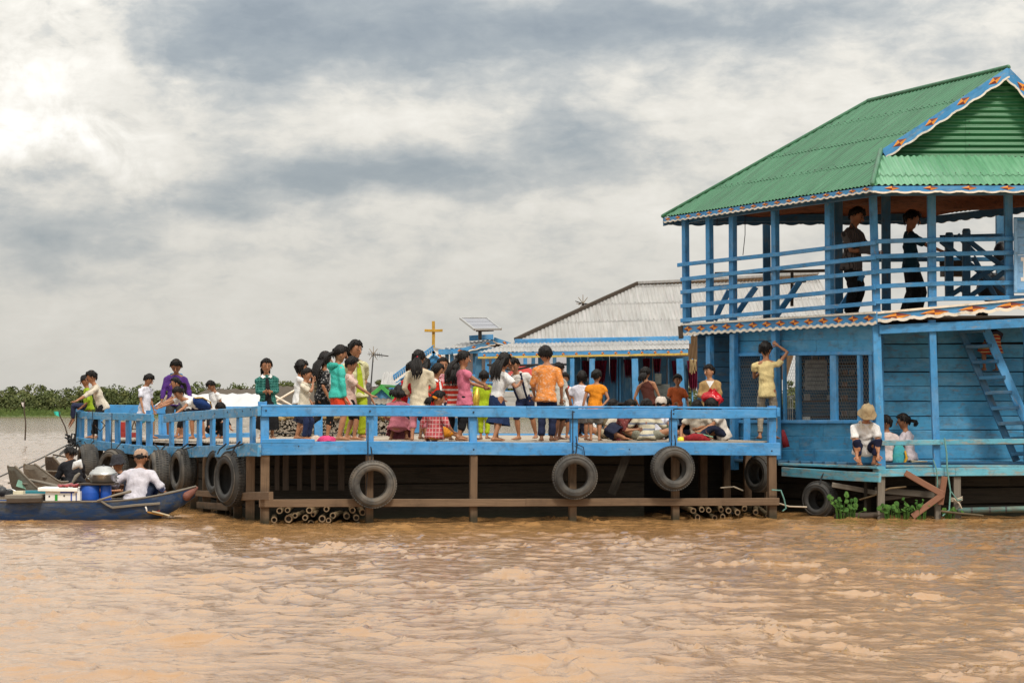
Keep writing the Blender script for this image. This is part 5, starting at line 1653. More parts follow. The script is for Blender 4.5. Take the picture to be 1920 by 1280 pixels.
# ================================================================== people
PENDING = []          # (object, voxel, wrinkle amplitude, extra mesh builder) converted together at the end
SKINS = {}
def skin(c):
    if c in SKINS: return SKINS[c]
    m, n = new_mat('skin')
    oc = obj_coord(n)
    a = n.noise(oc, 9.0, 4, .6)
    finish(n, n.mix(n.ramp(a, [(.3, 0), (.7, 1)]), sc(c, .86), sc(c, 1.1)), .5, spec=.35, **{'Subsurface Weight': 0.0})
    SKINS[c] = m
    return m
SK1, SK2, SK3 = (.34, .155, .080), (.26, .115, .058), (.42, .21, .115)
def hair_mat():
    m, n = new_mat('black_hair')
    oc = obj_coord(n)
    a = n.noise(n.mapping(oc, (30, 30, 6)), 3.0, 3, .6)
    finish(n, n.mix(n.ramp(a, [(.35, 0), (.75, 1)]), (.005, .004, .004), (.016, .012, .010)), .55, a, .6, .010, spec=.22)
    return m
M_HAIR = hair_mat()
M_EYE = plain('eye', (.01, .008, .007), .25, .1, 20)
M_LIP = plain('lip', (.22, .07, .05), .5, .1, 20)
def ik(s, t, l1, l2, pole):
    d = t - s; L = d.length
    mx = (l1 + l2) * .995
    if L > mx:
        t = s + d * (mx / L); d = t - s; L = mx
    L = max(L, abs(l1 - l2) * 1.02 + 1e-4)
    u = d.normalized()
    a = (l1 * l1 - l2 * l2 + L * L) / (2 * L)
    h = math.sqrt(max(l1 * l1 - a * a, 0))
    p = Vector(pole); p = p - u * p.dot(u)
    if p.length < 1e-4: p = u.orthogonal()
    return s + u * a + p.normalized() * h, t
def person(loc, H, yaw, label, lean=0, side=0, twist=0, hip=.505, ha=None, hb=None, fa=None, fb=None, pa=None, pb=None, ka=None, kb=None,
           head=(0, 0), tilt=0, hairs='short', hlen=.3, tie=None, hat=None, hatc=None, shirt=None, sleeve=.55, shirtlen=0.0, bottom=None, blen=1.9, skirt=None, skirt_to=None,
           skinc=SK1, face=True, adult=False, collar=None, hipoff=(0, 0), group='people of the floating village', shoes=False, flare=1.0, open_front=None, suspenders=None, hood=None, fat=1.0):
    """Builds one figure in its own frame (facing -Y). hands/feet: (x, forward, z) in heights; the a side is the figure's right (-X)."""
    if hip > .4:       # nobody stands to attention
        if lean == 0: lean = RN.uniform(-2, 5)
        if side == 0: side = RN.uniform(-4, 4)
        if twist == 0: twist = RN.uniform(-9, 9)
        if tilt == 0: tilt = RN.uniform(-8, 8)
        if ha is None: ha = (-.155 + RN.uniform(-.03, .02), RN.uniform(-.03, .12), .44 + RN.uniform(0, .05))
        if hb is None: hb = (.155 + RN.uniform(-.02, .03), RN.uniform(-.03, .12), .44 + RN.uniform(0, .05))
        if fa is None: fa = (-.055 - RN.uniform(-.01, .03), RN.uniform(-.05, .05), 0)
        if fb is None: fb = (.055 + RN.uniform(-.01, .03), RN.uniform(-.05, .05), 0)
    root = thing('person', loc, label, 'person', group, yaw=math.radians(yaw))
    W = wm(root)
    V3 = lambda q: Vector((q[0] * H, -q[1] * H, q[2] * H))
    pel = V3((hipoff[0], hipoff[1], hip))
    Rt = Matrix.Rotation(math.radians(side), 3, 'Y') @ Matrix.Rotation(math.radians(lean), 3, 'X')
    Rs = Rt @ Matrix.Rotation(math.radians(twist), 3, 'Z')
    up = Rt @ Vector((0, 0, 1))
    sw = .118 if adult else .112
    T = lambda x, f, z: pel + Rt @ Vector((x * H, -f * H, z * H))
    S = lambda x, f, z: pel + Rs @ Vector((x * H, -f * H, z * H))
    neck = S(0, .0, .315)
    sa, sb = S(-sw, -.005, .252), S(sw, -.005, .252)
    hipa, hipb = T(-.052, 0, -.01), T(.052, 0, -.01)
    hh = .150 * H if adult else .166 * H
    Rh = Matrix.Rotation(math.radians(side * .5 + tilt), 3, 'Y') @ Matrix.Rotation(math.radians(head[1] + twist), 3, 'Z') @ Matrix.Rotation(math.radians(lean * .45 + head[0]), 3, 'X')
    nb = neck + (up + Vector((0, 0, .7))).normalized() * (.022 * H)
    hc = nb + Rh @ Vector((0, -.10 * hh, .52 * hh))
    la, lb = .170 * H, .150 * H
    ha = ha or (-.155, .03, .44); hb = hb or (.155, .03, .44)
    ea, wa = ik(sa, V3(ha), la, lb, pa and V3(pa) or Vector((-.5 * H, .8 * H, -.2 * H)))
    eb, wb = ik(sb, V3(hb), la, lb, pb and V3(pb) or Vector((.5 * H, .8 * H, -.2 * H)))
    fa = fa or (-.055, 0, 0); fb = fb or (.055, 0.0, 0)
    l1, l2 = .245 * H, .225 * H
    an = .042
    kna, ana = ik(hipa, V3((fa[0], fa[1], fa[2] + an)), l1, l2, ka and V3(ka) or Vector((-.12 * H, -1 * H, 0)))
    knb, anb = ik(hipb, V3((fb[0], fb[1], fb[2] + an)), l1, l2, kb and V3(kb) or Vector((.12 * H, -1 * H, 0)))
    X = Rt @ Vector((1, 0, 0)); XS = Rs @ Vector((1, 0, 0))
    q = H * fat * .95
    # ---- body: one skin
    b = MB()
    b.tube([T(0, 0, -.03), T(0, .005, .08), T(0, .0, .18), S(0, 0, .26), S(0, 0, .30)], [(.080 * q, .060 * q), (.070 * q, .050 * q), (.085 * q, .058 * q), (.088 * q, .05 * q), (.05 * q, .04 * q)], n=12, side=X)
    b.tube([S(0, 0, .27), nb, hc + Rh @ Vector((0, .06 * hh, -.2 * hh))], [.036 * H, .030 * H, .032 * H], n=10)
    hx = Rh @ Vector((1, 0, 0))
    hp = lambda x, y, z: hc + Rh @ Vector((x * hh, y * hh, z * hh))
    b.tube([hp(0, .04, .27), hp(0, .04, .10), hp(0, .01, -.10), hp(0, -.05, -.28), hp(0, -.12, -.42)], [(.33 * hh, .38 * hh), (.375 * hh, .44 * hh), (.36 * hh, .42 * hh), (.30 * hh, .33 * hh), (.15 * hh, .17 * hh)], n=14, side=hx)
    for (s_, e_, w_, sg) in ((sa, ea, wa, -1), (sb, eb, wb, 1)):
        b.tube([S(sg * .045, 0, .282), s_, s_.lerp(e_, .5), e_, e_.lerp(w_, .35), w_], [.034 * q, .033 * q, .028 * q, .0225 * q, .0235 * q, .0155 * q], n=9)
    feet = []
    for (h_, k_, a_, sg, ft) in ((hipa, kna, ana, -1, fa), (hipb, knb, anb, 1, fb)):
        b.tube([h_, h_.lerp(k_, .45), k_, k_.lerp(a_, .32), k_.lerp(a_, .7), a_], [.055 * q, .049 * q, .036 * q, .037 * q, .026 * q, .021 * q], n=10)
        tdir = Vector((sg * .22, -1, 0)).normalized()
        if ft[2] > .05: tdir = Vector((0, -.5, -.85))
        heel = a_ - tdir * .022 * H + Vector((0, 0, -.018 * H)); toe = a_ + tdir * .105 * H + Vector((0, 0, -.026 * H))
        b.tube([heel, a_.lerp(toe, .4) + Vector((0, 0, -.006 * H)), toe], [(.022 * H, .020 * H), (.028 * H, .018 * H), (.030 * H, .011 * H)], n=10, side=tdir.cross(Vector((0, 0, 1))) if abs(tdir.z) < .8 else Vector((1, 0, 0)))
        feet.append((a_, toe, tdir))
    ex = MB()      # fingers, toes, nose, ears stay crisp: joined onto the skin afterwards
    for (e_, w_, sg) in ((ea, wa, -1), (eb, wb, 1)):
        d = (w_ - e_).normalized()
        sd = d.cross(Vector((0, -1, 0)))
        sd = (sd if sd.length > .2 else d.orthogonal()).normalized(); nn = sd.cross(d)
        palm = w_ + d * .048 * H
        b.tube([w_ - d * .01 * H, w_ + d * .02 * H, palm + d * .006 * H], [(.016 * H, .013 * H), (.023 * H, .012 * H), (.024 * H, .010 * H)], n=9, side=sd)
        inward = nn if nn.dot(Vector((0, -1, -.3))) > 0 else -nn
        for i, (of, ln) in enumerate(((-.019, .036), (-.006, .044), (.007, .041), (.019, .031))):
            p0 = palm + sd * of * H
            p1 = p0 + d * ln * .55 * H + inward * .006 * H; p2 = p1 + d * ln * .42 * H + inward * .016 * H
            ex.tube([p0, p1, p2], [.0062 * H, .0058 * H, .0046 * H], n=6)
        tb = w_ + d * .02 * H - sd * sg * .018 * H
        ex.tube([tb, tb + (d * .6 - sd * sg * .7 + inward * .3).normalized() * .026 * H, tb + (d - sd * sg * .35 + inward * .5).normalized() * .045 * H], [.008 * H, .0072 * H, .0055 * H], n=6)
    for (a_, toe, tdir) in feet:
        sd = tdir.cross(Vector((0, 0, 1)))
        sd = sd.normalized() if sd.length > .1 else Vector((1, 0, 0))
        for i in range(5):
            p0 = toe + sd * (.012 * (i - 2)) * H
            ex.tube([p0, p0 + tdir * (.018 - .002 * abs(i - 1)) * H], [.0075 * H, .006 * H], n=5)
    ex.tube([hp(0, -.40, .02), hp(0, -.47, -.10), hp(0, -.49, -.155)], [.035 * hh, .05 * hh, .058 * hh], n=7)
    for s_ in (-1, 1):
        ex.ball(hp(s_ * .375, .06, -.06), (.035 * hh, .085 * hh, .13 * hh), Rh, 8, 6)
        ex.ball(hp(s_ * .05, -.47, -.155), .035 * hh, None, 6, 5)
    o = b.local('body', skin(skinc), root, True)
    PENDING.append((o, .0150 if H > .9 else .013, 0, ex))
    if face:
        for s_ in (-1, 1):
            MB().ball(hp(s_ * .15, -.425, .0), (.062 * hh, .03 * hh, .028 * hh), Rh, 8, 6).local('eye', M_EYE, root, True)
            MB().tube([hp(s_ * .07, -.425, .095), hp(s_ * .16, -.43, .115), hp(s_ * .25, -.385, .09)], [.012 * hh, .018 * hh, .01 * hh], n=5).local('eyebrow', M_HAIR, root, True)
        MB().tube([hp(-.10, -.40, -.275), hp(0, -.435, -.270), hp(.10, -.40, -.275)], [.012 * hh, .028 * hh, .012 * hh], n=6).local('mouth', M_LIP, root, True)
    # ---- hair
    if hairs:
        hm = MB()
        NA, NR = 40, 9
        rr = random.Random(len(label) * 7)
        for i in range(NR):
            for k in range(NA):
                az = 2 * PI * k / NA            # 0 is the face
                aa = min(az, 2 * PI - az)
                fringe = {'short': 24, 'bob': 16, 'long': 24, 'pony': 30, 'crop': 36}[hairs]
                sidez = {'short': 2, 'bob': -42, 'long': -30, 'pony': 2, 'crop': 8}[hairs]
                backz = {'short': -30, 'bob': -48, 'long': -46, 'pony': -26, 'crop': -22}[hairs]
                if aa < .9: lo = fringe
                elif aa < 1.35: lo = fringe + (sidez - fringe) * (aa - .9) / .45
                elif aa < 1.9: lo = sidez + (backz - sidez) * .25 * (aa - 1.35) / .55
                else: lo = sidez + (backz - sidez) * (.25 + .75 * (aa - 1.9) / 1.24)
                lo += 5 * math.sin(k * 2.7) + 3 * math.sin(k * 5.1 + 1)
                el = math.radians(90 + (lo - 90) * (i / (NR - 1)) ** .9)
                kk = (1.09 if not hat else 1.02) + .035 * math.sin(k * 3.3 + i) + (.03 * math.sin(k * 7.7)) if i < NR - 1 else 1.0
                if hairs == 'bob' and i > 5: kk += .08
                if hairs == 'crop': kk = 1.05 if i < NR - 1 else .98
                rx, ry, rz = .385 * hh * kk, .455 * hh * kk, .525 * hh * kk
                v = Vector((rx * math.cos(el) * math.sin(az), -ry * math.cos(el) * math.cos(az), rz * math.sin(el)))
                if v.z < -.05 * hh: v.y = max(v.y, -.30 * hh) if aa < 1.6 else v.y * (1 - .18 * min(1, (-v.z / hh - .05) * 3))
                hm.v.append(tuple(hc + Rh @ (v + Vector((0, .035 * hh, .03 * hh)))))
        for i in range(NR - 1):
            for k in range(NA):
                k2 = (k + 1) % NA
                hm.f.append((i * NA + k, (i + 1) * NA + k, (i + 1) * NA + k2, i * NA + k2)); hm.mi.append(0)
        if hairs in ('short', 'bob', 'crop') and not hat:      # loose tufts
            for k in range(26 if hairs == 'short' else 12):
                az, el = rr.uniform(0, 2 * PI), rr.uniform(.35, 1.4)
                d = Vector((math.cos(el) * math.sin(az), -math.cos(el) * math.cos(az), math.sin(el)))
                p = hc + Rh @ Vector((d.x * .40 * hh, d.y * .47 * hh + .03 * hh, d.z * .53 * hh))
                hm.tube([p, p + (Rh @ (d * .07 + Vector((rr.uniform(-.09, .09), rr.uniform(-.07, .09), -.03)))) * hh], [.045 * hh, .012 * hh], n=5)
        for k in range(44 if not hat else 0):      # ragged hairline: short locks over the edge of the cap
            az = rr.uniform(0, 2 * PI); aa = min(az, 2 * PI - az)
            kz = int(az / (2 * PI) * NA) % NA
            e0 = Vector(hm.v[(NR - 4) * NA + kz]); e1 = Vector(hm.v[(NR - 1) * NA + kz])
            d = (e1 - hc).normalized()
            out = (e0 - hc).normalized() * .02 * hh
            tip = e1 + (e1 - e0) * rr.uniform(.05, .45) * (1.0 if aa > .9 else .7) + d * .05 * hh + Rh @ Vector((rr.uniform(-.08, .08) * hh, 0, 0))
            hm.tube([e0 + out, e1 + d * .075 * hh, tip], [.055 * hh, .045 * hh, .012 * hh], n=5)
        if hairs in ('long', 'pony'):
            base = hp(0, .44, .02) if hairs == 'pony' else hp(0, .36, .1)
            down = (Vector((0, 0, -1)) + (Rt @ Vector((0, .25, 0)))).normalized()
            nl_ = 16 if hairs == 'long' else 11
            for k in range(nl_):
                f = (k / (nl_ - 1) - .5) * 2
                wdt = .36 if hairs == 'long' else .09
                p0 = base + Rh @ Vector((f * wdt * hh, -.12 * hh * abs(f) * (1.6 if hairs == 'long' else .2), rr.uniform(-.04, .08) * hh))
                L_ = hlen * H * rr.uniform(.82, 1.05)
                out = Rt @ Vector((f * .05, .055 + (.05 if hairs == 'pony' else .02), 0)) * H
                p1 = p0 + out * .75 + down * L_ * .35; p2 = p0 + out * .8 + down * L_ * .72 + Vector((rr.uniform(-.01, .01), 0, 0)) * H; p3 = p0 + out * .55 + down * L_ + Vector((rr.uniform(-.02, .02), 0, 0)) * H
                rad = (.085 if hairs == 'long' else .065) * hh
                hm.tube([p0, p1, p2, p3], [rad * 1.2, rad * 1.25, rad, rad * .3], n=6)
        hm.local('hair', M_HAIR, root, True)
        if tie:
            MB().ball(hp(0, .49, .0), (.13 * hh, .10 * hh, .12 * hh), Rh, 9, 6).local('hair_tie', cloth(tie), root, True)
    if hat:
        M3 = Rh
        if hat == 'bucket':
            pr = [(.001, .60), (.30, .58), (.42, .40), (.45, .18), (.60, -.02), (.63, -.06), (.60, -.05), (.44, .13)]
        elif hat == 'cap':
            pr = [(.001, .60), (.25, .57), (.40, .42), (.465, .16), (.45, .10), (.42, .12)]
        elif hat == 'beanie':
            pr = [(.001, .58), (.28, .56), (.44, .36), (.48, .10), (.46, .02), (.42, .05)]
        m_ = MB().lathe([(r * hh, z * hh) for r, z in pr], c=hc + Rh @ Vector((0, .03 * hh, .0)), M=M3, n=22)
        for i, v in enumerate(m_.v):
            m_.v[i] = tuple(Vector(v) + Vector((0, 0, .008 * math.sin(i * 1.7))))
        m_.local('hat', cloth(hatc), root, True)
        if hat == 'cap':
            mv = MB(); n_ = 9
            for k in range(n_):
                a = -1.0 + 2.0 * k / (n_ - 1)
                mv.v += [tuple(hp(.42 * math.sin(a), -.40 * math.cos(a) + .02, .15)), tuple(hp(.50 * math.sin(a), -.40 - .48 * math.cos(a * .9), .08))]
            for k in range(n_ - 1): mv.f.append((2*k, 2*k+1, 2*k+3, 2*k+2)); mv.mi.append(0)
            mv.local('visor', cloth(hatc), root, True)
    # ---- clothes
    if shirt:
        m_ = shirt if not isinstance(shirt, tuple) else cloth(shirt)
        s_ = MB()
        lo = -.055 - shirtlen
        g = q * 1.0
        s_.tube([T(0, 0, lo), T(0, 0, lo + .05), T(0, .005, .07), T(0, .0, .17), S(0, 0, .25), S(0, 0, .304)],
                [(.124 * g * flare, .100 * g * flare), (.119 * g, .094 * g), (.100 * g, .074 * g), (.104 * g, .074 * g), (.101 * g, .066 * g), (.060 * g, .050 * g)] if shirtlen > -.02 else
                [(.090 * g, .066 * g), (.095 * g, .070 * g), (.094 * g, .069 * g), (.102 * g, .072 * g), (.101 * g, .066 * g), (.060 * g, .050 * g)], n=14, side=X, cap=False)
        for (sh, el, wr, sg) in ((sa, ea, wa, -1), (sb, eb, wb, 1)):
            if sleeve <= 0: continue
            pts = [S(sg * .04, 0, .272), S(sg * .085, 0, .262), sh]; rd = [.036 * q, .042 * q, .045 * q]
            if sleeve < 1:
                pts.append(sh.lerp(el, sleeve)); rd.append(.047 * q)
            else:
                pts += [el, el.lerp(wr, min(1, sleeve - 1))]; rd += [.036 * q, .028 * q]
            s_.tube(pts, rd, n=10, cap=False)
        so = s_.local('shirt', m_, root, True)
        PENDING.append((so, .0165, .0085, None))
        if collar:
            c_ = MB()
            for sg in (-1, 1):
                pts = [S(0, -.042, .322), S(sg * .045, -.02, .325), S(sg * .045, .03, .308), S(sg * .012, .058, .285), S(sg * .05, .066, .262), S(sg * .075, .03, .288), S(sg * .07, -.03, .305)]
                c_.add([p for p in pts], [(0, 1, 6), (1, 2, 5, 6), (2, 3, 4, 5)]); c_.add([p for p in pts], [(6, 1, 0), (6, 5, 2, 1), (5, 4, 3, 2)])
            c_.local('collar', cloth(collar), root)
        if open_front:     # garment worn open: the layer beneath shows as a strip down the chest
            st_ = MB(); n_ = 6
            for k in range(n_ + 1):
                f = k / n_; zc = .27 + (lo - .27 + .02) * f; ww = .018 + .030 * f
                st_.v += [tuple(S(-ww, .066 + .022 * min(1, f * 3) , zc)), tuple(S(ww, .066 + .022 * min(1, f * 3), zc))]
            for k in range(n_): st_.f.append((2*k, 2*k+1, 2*k+3, 2*k+2)); st_.mi.append(0)
            st_.local('undershirt', cloth(open_front), root)
        if suspenders:
            for sg in (-1, 1):
                MB().tube([T(sg * .055, .078, -.01), T(sg * .062, .082, .12), S(sg * .06, .078, .23), S(sg * .06, .03, .312), S(sg * .055, -.05, .29), T(sg * .03, -.082, .1), T(sg * .02, -.082, -.02)],
                          [(.014 * H, .004 * H)] * 7, n=6, side=X).local('suspender', cloth(suspenders), root, True)
        if hood:
            MB().tube([S(-.06, -.045, .30), S(0, -.085, .285), S(.06, -.045, .30)], [.022 * H, .045 * H, .022 * H], n=8).local('hood', cloth(hood), root, True)
    if bottom:
        m_ = bottom if not isinstance(bottom, tuple) else cloth(bottom)
        t_ = MB()
        t_.tube([T(0, 0, .045), T(0, 0, -.02), T(0, 0, -.06)], [(.088 * q, .066 * q), (.098 * q, .080 * q), (.092 * q, .074 * q)], n=12, side=X, cap=False)
        for (h_, k_, a_) in ((hipa, kna, ana), (hipb, knb, anb)):
            pts = [h_, h_.lerp(k_, .5)]; rd = [.058 * q, .058 * q]
            if blen <= 1:
                pts[1] = h_.lerp(k_, blen); rd[1] = .058 * q * flare
            else:
                pts += [k_, k_.lerp(a_, blen - 1)]; rd += [.047 * q, .040 * q * flare]
            t_.tube(pts, rd, n=10, cap=False)
        to = t_.local('trousers', m_, root, True)
        PENDING.append((to, .0170, .0070, None))
    if skirt:
        m_ = skirt if not isinstance(skirt, tuple) else cloth(skirt)
        s_ = MB()
        mid1 = kna.lerp(knb, .5); mid2 = ana.lerp(anb, .5)
        to_ = skirt_to if skirt_to is not None else 1.1     # 1 = knee, 2 = ankle
        path = [T(0, 0, .05), T(0, 0, -.02)] + ([mid1.lerp(T(0, 0, -.02), .5)] if True else [])
        wid = max(.10 * H, (kna - knb).length / 2 + .06 * H)
        rad = [(.082 * q, .062 * q), (.100 * q, .080 * q), (wid * .5 + .055 * H, .095 * q)]
        if to_ <= 1:
            path.append(T(0, 0, -.02).lerp(mid1, to_)); rad.append((wid * 1.06 * flare, .105 * q * flare))
            if to_ < .6: path.pop(2); rad.pop(2)
        else:
            path.append(mid1); rad.append((wid * 1.05, .108 * q))
            wid2 = max(wid, (ana - anb).length / 2 * (to_ - 1) + .06 * H)
            path.append(mid1.lerp(mid2, to_ - 1)); rad.append((wid2 * flare, .112 * q * flare))
        # resample with pleats
        n_ = 36; prev = None; tot = len(path)
        P_, R_ = [], []
        for i in range(tot - 1):
            for j in range(4):
                f = j / 4; P_.append(path[i].lerp(path[i + 1], f)); R_.append((rad[i][0] * (1 - f) + rad[i + 1][0] * f, rad[i][1] * (1 - f) + rad[i + 1][1] * f))
        P_.append(path[-1]); R_.append(rad[-1])
        for i, (p, r) in enumerate(zip(P_, R_)):
            a = P_[max(0, i - 1)]; c = P_[min(len(P_) - 1, i + 1)]
            t = (c - a).normalized(); x = X - t * X.dot(t); x.normalize(); y = t.cross(x)
            dp_ = i / (len(P_) - 1)
            for k in range(n_):
                an_ = 2 * PI * k / n_
                fo = 1 + .075 * dp_ * math.sin(an_ * 7 + 1.3 * math.sin(an_ * 2)) + .03 * dp_ * math.sin(an_ * 3 + i * .4)
                s_.v.append(tuple(p + x * (r[0] * fo * math.cos(an_)) + y * (r[1] * fo * math.sin(an_))))
        for i in range(len(P_) - 1):
            for k in range(n_):
                k2 = (k + 1) % n_
                s_.f.append((i * n_ + k, i * n_ + k2, (i + 1) * n_ + k2, (i + 1) * n_ + k)); s_.mi.append(0)
        s_.local('skirt', m_, root, True)
    root['_h'] = H
    return root, dict(wa=W @ wa, wb=W @ wb, hc=W @ hc, neck=W @ neck, hh=hh)
def finish_people():
    for (o, vox, wr, ex) in PENDING:
        r = o.modifiers.new('r', 'REMESH'); r.mode = 'VOXEL'; r.voxel_size = vox; r.use_smooth_shade = True
        s = o.modifiers.new('s', 'SMOOTH'); s.factor = .5; s.iterations = 3 if wr else 2
    dg = bpy.context.evaluated_depsgraph_get()
    done = []
    for (o, vox, wr, ex) in PENDING:
        done.append(bpy.data.meshes.new_from_object(o.evaluated_get(dg)))
    for (o, vox, wr, ex), me in zip(PENDING, done):
        o.modifiers.clear()
        old = o.data; mats = list(old.materials)
        n = len(me.vertices)
        co = np.empty(n * 3, np.float32); me.vertices.foreach_get('co', co); co = co.reshape(-1, 3)
        if wr:
            no = np.empty(n * 3, np.float32); me.vertices.foreach_get('normal', no); no = no.reshape(-1, 3)
            ph = RN.uniform(0, 6)
            x, y, z = co.T
            wv = np.sin(38 * z + 14 * x + 3 * np.sin(17 * y + ph) + ph) * .5 + np.sin(26 * x - 30 * z + 4 * np.sin(15 * z + ph)) * .4 + np.sin(60 * y + 22 * z + 3 * np.sin(20 * x)) * .3
            co = co + no * (wr * wv)[:, None]
            me.vertices.foreach_set('co', co.ravel())
        if ex is not None and ex.v:       # graft fingers, toes, nose and ears onto the skin mesh
            bmv = [tuple(c) for c in co]; 
            fs = [tuple(p.vertices) for p in me.polygons]
            b0 = len(bmv)
            bmv += ex.v; fs += [tuple(i + b0 for i in f) for f in ex.f]
            m2 = bpy.data.meshes.new('body'); m2.from_pydata(bmv, [], fs)
            bpy.data.meshes.remove(me); me = m2
        me.materials.clear()
        for m in mats: me.materials.append(m)
        me.polygons.foreach_set('use_smooth', [True] * len(me.polygons))
        me.update()
        o.data = me
        bpy.data.meshes.remove(old)
def deck_pt(px, Y=None, py=None):
    """a spot on the platform deck under a pixel column, by distance or by the pixel row of the feet"""
    if py is not None:
        for _ in range(3):
            z = 1.09
            p = G(px, py, z); p.z = deckz(p.x, p.y); 
        return p
    p = P(px, HOR, Y)
    p.z = deckz(p.x, p.y)
    return p
def stand(px, top, Y, yaw, label, H=None, **kw):
    """a standing figure whose crown reaches a given pixel row"""
    loc = deck_pt(px, Y=Y)
    if H is None:
        t = P(px, top, Y); H = t.z - loc.z
    return person(loc, H, yaw, label, **kw)

WHT, CRM, LIL = (.74, .73, .72), (.62, .56, .46), (.66, .66, .74)
NAVY, BLK = (.014, .018, .040), (.010, .010, .012)
# ------------------------------------------------ left end of the platform
loc = LEFT1(160, 768, -.05); loc.z = 1.56 - .46 * 1.15
person(loc + Vector((.05, .05, 0)), 1.12, -80, 'child in a lime green shirt sitting on the far left corner of the railing', hip=.50, fa=(-.06, .26, .28), fb=(.07, .24, .25), ha=(-.12, .10, .50), hb=(.12, .10, .50), head=(10, 10),
       hairs='short', shirt=(.30, .42, .02), sleeve=1.4, bottom=(.02, .025, .06), hat='cap', hatc=(.02, .02, .022), skinc=SK2)
stand(182, 697, 38.0, -72, 'boy in a cream shirt leaning on the left railing with both hands', H=1.22, lean=22, ha=(-.10, .30, .545), hb=(.12, .31, .545), head=(2, 0), shirt=CRM, sleeve=1.35, bottom=BLK, hipoff=(0, -.07), shirtlen=.03)
stand(271, 701, 37.3, 58, 'small boy in a long white shirt walking near the gap in the left railing', head=(26, 0), shirt=LIL, sleeve=.75, shirtlen=.07, bottom=(.05, .30, .36), blen=1.0, fa=(-.05, -.10, 0), fb=(.05, .12, .0), lean=3, flare=1.12)
stand(328, 674, 37.6, 12, 'boy in a purple jacket looking down over the railing', head=(24, -4), shirt=(.085, .03, .19), sleeve=1.75, bottom=(.05, .05, .05), blen=.95, open_front=(.55, .48, .40), hood=(.05, .22, .45), skinc=SK2, shirtlen=.03)
stand(336, 722, 36.3, -62, 'girl with a dark ponytail bending towards the left railing', H=1.10, lean=38, ha=(-.16, .30, .50), hb=(.10, .36, .50), head=(-18, 0), hairs='pony', hlen=.20, shirt=WHT, sleeve=.6, bottom=BLK, blen=1.5, hipoff=(0, -.16))
r_, bp = stand(362, 745, 35.2, -38, 'child in white leaning far over the railing with a blue backpack', H=1.16, lean=78, ha=(-.26, .46, .44), hb=(.10, .44, .36), head=(-10, 8), shirt=WHT, sleeve=.6, bottom=(.02, .02, .05), blen=1.0, hipoff=(0, -.10), fa=(-.06, -.05, 0), fb=(.06, -.16, 0))
stand(404, 713, 37.8, -48, 'toddler in a white tee shirt looking down at the deck', head=(30, 0), shirt=WHT, sleeve=.55, bottom=(.70, .66, .62), blen=1.8, ha=(-.16, .02, .46), skinc=SK2, flare=1.1)
stand(402, 752, 36.0, 30, 'dark haired child in black crouching behind the left balusters', H=1.12, hip=.16, lean=40, ha=(-.14, .30, .14), hb=(.14, .30, .16), fa=(-.08, .08, 0), fb=(.08, .08, 0), head=(30, 0), shirt=BLK, sleeve=1.2, bottom=BLK, hairs='short', hipoff=(0, -.05))
bk = thing('backpack', bp['neck'] + Vector((.25, .10, .05)), 'blue backpack with yellow piping on the back of the child leaning over the rail', 'backpack')
c0 = P(374, 757, 35.25)
Mq = (Matrix.Rotation(math.radians(52), 3, 'Z') @ Matrix.Rotation(math.radians(18), 3, 'Y'))
mb = MB(); mb.ball(c0, (.24, .15, .085), Mq, 14, 9); mb.build('bag', cloth((.012, .04, .16)), bk, True)
for k in (-1, 1):
    pts = [c0 + Mq @ Vector((-.22, .10 * k, .03)), c0 + Mq @ Vector((-.08, .12 * k, .085)), c0 + Mq @ Vector((.12, .11 * k, .075)), c0 + Mq @ Vector((.23, .06 * k, .01))]
    MB().tube(pts, [(.016, .008)] * 4, n=6).build('piping', cloth((.62, .36, .02)), bk, True)
MB().ball(c0 + Mq @ Vector((.02, 0, .07)), (.12, .09, .045), Mq, 12, 8).build('pocket', cloth((.02, .03, .07)), bk, True)
# ------------------------------------------------ middle left group
stand(502, 675, 36.6, 8, 'girl in a green plaid jacket with hands folded at her waist', head=(4, 4), hairs='pony', hlen=.16, ha=(-.045, .12, .60), hb=(.035, .12, .60), shirt=cloth((.012, .10, .085), 'plaid', (.10, .30, .26), 1.0), sleeve=1.85, collar=WHT, skirt=BLK, skirt_to=1.55, shirtlen=.05, flare=1.1, open_front=(.012, .012, .014), skinc=SK1)
stand(561, 677, 34.4, 82, 'girl with a black bob and white blouse raising her hand', head=(0, 6), hairs='bob', shirt=WHT, sleeve=.7, ha=(-.02, .30, .80), hb=(.14, .1, .5), pa=(-.3, .2, -.9), skirt=NAVY, skirt_to=1.2)
stand(570, 692, 32.6, 70, 'boy in a cream polo shirt holding his fingers to his mouth', head=(6, 0), shirt=(.60, .54, .43), sleeve=.78, ha=(.01, .135, .815), hb=(.14, .08, .48), pa=(-.5, .2, -1), bottom=(.016, .026, .075), blen=1.95, collar=(.60, .54, .43), shirtlen=.02)
stand(604, 662, 33.2, 118, 'girl in a black flowered dress with long loose black hair', hairs='long', hlen=.30, shirt=cloth((.012, .012, .014), 'floral', (.26, .25, .24), .8), sleeve=.9, bottom=BLK, blen=1.45, fb=(.06, -.22, .10), fa=(-.05, .04, 0), lean=4, face=False)
stand(632, 650, 30.9, 112, 'girl in a turquoise hoodie and orange red skirt', head=(8, -8), hairs='pony', hlen=.13, shirt=(.055, .46, .38), sleeve=1.85, hood=(.055, .46, .38), ha=(-.135, .05, .44), skirt=(.62, .055, .018), skirt_to=.58, shirtlen=.0, flare=1.05, fa=(-.05, .0, 0), fb=(.05, .05, 0), skinc=SK1)
stand(655, 671, 31.6, 92, 'child in a pale pink shirt reaching a hand forward', head=(8, 0), hairs='short', shirt=(.62, .44, .38), sleeve=.7, ha=(-.08, .30, .52), hb=(.1, .28, .53), bottom=BLK, blen=1.05, shirtlen=.03, fa=(-.05, .06, 0), fb=(.05, -.04, 0))
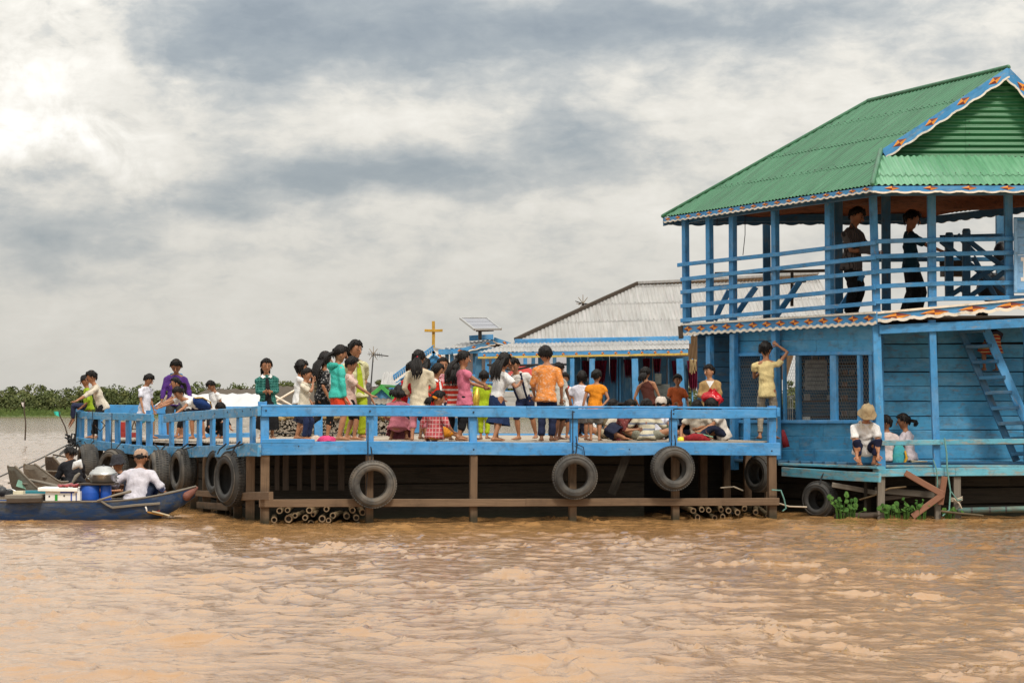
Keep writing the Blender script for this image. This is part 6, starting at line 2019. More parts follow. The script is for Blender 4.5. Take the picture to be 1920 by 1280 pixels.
stand(668, 641, 35.0, 26, 'tall girl in an open pale yellow shirt and lime trousers', head=(8, 8), hairs='pony', hlen=.12, shirt=(.58, .55, .33), sleeve=1.0, ha=(-.10, -.06, .50), hb=(.10, -.06, .50), bottom=(.36, .43, .02), blen=1.95, open_front=(.36, .45, .02), collar=(.58, .55, .33), flare=1.12, shirtlen=.02)
stand(684, 700, 36.6, 60, 'child in purple flowered trousers mostly hidden behind the tall girl', H=1.2, bottom=cloth((.42, .03, .33), 'floral', (.62, .45, .20), .9), shirt=(.10, .09, .09), sleeve=.6, blen=1.9, face=False, skinc=SK2)
# ------------------------------------------------ ring of girls
stand(752, 690, 32.8, 66, 'child in a bright red sweater bending towards the girls', H=1.22, lean=26, head=(-4, 0), hairs='short', shirt=(.50, .010, .016), sleeve=1.85, ha=(-.04, .25, .62), hb=(.10, .24, .60), bottom=(.05, .05, .06), shirtlen=.02)
stand(745, 748, 31.2, 172, 'girl in a long pink sarong crouching with her back turned', H=1.15, hip=.20, lean=14, ha=(-.14, .22, .26), hb=(.14, .22, .26), fa=(-.10, .10, 0), fb=(.10, .10, 0), hairs='long', hlen=.1, shirt=(.50, .16, .20), sleeve=.6, skirt=cloth((.50, .17, .21)), skirt_to=1.75, flare=1.25, face=False)
stand(787, 659, 30.5, 176, 'girl in a cream jacket with a red tied ponytail and pink trousers', head=(2, -10), hairs='pony', hlen=.26, tie=(.6, .02, .05), shirt=(.60, .52, .38), sleeve=1.8, ha=(-.10, .18, .56), hb=(.13, .10, .52), bottom=(.55, .20, .24), blen=1.55, shirtlen=.08, flare=1.16, face=False, fa=(-.075, 0, 0), fb=(.085, .0, 0))
stand(797, 685, 32.4, 150, 'dark haired girl half hidden behind the cream jacket', H=1.22, hairs='long', hlen=.2, shirt=(.02, .02, .025), sleeve=.6, skirt=NAVY, face=False)
stand(818, 683, 32.0, 50, 'girl in a red cardigan over a white shirt with navy skirt', head=(10, 22), hairs='long', hlen=.20, shirt=(.58, .028, .014), sleeve=1.75, open_front=WHT, collar=WHT, skirt=NAVY, skirt_to=1.2, ha=(-.12, .14, .52), hb=(.1, .14, .50), shirtlen=.04, flare=1.08)
stand(828, 673, 33.2, 4, 'smiling girl in a pink collared shirt facing the others', head=(2, 6), hairs='pony', hlen=.1, shirt=cloth((.55, .20, .24), 'plaid', (.7, .5, .5)), sleeve=.7, skirt=NAVY, collar=(.62, .3, .34))
stand(852, 682, 31.1, 158, 'girl in a red and white striped shirt with long wet hair', head=(4, 10), hairs='long', hlen=.24, shirt=cloth((.62, .05, .03), 'stripes', (.74, .66, .58), 1.05), sleeve=1.2, bottom=BLK, blen=1.75, face=False, ha=(-.16, .08, .5), hb=(.10, .16, .55), shirtlen=.03)
stand(815, 738, 30.4, 140, 'girl in a red checked shirt sitting with an orange hair clip', H=1.20, hip=.085, lean=6, ha=(-.18, .12, .12), hb=(.20, .06, .06), fa=(-.12, .30, .02), fb=(.16, .30, .02), head=(6, -40), hairs='pony', hlen=.1, shirt=cloth((.46, .075, .085), 'plaid', (.66, .48, .46), .8), sleeve=1.3, bottom=(.62, .24, .02), blen=1.6, fat=1.1)
tag(MB().ball(P(815.5, 745, 30.28), (.042, .016, .018), Matrix.Rotation(.4, 3, 'Y'), 8, 5).build('hair_clip', cloth((.75, .22, .01)), None, True), 'orange hair clip in the hair of the sitting girl', 'hair clip')
stand(871, 661, 30.7, 112, 'girl in a pink top with a green hair tie pulling another girl by the hands', head=(2, 0), hairs='pony', hlen=.24, tie=(.15, .65, .12), shirt=(.62, .17, .25), sleeve=.35, ha=(-.03, .22, .635), hb=(.06, .25, .61), pa=(-.8, .6, -.6), bottom=BLK, blen=1.62, lean=-4, shirtlen=.05, flare=1.1, fa=(-.06, -.10, 0), fb=(.06, .12, 0), face=False)
stand(906, 697, 32.6, 168, 'small child in a lime green suit turned away between two girls', hairs='short', shirt=(.36, .47, .015), sleeve=.6, bottom=(.38, .47, .015), blen=1.8, face=False, shirtlen=.04)
gb = thing('gold_bag', P(893, 760, 32.0), 'shiny gold bag held beside the lime green child', 'bag')
MB().tube([P(895, 728, 32.0), P(893, 745, 31.95), P(891, 763, 31.95)], [(.02, .012), (.055, .03), (.05, .03)], n=9).build('pouch', plain('gold_foil', (.55, .38, .05), .3, .3, 12, metal=.6), gb, True)
stand(931, 663, 30.0, 128, 'girl in a white blouse and navy skirt with hair falling to her waist', lean=8, side=-8, hairs='long', hlen=.27, head=(4, -14), shirt=WHT, sleeve=.68, ha=(-.16, .20, .66), hb=(.16, .22, .48), pa=(-.6, .3, -.7), skirt=(.014, .030, .085), skirt_to=1.28, flare=1.14, fa=(-.08, -.10, 0), fb=(.10, .08, 0), face=False, shirtlen=-.03)
stand(984, 684, 31.4, -22, 'boy in a white shirt and dark braces bending sideways', H=1.24, lean=22, side=-13, head=(14, 0), shirt=(.68, .66, .62), sleeve=.75, collar=(.68, .66, .62), suspenders=(.012, .016, .04), ha=(-.30, .22, .56), hb=(.20, .02, .50), bottom=(.014, .022, .06), blen=1.05, fa=(-.06, .04, 0), fb=(.10, -.12, 0), flare=1.2, shirtlen=-.03)
stand(1024, 651, 29.85, 168, 'boy in an orange printed shirt and jeans seen from behind', head=(2, 14), lean=4, hairs='short', shirt=cloth((.68, .24, .055), 'flecks', (.70, .46, .32), .8), sleeve=1.15, ha=(-.155, .06, .46), hb=(.15, .12, .48), bottom=(.016, .022, .055), blen=1.92, face=False, shirtlen=.03, flare=1.06, fa=(-.05, .03, 0), fb=(.05, 0, 0))
stand(1046, 682, 31.4, 38, 'dark boy in a white vest looking past the orange shirt', head=(8, -10), hairs='short', shirt=(.50, .50, .46), sleeve=.5, bottom=BLK, blen=1.0, skinc=(.17, .075, .042), ha=(-.15, .06, .44), hb=(.2, .05, .45))
stand(1058, 700, 33.0, 14, 'boy in a white school shirt with a red neckerchief', head=(10, -14), hairs='short', shirt=WHT, sleeve=.7, collar=(.62, .02, .02), bottom=NAVY, blen=1.0)
# ------------------------------------------------ right of the middle post
stand(1088, 697, 30.7, 164, 'small child in a lilac white shirt standing behind the rail', hairs='bob', shirt=LIL, sleeve=.68, bottom=(.25, .24, .24), blen=1.0, face=False, head=(0, 16), shirtlen=.05, flare=1.18)
stand(1116, 695, 30.15, 178, 'boy in an orange vest and grey shorts with a hand on the rail', hairs='short', shirt=(.75, .26, .018), sleeve=.42, bottom=(.17, .155, .135), blen=.98, face=False, head=(2, -10), fa=(-.055, 0, 0), fb=(.06, .0, 0), ha=(-.10, -.12, .50), pa=(-1, .3, 0), shirtlen=.03, flare=1.08)
seat = dict(hip=.062, fa=(-.16, .15, .01), fb=(.16, .13, .01), ka=(-1, .45, .22), kb=(1, .45, .22))
stand(1106, 795, 34.2, -60, 'child in white squatting behind the boy in grey shorts', H=1.15, hip=.15, lean=24, fa=(-.08, .1, 0), fb=(.08, .1, 0), ha=(-.1, .3, .2), hb=(.1, .3, .22), shirt=WHT, sleeve=.6, bottom=NAVY)
stand(1144, 750, 32.8, 160, 'child wrapped in a brown shawl sitting with its back turned', H=1.10, shirt=(.16, .12, .07), sleeve=1.2, bottom=(.20, .17, .10), face=False, hairs='short', lean=20, ha=(-.14, .2, .12), hb=(.14, .2, .12), fat=1.15, **seat)
stand(1150, 765, 32.0, 40, 'child in a cream shirt sitting behind the maroon blouse', H=0.99, shirt=CRM, sleeve=.7, bottom=(.35, .29, .20), lean=20, ha=(-.2, .14, .05), hb=(.1, .2, .1), fat=1.15, **seat)
stand(1158, 763, 30.5, 64, 'girl in a maroon patterned blouse sitting on the deck', H=1.10, shirt=cloth((.20, .050, .048), 'floral', (.36, .17, .15), 1.0), sleeve=1.1, skirt=NAVY, skirt_to=1.7, hairs='pony', hlen=.1, lean=22, head=(16, 0), ha=(-.02, .26, .15), hb=(.1, .3, .22), fat=1.15, **seat)
stand(1184, 762, 31.8, -10, 'bare armed child sitting between the maroon blouse and the striped sweater', H=0.99, shirt=(.05, .10, .05), sleeve=.2, bottom=BLK, lean=24, head=(22, 0), ha=(-.1, .25, .1), hb=(.1, .25, .1), fat=1.15, **seat)
stand(1212, 760, 30.4, 176, 'child in a cream and blue striped sweater sitting with its back turned', H=1.12, shirt=cloth((.60, .54, .40), 'stripes', (.20, .22, .27), .95), sleeve=1.6, bottom=(.26, .25, .19), face=False, lean=22, head=(16, 0), ha=(-.2, .2, .14), hb=(.2, .2, .14), fat=1.12, **seat)
stand(1233, 748, 31.6, 150, 'child in a white knitted hat sitting by the rail post', H=1.12, shirt=LIL, sleeve=.7, bottom=BLK, face=False, hat='beanie', hatc=(.62, .54, .47), lean=14, ha=(-.2, .02, .06), hb=(.24, .02, .04), fat=1.15, **seat)
stand(1219, 704, 34.2, 158, 'girl in a brown sleeveless dress with a green hair tie', hairs='pony', hlen=.13, tie=(.2, .65, .08), shirt=(.085, .025, .018), sleeve=0, skirt=(.085, .025, .018), skirt_to=1.0, face=False, side=14, hb=(.20, .08, .46), flare=1.2, H=1.12)
stand(1252, 738, 33.6, -20, 'dark haired child sitting behind the white knitted hat', H=1.15, shirt=(.10, .16, .11), sleeve=.8, bottom=NAVY, skinc=SK2, lean=16, head=(20, 20), fat=1.15, **seat)
stand(1268, 732, 35.5, 10, 'small child in orange peering out beside the slanting porch post', H=1.02, shirt=(.45, .10, .03), sleeve=.7, bottom=(.02, .03, .08), skinc=SK2, head=(4, 0))
stand(1331, 686, 31.2, -24, 'boy in a tan cardigan clutching a red plastic bag', hairs='short', head=(2, -18), shirt=(.40, .25, .105), sleeve=1.75, open_front=None, collar=None, ha=(-.06, .14, .60), hb=(.07, .14, .60), bottom=(.10, .09, .08), blen=1.9, skinc=SK3, fat=1.1)
tag(MB().add([P(1324, 714, 31.0), P(1339, 714, 31.0), P(1331, 727, 30.97)], [(0, 2, 1)]).build('white_undershirt', cloth(WHT), None), 'white undershirt showing at the neck of the tan cardigan', 'undershirt')
rbm = MB(); n_ = 16
for j in range(7):
    for k in range(n_):
        a = 2 * PI * k / n_; r = .66 * [.07, .05, .13, .19, .20, .15, .08][j] * (1 + .26 * math.sin(a * 5 + 1.7 * j) + .16 * math.sin(a * 3 + 2.3 * j) + .12 * math.sin(a * 8 + j))
        c = P(1336, 746, 30.9)
        rbm.v.append((c.x + r * math.cos(a) * 1.15, c.y + r * .55 * math.sin(a), c.z + .12 - j * .036 + .028 * math.sin(a * 4 + j)))
for j in range(6):
    for k in range(n_):
        k2 = (k + 1) % n_; rbm.f.append((j * n_ + k, (j + 1) * n_ + k, (j + 1) * n_ + k2, j * n_ + k2)); rbm.mi.append(0)
tag(rbm.build('plastic_bag', plain('red_plastic', (.50, .008, .016), .25, .15, 8, spec=.6), None, True), 'crumpled red plastic bag held by the boy in the tan cardigan', 'bag')
stand(1308, 752, 31.0, -8, 'girl in a white wide collared blouse sitting over a red bundle', H=1.13, shirt=CRM, sleeve=.6, collar=WHT, skirt=NAVY, skirt_to=1.3, hairs='bob', head=(30, 0), lean=22, ha=(-.20, .2, .07), hb=(.14, .22, .12), fat=1.05, **seat)
stand(1357, 752, 30.9, -70, 'child in a cream short sleeved shirt sitting beside the red bundle', H=1.12, shirt=(.68, .62, .56), sleeve=.68, bottom=NAVY, blen=1.9, hairs='bob', head=(24, 0), lean=20, ha=(-.05, .34, .16), hb=(.05, .34, .14), fat=1.08, hip=.075, fa=(-.06, .42, .01), fb=(.1, .40, .01))
bd = thing('cloth_bundle', P(1308, 828, 30.5), 'dark red cloth bundle lying on the deck between two sitting children', 'bundle')
MB().tube([P(1286, 824, 30.5), P(1300, 821, 30.45), P(1316, 822, 30.45), P(1327, 826, 30.5)], [(.05, .05), (.09, .07), (.09, .07), (.05, .04)], n=10).build('wrap', cloth((.30, .02, .025), 'flecks', (.10, .01, .015)), bd, True)
tag(MB().ball(P(1277, 825, 30.5), (.06, .05, .05), None, 10, 7).build('fruit', plain('yellow_fruit', (.70, .60, .03), .4), None, True), 'yellow fruit on the deck beside the red bundle', 'fruit')
tag(MB().box(P(1322, 815, 30.6), (.22, .16, .012), Matrix.Rotation(.25, 3, 'Y')).build('exercise_book', cloth((.32, .60, .42)), None), 'pale green exercise book between the two sitting children', 'book')
loc = deck_pt(1438, Y=31.8)
person(loc, 1.46, 168, 'person in a yellow tee shirt leaning on the post with one arm raised', ha=(-.10, .13, .965), hb=(.05, .2, .72), pa=(-1, -.2, .25), hairs='short', shirt=(.70, .56, .27), sleeve=.35, bottom=cloth((.34, .29, .22), 'plaid', (.22, .19, .15), 1.2), blen=1.85, face=False, adult=True, head=(0, -12), lean=3, shirtlen=.02, fat=.82)
# folded clothes and paper on the deck
def heap(px, py, Y, r, c, label, cat):
    mb = MB(); n_ = 14; c_ = P(px, py, Y); c_.z = deckz(c_.x, c_.y)
    for j in range(5):
        for k in range(n_):
            a = 2 * PI * k / n_; rr = r * [1, .95, .75, .4, .05][j] * (1 + .16 * math.sin(3 * a + j) + .1 * math.sin(5 * a))
            mb.v.append((c_.x + rr * math.cos(a), c_.y + rr * .6 * math.sin(a), c_.z + [0, .03, .055, .07, .075][j] + .01 * math.sin(4 * a + j)))
    for j in range(4):
        for k in range(n_):
            k2 = (k + 1) % n_; mb.f.append((j * n_ + k, j * n_ + k2, (j + 1) * n_ + k2, (j + 1) * n_ + k)); mb.mi.append(0)
    return tag(mb.build('folded_cloth', cloth(c), None, True), label, cat)
heap(611, 826, 30.3, .13, (.60, .06, .18), 'bright pink cloth dropped on the deck by the turquoise hoodie girl', 'cloth')
heap(592, 822, 31.0, .08, (.60, .48, .40), 'pale flowered cloth beside the bright pink one', 'cloth')
tag(MB().tube([P(598, 745, 33.3), P(596, 730, 33.3), P(590, 712, 33.6)], [(.07, .04), (.06, .04), (.01, .01)], n=9).build('shoulder_bag', cloth((.20, .16, .09), 'stripes', (.06, .05, .035), 1.2), None, True), 'brown striped bag dangling from the raised hand of the girl with the bob', 'bag')
# ------------------------------------------------ verandah of the big house
zd = .76
def sit(px, Y, z, H, yaw, label, **kw):
    p = P(px, HOR, Y); p.z = z
    return person(p, H, yaw, label, **kw)
sit(1622, SIDE(1622, 870, .14).y, .745, 1.36, 4, 'child in a beige sun hat squatting on the verandah edge', hip=.17, lean=24, fa=(-.075, .06, 0), fb=(.075, .06, 0), ka=(-.3, 1, .6), kb=(.3, 1, .6), ha=(-.12, .16, .02), hb=(.10, .18, .05), head=(26, 0), hat='bucket', hatc=(.38, .29, .17), shirt=WHT, sleeve=.8, bottom=(.014, .018, .05), blen=1.7, hipoff=(0, -.10), collar=CRM, pa=(-1, 0, 0), pb=(1, 0, 0))
sit(1664, 30.70, .755, 1.17, 200, 'boy in white with a teal bag sitting inside the verandah rail', hip=.085, lean=4, fa=(-.15, .28, 0), fb=(.15, .28, 0), ha=(-.16, .10, .12), hb=(.2, .0, .04), shirt=(.70, .60, .58), sleeve=.68, bottom=BLK, face=True, head=(0, 70), skinc=SK2)
sit(1706, 30.85, .755, 1.22, 236, 'girl in a mauve white blouse with a topknot sitting inside the verandah rail', hip=.085, lean=10, fa=(-.12, .26, 0), fb=(.12, .26, 0), ha=(-.05, .24, .17), hb=(.16, .2, .14), shirt=(.56, .50, .54), sleeve=.7, skirt=(.40, .36, .38), skirt_to=.9, hairs='pony', hlen=.08, face=True, head=(4, 20))
tb = thing('school_bag', P(1690, 878, 30.6), 'teal school bag with orange trim leaning between two children', 'bag')
MB().tube([P(1686, 870, 30.6), P(1688, 855, 30.62), P(1685, 838, 30.66)], [(.10, .05), (.115, .06), (.07, .04)], n=10).build('bag', cloth((.06, .36, .42), 'flecks', (.10, .45, .30), .2), tb, True)
MB().tube([P(1694, 872, 30.54), P(1700, 858, 30.54), P(1697, 846, 30.56)], [.018, .02, .014], n=6).build('trim', cloth((.62, .33, .03)), tb, True)
bx = thing('cardboard_box', P(1724, 872, 30.62), 'flat pale cardboard box beside the girl on the verandah', 'box')
board('box_side', P(1708, 868, 30.6), P(1736, 869, 30.6), .085, .14, plain('cardboard', (.48, .39, .26), .8), bx)
board('box_lid', P(1707, 862.5, 30.6), P(1737, 864, 30.6), .012, .16, plain('cardboard_lid', (.55, .46, .33), .8), bx)
pl_ = P(1862, 700, 30.9)
person(Vector((pl_.x, pl_.y, 2.08)), 1.06, 195, 'person in a striped woven skirt climbing the ladder, mostly hidden by the eave', ha=(-.1, .2, .75), hb=(.1, .2, .75), fa=(-.12, .12, .0), fb=(.10, .06, .015), lean=52, skirt=cloth((.35, .05, .03), 'stripes', (.52, .42, .20), 1.6), skirt_to=.95, flare=1.2, shirt=(.03, .03, .05), sleeve=.8, face=False)
# ------------------------------------------------ upper verandah
def up(px, top, Y, yaw, label, **kw):
    p = P(px, HOR, Y); p.z = 2.885; t = P(px, top, Y)
    return person(p, t.z - p.z, yaw, label, **kw)
up(1598, 388, 31.6, 48, 'man in a striped shirt with a camera strap standing upstairs', adult=True, head=(14, 0), shirt=cloth((.115, .10, .095), 'vstripes', (.035, .03, .03), .8), sleeve=.7, bottom=BLK, blen=1.95, ha=(-.04, .20, .60), hb=(.08, .2, .58), fat=1.04, skinc=SK2, shirtlen=.02)
up(1709, 394, 32.4, 84, 'woman in a dark teal shirt and long black skirt standing upstairs', adult=True, head=(10, 0), hairs='short', shirt=(.012, .05, .075), sleeve=.8, skirt=BLK, skirt_to=1.95, ha=(-.06, .28, .62), hb=(.14, .06, .42), skinc=SK1, fat=.9, flare=1.0)
cm = thing('camera', P(1622, 470, 31.3), 'black camera bag hanging in front of the man upstairs', 'camera')
MB().box(P(1621, 468, 31.35), (.16, .12, .12)).build('case', M_DARKMETAL, cm)
MB().tube([P(1621, 460, 31.3), P(1608, 436, 31.4), P(1597, 420, 31.45)], [.012] * 3, n=5).build('strap', M_DARKMETAL, cm)
pk_ = thing('rucksack', P(1886, 560, 32.5), 'dark rucksack slumped by the stair braces upstairs', 'bag')
MB().ball(P(1862, 540, 32.9), (.26, .2, .24), None, 12, 8).build('sack', M_DARKMETAL, pk_, True)
MB().ball(P(1878, 476, 32.9), (.13, .12, .2), None, 12, 8).build('top_roll', M_DARKMETAL, pk_, True)
MB().tube([P(1850, 530, 32.7), P(1858, 510, 32.7), P(1872, 520, 32.7)], [.02, .02, .02], n=6).build('strap', M_STEEL, pk_)

# ================================================================== boats at the left
def sampan(name, stern, bow, zg, beam, rise_b, rise_s, depth, mat_out, mat_in, label, trim=None, lift_start=.72, bow_w=.16, deck=None, pw=2.2):
    """plank canoe: hull shell with thickness, gunwale strips, ribs and thwarts; upturned ends"""
    stern, bow = Vector(stern), Vector(bow)
    t = thing(name, stern.lerp(bow, .5), label, 'boat', 'wooden canoes tied at the platform')
    x = (bow - stern); L = x.length; x.normalize(); y = Vector((-x.y, x.x, 0))
    n = 30
    def sec(f):
        wd = beam * (1 - abs(2 * f - 1) ** 3.0 * (1 - bow_w))
        up_ = rise_b * max(0, (f - lift_start) / (1 - lift_start)) ** pw + rise_s * max(0, (1 - lift_start - f) / (1 - lift_start)) ** pw
        dp = depth * (1 - .55 * abs(2 * f - 1) ** 4)
        return wd / 2, up_, dp
    def shell(ins):
        vs, fs = [], []
        for i in range(n + 1):
            f = i / n; w_, u_, d_ = sec(f)
            c = stern.lerp(bow, f); w_ = max(.01, w_ - ins); zz = zg + u_
            bz = zz - d_ + ins + (u_ * .25)
            for (s_, z_) in ((-1.0, zz), (-.92, zz - d_ * .5), (-.62, bz), (0, bz - .01), (.62, bz), (.92, zz - d_ * .5), (1.0, zz)):
                vs.append(c + y * (s_ * w_) + Vector((0, 0, z_)))
        for i in range(n):
            for k in range(6):
                a = i * 7 + k; fs.append((a, a + 1, a + 8, a + 7))
        return vs, fs
    vs, fs = shell(0)
    m = MB().add([Vector((v.x, v.y, v.z)) for v in vs], fs)
    m.add([vs[k] for k in range(7)], [tuple(range(7))]); m.add([vs[n * 7 + k] for k in range(7)], [tuple(range(6, -1, -1))])
    hull = m.build('hull', mat_out, t, True)
    vs, fs = shell(.03)
    MB().add(vs, [tuple(reversed(f)) for f in fs]).build('lining', mat_in, hull, True)
    for s_ in (-1, 1):
        pts = []
        for i in range(n + 1):
            f = i / n; w_, u_, d_ = sec(f); pts.append(stern.lerp(bow, f) + y * (s_ * (w_ - .012)) + Vector((0, 0, zg + u_ + .004)))
        MB().tube(pts, [(.024, .016)] * len(pts), n=6, side=y).build('gunwale', trim or M_BOATGREY, hull, True)
    for i in range(4, n - 4, 3):
        f = i / n; w_, u_, d_ = sec(f); c = stern.lerp(bow, f)
        MB().tube([c - y * (w_ - .04) + Vector((0, 0, zg + u_ - .02)), c - y * (w_ * .6) + Vector((0, 0, zg + u_ - d_ + .07)), c + y * (w_ * .6) + Vector((0, 0, zg + u_ - d_ + .07)), c + y * (w_ - .04) + Vector((0, 0, zg + u_ - .02))], [.016] * 4, n=5).build('rib', mat_in, hull)
    for f in (deck or ()):
        w_, u_, d_ = sec(f); c = stern.lerp(bow, f) + Vector((0, 0, zg + u_ - .035))
        board('thwart', c - y * (w_ - .02), c + y * (w_ - .02), .16, .025, M_BOATGREY, hull, up=x)
    return t
M_BOATBLUE = painted_wood('boat_blue_paint', (.012, .050, .145), .70, bare=(.05, .055, .06), dark=.4)
M_BOATIN = painted_wood('boat_inner_blue', (.02, .10, .36), .35, bare=(.10, .11, .13))
YB = 29.75
bs, bb = P(-150, 935, YB + .25), P(366, 922, YB + .55)
boat = sampan('blue_canoe', (bs.x, bs.y, 0), (bb.x, bb.y, 0), .255, .84, .19, .02, .40, M_BOATBLUE, M_BOATIN, 'blue painted canoe with an upturned bow carrying cool boxes and a seated man', trim=M_BOATGREY, lift_start=.66, bow_w=.10, deck=(.12,), pw=1.9)
# painted bow: red weathered stem and pale chevrons just proud of the planking
p0, p1, p2, p3 = P(345, 932, YB - .02), P(368, 913, YB + .5), P(362, 935, YB + .45), P(342, 964, YB + .1)
mb = MB(); d_ = Vector((0, -.03, 0))
q = [P(338, 936, YB + .08), P(367, 916, YB + .42), P(360, 930, YB + .38), P(346, 952, YB + .15)]
MB().tube([P(350, 930, YB + .42), P(360, 922, YB + .48), P(369, 914, YB + .55)], [(.06, .07), (.05, .045), (.025, .02)], n=8).build('stem_head', raw_wood('red_stem', (.20, .07, .05), (.28, .14, .11), .8, .5), boat, True)
for i, (x0, y0, x1, y1, c) in enumerate([(262, 972, 300, 964, (.22, .035, .015)), (285, 965, 318, 973, (.50, .42, .28)), (276, 966, 306, 973, (.40, .20, .04)), (240, 973, 285, 968, (.22, .04, .02))]):
    board('painted_chevron', P(x0, y0 - 7, YB + .23), P(x1, y1 - 7, YB + .29), .022, .012, plain('chevron_paint%d' % i, c, .6), boat)
board('painted_mark', P(273, 949, YB + .12), P(275, 958, YB + .12), .02, .012, M_WHITE, boat, up=(1, 0, 0))
board('well_board', P(190, 939, YB + .02), P(210, 951, YB + .045), .03, .03, M_BOATGREY, boat)
board('well_board', P(210, 951, YB + .045), P(300, 943, YB + .22), .035, .03, M_BOATGREY, boat)
board('stern_deck', P(18, 930, YB + .2), P(86, 930, YB + .2), .05, .55, M_BOATGREY, boat)
board('stern_deck', P(20, 937, YB + .1), P(84, 936, YB + .1), .06, .5, M_DARKWOOD, boat)
# outboard engine parts at the left edge
eng = thing('boat_engine', P(10, 930, YB + .3), 'small dark boat engine with a pale fuel can at the left edge', 'engine')
MB().box(P(12, 924, YB + .3), (.14, .2, .08)).build('block', M_DARKMETAL, eng)
MB().lathe([(.0, .07), (.06, .06), (.075, 0), (.06, -.06), (.0, -.07)], c=P(4, 921, YB + .25), M=Matrix.Rotation(PI / 2, 3, 'X'), n=14).build('flywheel', M_DARKMETAL, eng, True)
MB().tube([P(8, 918, YB + .25), P(20, 916, YB + .2), P(30, 921, YB + .2)], [.012] * 3, n=6).build('exhaust', M_STEEL, eng, True)
MB().box(P(36, 923, YB + .25), (.14, .14, .05)).build('fuel_can', plain('cream_plastic', (.55, .50, .36), .5), eng)
MB().box(P(68, 924, YB + .75), (.36, .2, .07)).build('teal_tray', plain('teal_plastic', (.03, .22, .27), .5), eng)
# cool box of white foam
fb_ = thing('foam_box', P(118, 938, YB + .2), 'white foam box with a green mark and blue corner tape', 'cool box')
a, b = P(85.5, 921, YB), P(150, 938, YB)
MB().box(((a.x + b.x) / 2, YB + .2, (a.z + b.z) / 2), (b.x - a.x, .42, a.z - b.z)).build('tub', plain('white_foam', (.74, .73, .70), .7, .06, 8), fb_)
board('lid', P(78, 916, YB + .18), P(151, 917, YB + .18), .05, .48, plain('foam_lid', (.78, .76, .70), .7, .06, 8), fb_)
for (x0, y0, x1, y1, c) in [(103, 927, 108, 939, (.02, .30, .03)), (113, 921, 139, 924, (.03, .07, .38)), (132.5, 922, 135, 938, (.03, .07, .38)), (142, 924, 144, 938, (.03, .05, .20))]:
    p, q = P(x0, y1, YB - .012), P(x1, y0, YB - .012)
    MB().box((p + q) / 2, (q.x - p.x, .008, q.z - p.z)).build('tape', plain('tape_%02d' % int(c[1] * 100), c, .5), fb_)
for px, py in ((92.5, 930), (120.5, 929)):
    MB().box(P(px, py, YB - .012), (.02, .008, .022)).build('vent_hole', M_DARKMETAL, fb_)
# meat on the lid
mb = MB()
for i in range(16):
    c = P(112 + i * 2.2, 911 + RN.uniform(-3, 1), YB + .1 + RN.uniform(-.08, .12))
    mb.ball(c, (RN.uniform(.03, .06), RN.uniform(.03, .05), RN.uniform(.015, .03)), Matrix.Rotation(RN.uniform(-.4, .4), 3, 'Y'), 8, 6)
tag(mb.build('meat_cuts', plain('raw_meat', (.24, .018, .022), .35, .5, 14, spec=.6), None, True), 'heap of dark red meat cuts lying on the foam box lid', 'meat')
# blue drums
for (x0, x1, lab) in ((150, 187, 'square shouldered blue plastic drum beside the foam box'), (188, 209, 'smaller blue plastic drum in front of the seated man')):
    d = thing('plastic_drum', P((x0 + x1) / 2, 938, YB + .2), lab, 'drum', 'blue plastic drums in the canoe')
    r = wpx(x1 - x0, YB) / 2
    c = P((x0 + x1) / 2, 938, YB + .22); ht = wpx(938 - 908, YB)
    MB().lathe([(.0, .0), (r * .94, .0), (r, .02), (r, ht * .45), (r * 1.02, ht * .5), (r, ht * .55), (r * .99, ht * .92), (r * .9, ht), (r * .84, ht * 1.0), (.0, ht * .98)], c=c, n=22).build('body', plain('blue_plastic', (.015, .085, .42), .4, .2, 5), d, True)
    MB().lathe([(r * .86, ht * .985), (r * .93, ht * .99), (r * .93, ht * 1.05), (r * .8, ht * 1.05)], c=c, n=22).build('rim', M_DARKMETAL, d, True)
# steaming pot of beaten aluminium on a black tray
pot = thing('steamer_pot', P(194, 905, YB + .3), 'large aluminium steamer pot with a stepped domed lid', 'pot')
c = P(194, 904, YB + .3); k = wpx(1, YB)
MB().lathe([(.0, 0), (22 * k, 0), (25 * k, 2 * k), (25.5 * k, 14 * k), (27 * k, 15 * k), (25 * k, 16 * k), (.0, 15 * k)], c=c, n=32).build('pan', M_STEEL, pot, True)
MB().lathe([(26.5 * k, 15.5 * k), (26 * k, 18 * k), (24 * k, 20 * k), (22.5 * k, 20.5 * k), (21 * k, 24 * k), (17 * k, 25 * k), (15.5 * k, 28 * k), (11 * k, 30 * k), (4 * k, 31 * k), (.0, 31.2 * k)], c=c, n=32).build('lid', M_STEEL, pot, True)
MB().lathe([(.0, 34 * k), (2 * k, 33.5 * k), (2.2 * k, 31 * k)], c=c, n=10).build('knob', M_DARKMETAL, pot, True)
for s_ in (-1, 1):
    MB().tube([c + Vector((s_ * 25 * k, 0, 9 * k)), c + Vector((s_ * 29 * k, -.02, 8 * k)), c + Vector((s_ * 26 * k, -.06, 7 * k))], [.008] * 3, n=6).build('handle', M_STEEL, pot, True)
tag(MB().box(P(185, 906.5, YB + .25), (.50, .36, .022)).build('tray', M_DARKWOOD, None), 'dark wooden tray under the steamer pot across the drums', 'tray')
tag(MB().tube([P(183, 938, YB + .0), P(215, 928, YB + .05), P(244, 921, YB + .10)], [.012, .016, .022], n=8).build('paddle', M_BOATGREY, None, True), 'wooden paddle shaft resting on the canoe by the seated man', 'paddle')
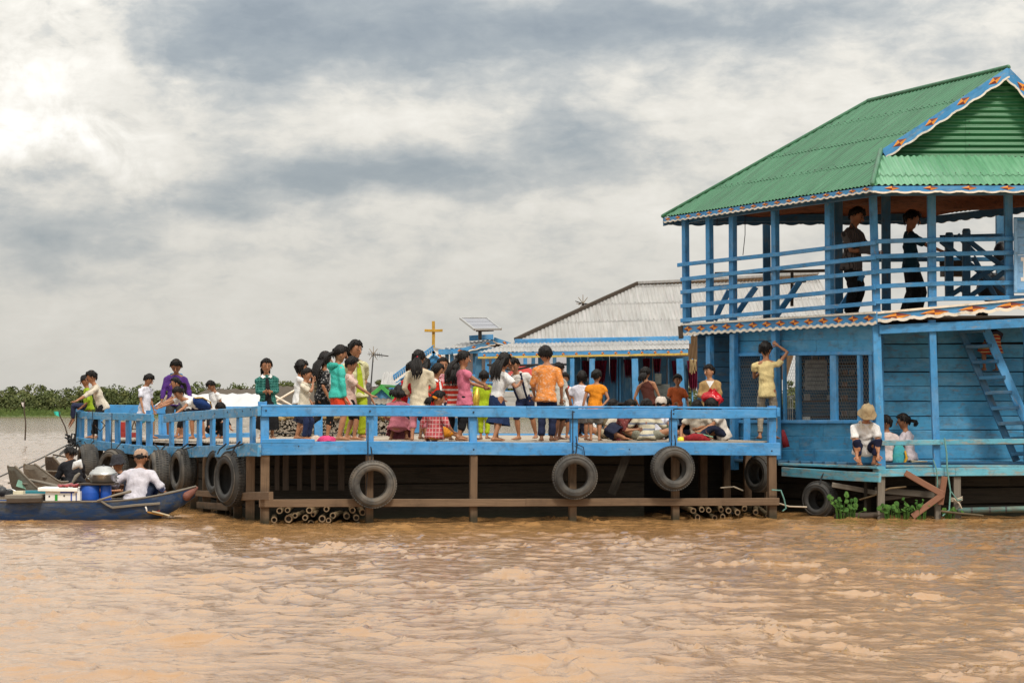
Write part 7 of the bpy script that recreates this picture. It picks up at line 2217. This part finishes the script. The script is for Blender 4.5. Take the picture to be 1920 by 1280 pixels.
# men and children in the boats
pm = P(254, 948, 30.22)
person(Vector((pm.x, pm.y, .24)), 1.50, 172, 'man in a pale lilac shirt and beige cap sitting in the blue canoe', adult=True, hip=.02, lean=24, fa=(-.10, .30, -.06), fb=(.10, .30, -.06), ka=(-.3, .5, .9), kb=(.3, .5, .9), ha=(-.20, .20, .10), hb=(.20, .18, .14),
       hat='cap', hatc=(.42, .28, .20), shirt=(.56, .53, .58), sleeve=1.7, bottom=(.02, .03, .06), face=False, hairs='crop', head=(4, 6), shirtlen=.03, fat=1.12, flare=1.05, skinc=SK2)
ph = P(229, 930, 31.1)
person(Vector((ph.x, ph.y, .12)), 1.24, -48, 'child in a black sun hat sitting between the pot and the man', hip=.10, lean=6, fa=(-.1, .25, 0), fb=(.1, .25, 0), head=(8, -10), hat='bucket', hatc=(.035, .034, .04), shirt=(.03, .03, .03), sleeve=1.2, bottom=BLK, hairs='short', ha=(-.12, .2, .2), hb=(.12, .2, .2))
# canoes behind
def grey_canoe(bow_px, bow_py, end_px, end_py, Y0, Y1, label, mat, beam, rise, zoff=0.0, dp=.32):
    b_, s_ = P(bow_px, bow_py, Y0), P(end_px, end_py, Y1)
    zg = s_.z
    return sampan('canoe', (s_.x, s_.y, 0), (b_.x, b_.y, 0), zg, beam, b_.z - zg, .08, dp, mat, M_BOATGREY, label, lift_start=.70, bow_w=.34, deck=(.3, .45, .6, .86), pw=1.4)
M_BG2 = raw_wood('olive_boat_wood', (.11, .105, .085), (.20, .19, .155), .8, .6)
grey_canoe(22, 874, 140, 917, 31.2, 32.0, 'weathered canoe with a tall upturned bow and a pale green patch', M_BG2, .62, 0)
grey_canoe(56, 870, 150, 900, 32.6, 33.6, 'weathered canoe with faded blue paint on its raised bow', M_BOATGREY, .66, 0)
grey_canoe(93, 856, 165, 893, 34.6, 35.2, 'dark canoe with a sharp raised prow behind the crouching person', M_DARKWOOD, .60, 0)
grey_canoe(-22, 884, 60, 920, 31.6, 31.9, 'low grey canoe cut off by the left edge of the photo', M_BOATGREY, .62, 0)
board('pale_patch', P(32, 905, 31.12), P(62, 914, 31.2), .10, .012, plain('pale_green_paint', (.22, .42, .33), .7), None)
tag(bpy.data.objects['pale_patch'], 'pale green painted panel lying in the weathered canoe', 'panel')
tag(MB().tube([P(55, 899, 31.3), P(85, 906, 31.1), P(108, 912, 30.9)], [.02, .024, .03], n=8).build('paddle_pole', M_BOATGREY, None, True), 'long grey pole lying across the weathered canoes', 'pole')
tag(MB().tube([P(100, 852, 35), P(127, 857, 35)], [.014, .014], n=6).build('pole_tip', M_DARKWOOD, None, True), 'thin dark pole sticking out above the sharp prow', 'pole')
tag(MB().tube([P(136, 905, 30.9), P(143, 893, 30.9), P(148, 888, 30.9)], [.02, .03, .02], n=8).build('wooden_club', M_BOATGREY, None, True), 'short wooden paddle grip standing behind the meat', 'paddle')
pb_ = P(141, 918, 33.0)
person(Vector((pb_.x, pb_.y, .22)), 1.22, -150, 'person in black with a white scarf crouching by the far left tyre', hip=.16, lean=30, fa=(-.09, .1, 0), fb=(.09, .1, 0), ha=(-.1, .3, .2), hb=(.12, .3, .22), head=(20, 0), shirt=cloth((.013, .013, .016), 'flecks', (.02, .02, .024)), sleeve=1.7, bottom=BLK, hairs='pony', hlen=.1, fat=1.2, face=False)
tag(MB().tube([P(137, 878, 32.8), P(142, 871, 32.75), P(149, 868, 32.8), P(152, 875, 32.8)], [(.02, .02), (.06, .04), (.07, .05), (.03, .03)], n=9).build('scarf', cloth(WHT), None, True), 'white scarf round the neck of the crouching person in black', 'scarf')
# mooring lines at the far left corner
for i, (pts, lab) in enumerate([([P(0, 893, 33), P(70, 862, 36), P(138, 828, 38.6)], 'long grey mooring line running left from the platform corner'),
                                ([P(30, 900, 33), P(90, 868, 36), P(141, 832, 38.6)], 'second mooring line just below the long grey one'),
                                ([P(112, 850, 38), P(126, 838, 38.4), P(143, 830, 38.7)], 'short mooring line from the thin dark pole to the corner'),
                                ([P(96, 884, 34.8), P(96, 870, 35.4), P(98, 862, 35.8)], 'short upright line tied to the sharp prow')]):
    tag(rope('mooring_line', pts, .012, plain('grey_rope', (.09, .085, .08), .85), None), lab, 'rope')
tl = thing('rope_tangle', P(140, 836, 38.6), 'black tangle of knotted rope at the far left corner of the platform', 'rope')
for k in range(12):
    c = P(138 + RN.uniform(-6, 8), 830 + RN.uniform(-14, 16), 38.5)
    rope('rope_loop', [c + Vector((RN.uniform(-.09, .09), RN.uniform(-.05, .05), RN.uniform(-.09, .09))) for _ in range(4)], .016, M_BLACKROPE, tl)
rope('rope_fall', [P(144, 775, 38.6), P(143, 800, 38.6), P(141, 830, 38.6)], .014, M_BLACKROPE, tl)
tag(rope('baluster_line', [P(180, 800, 37.2), P(188, 808, 37.2), P(197, 797, 37.2), P(190, 790, 37.2)], .010, M_BLACKROPE), 'black line wound between the left balusters', 'rope')
finish_people()
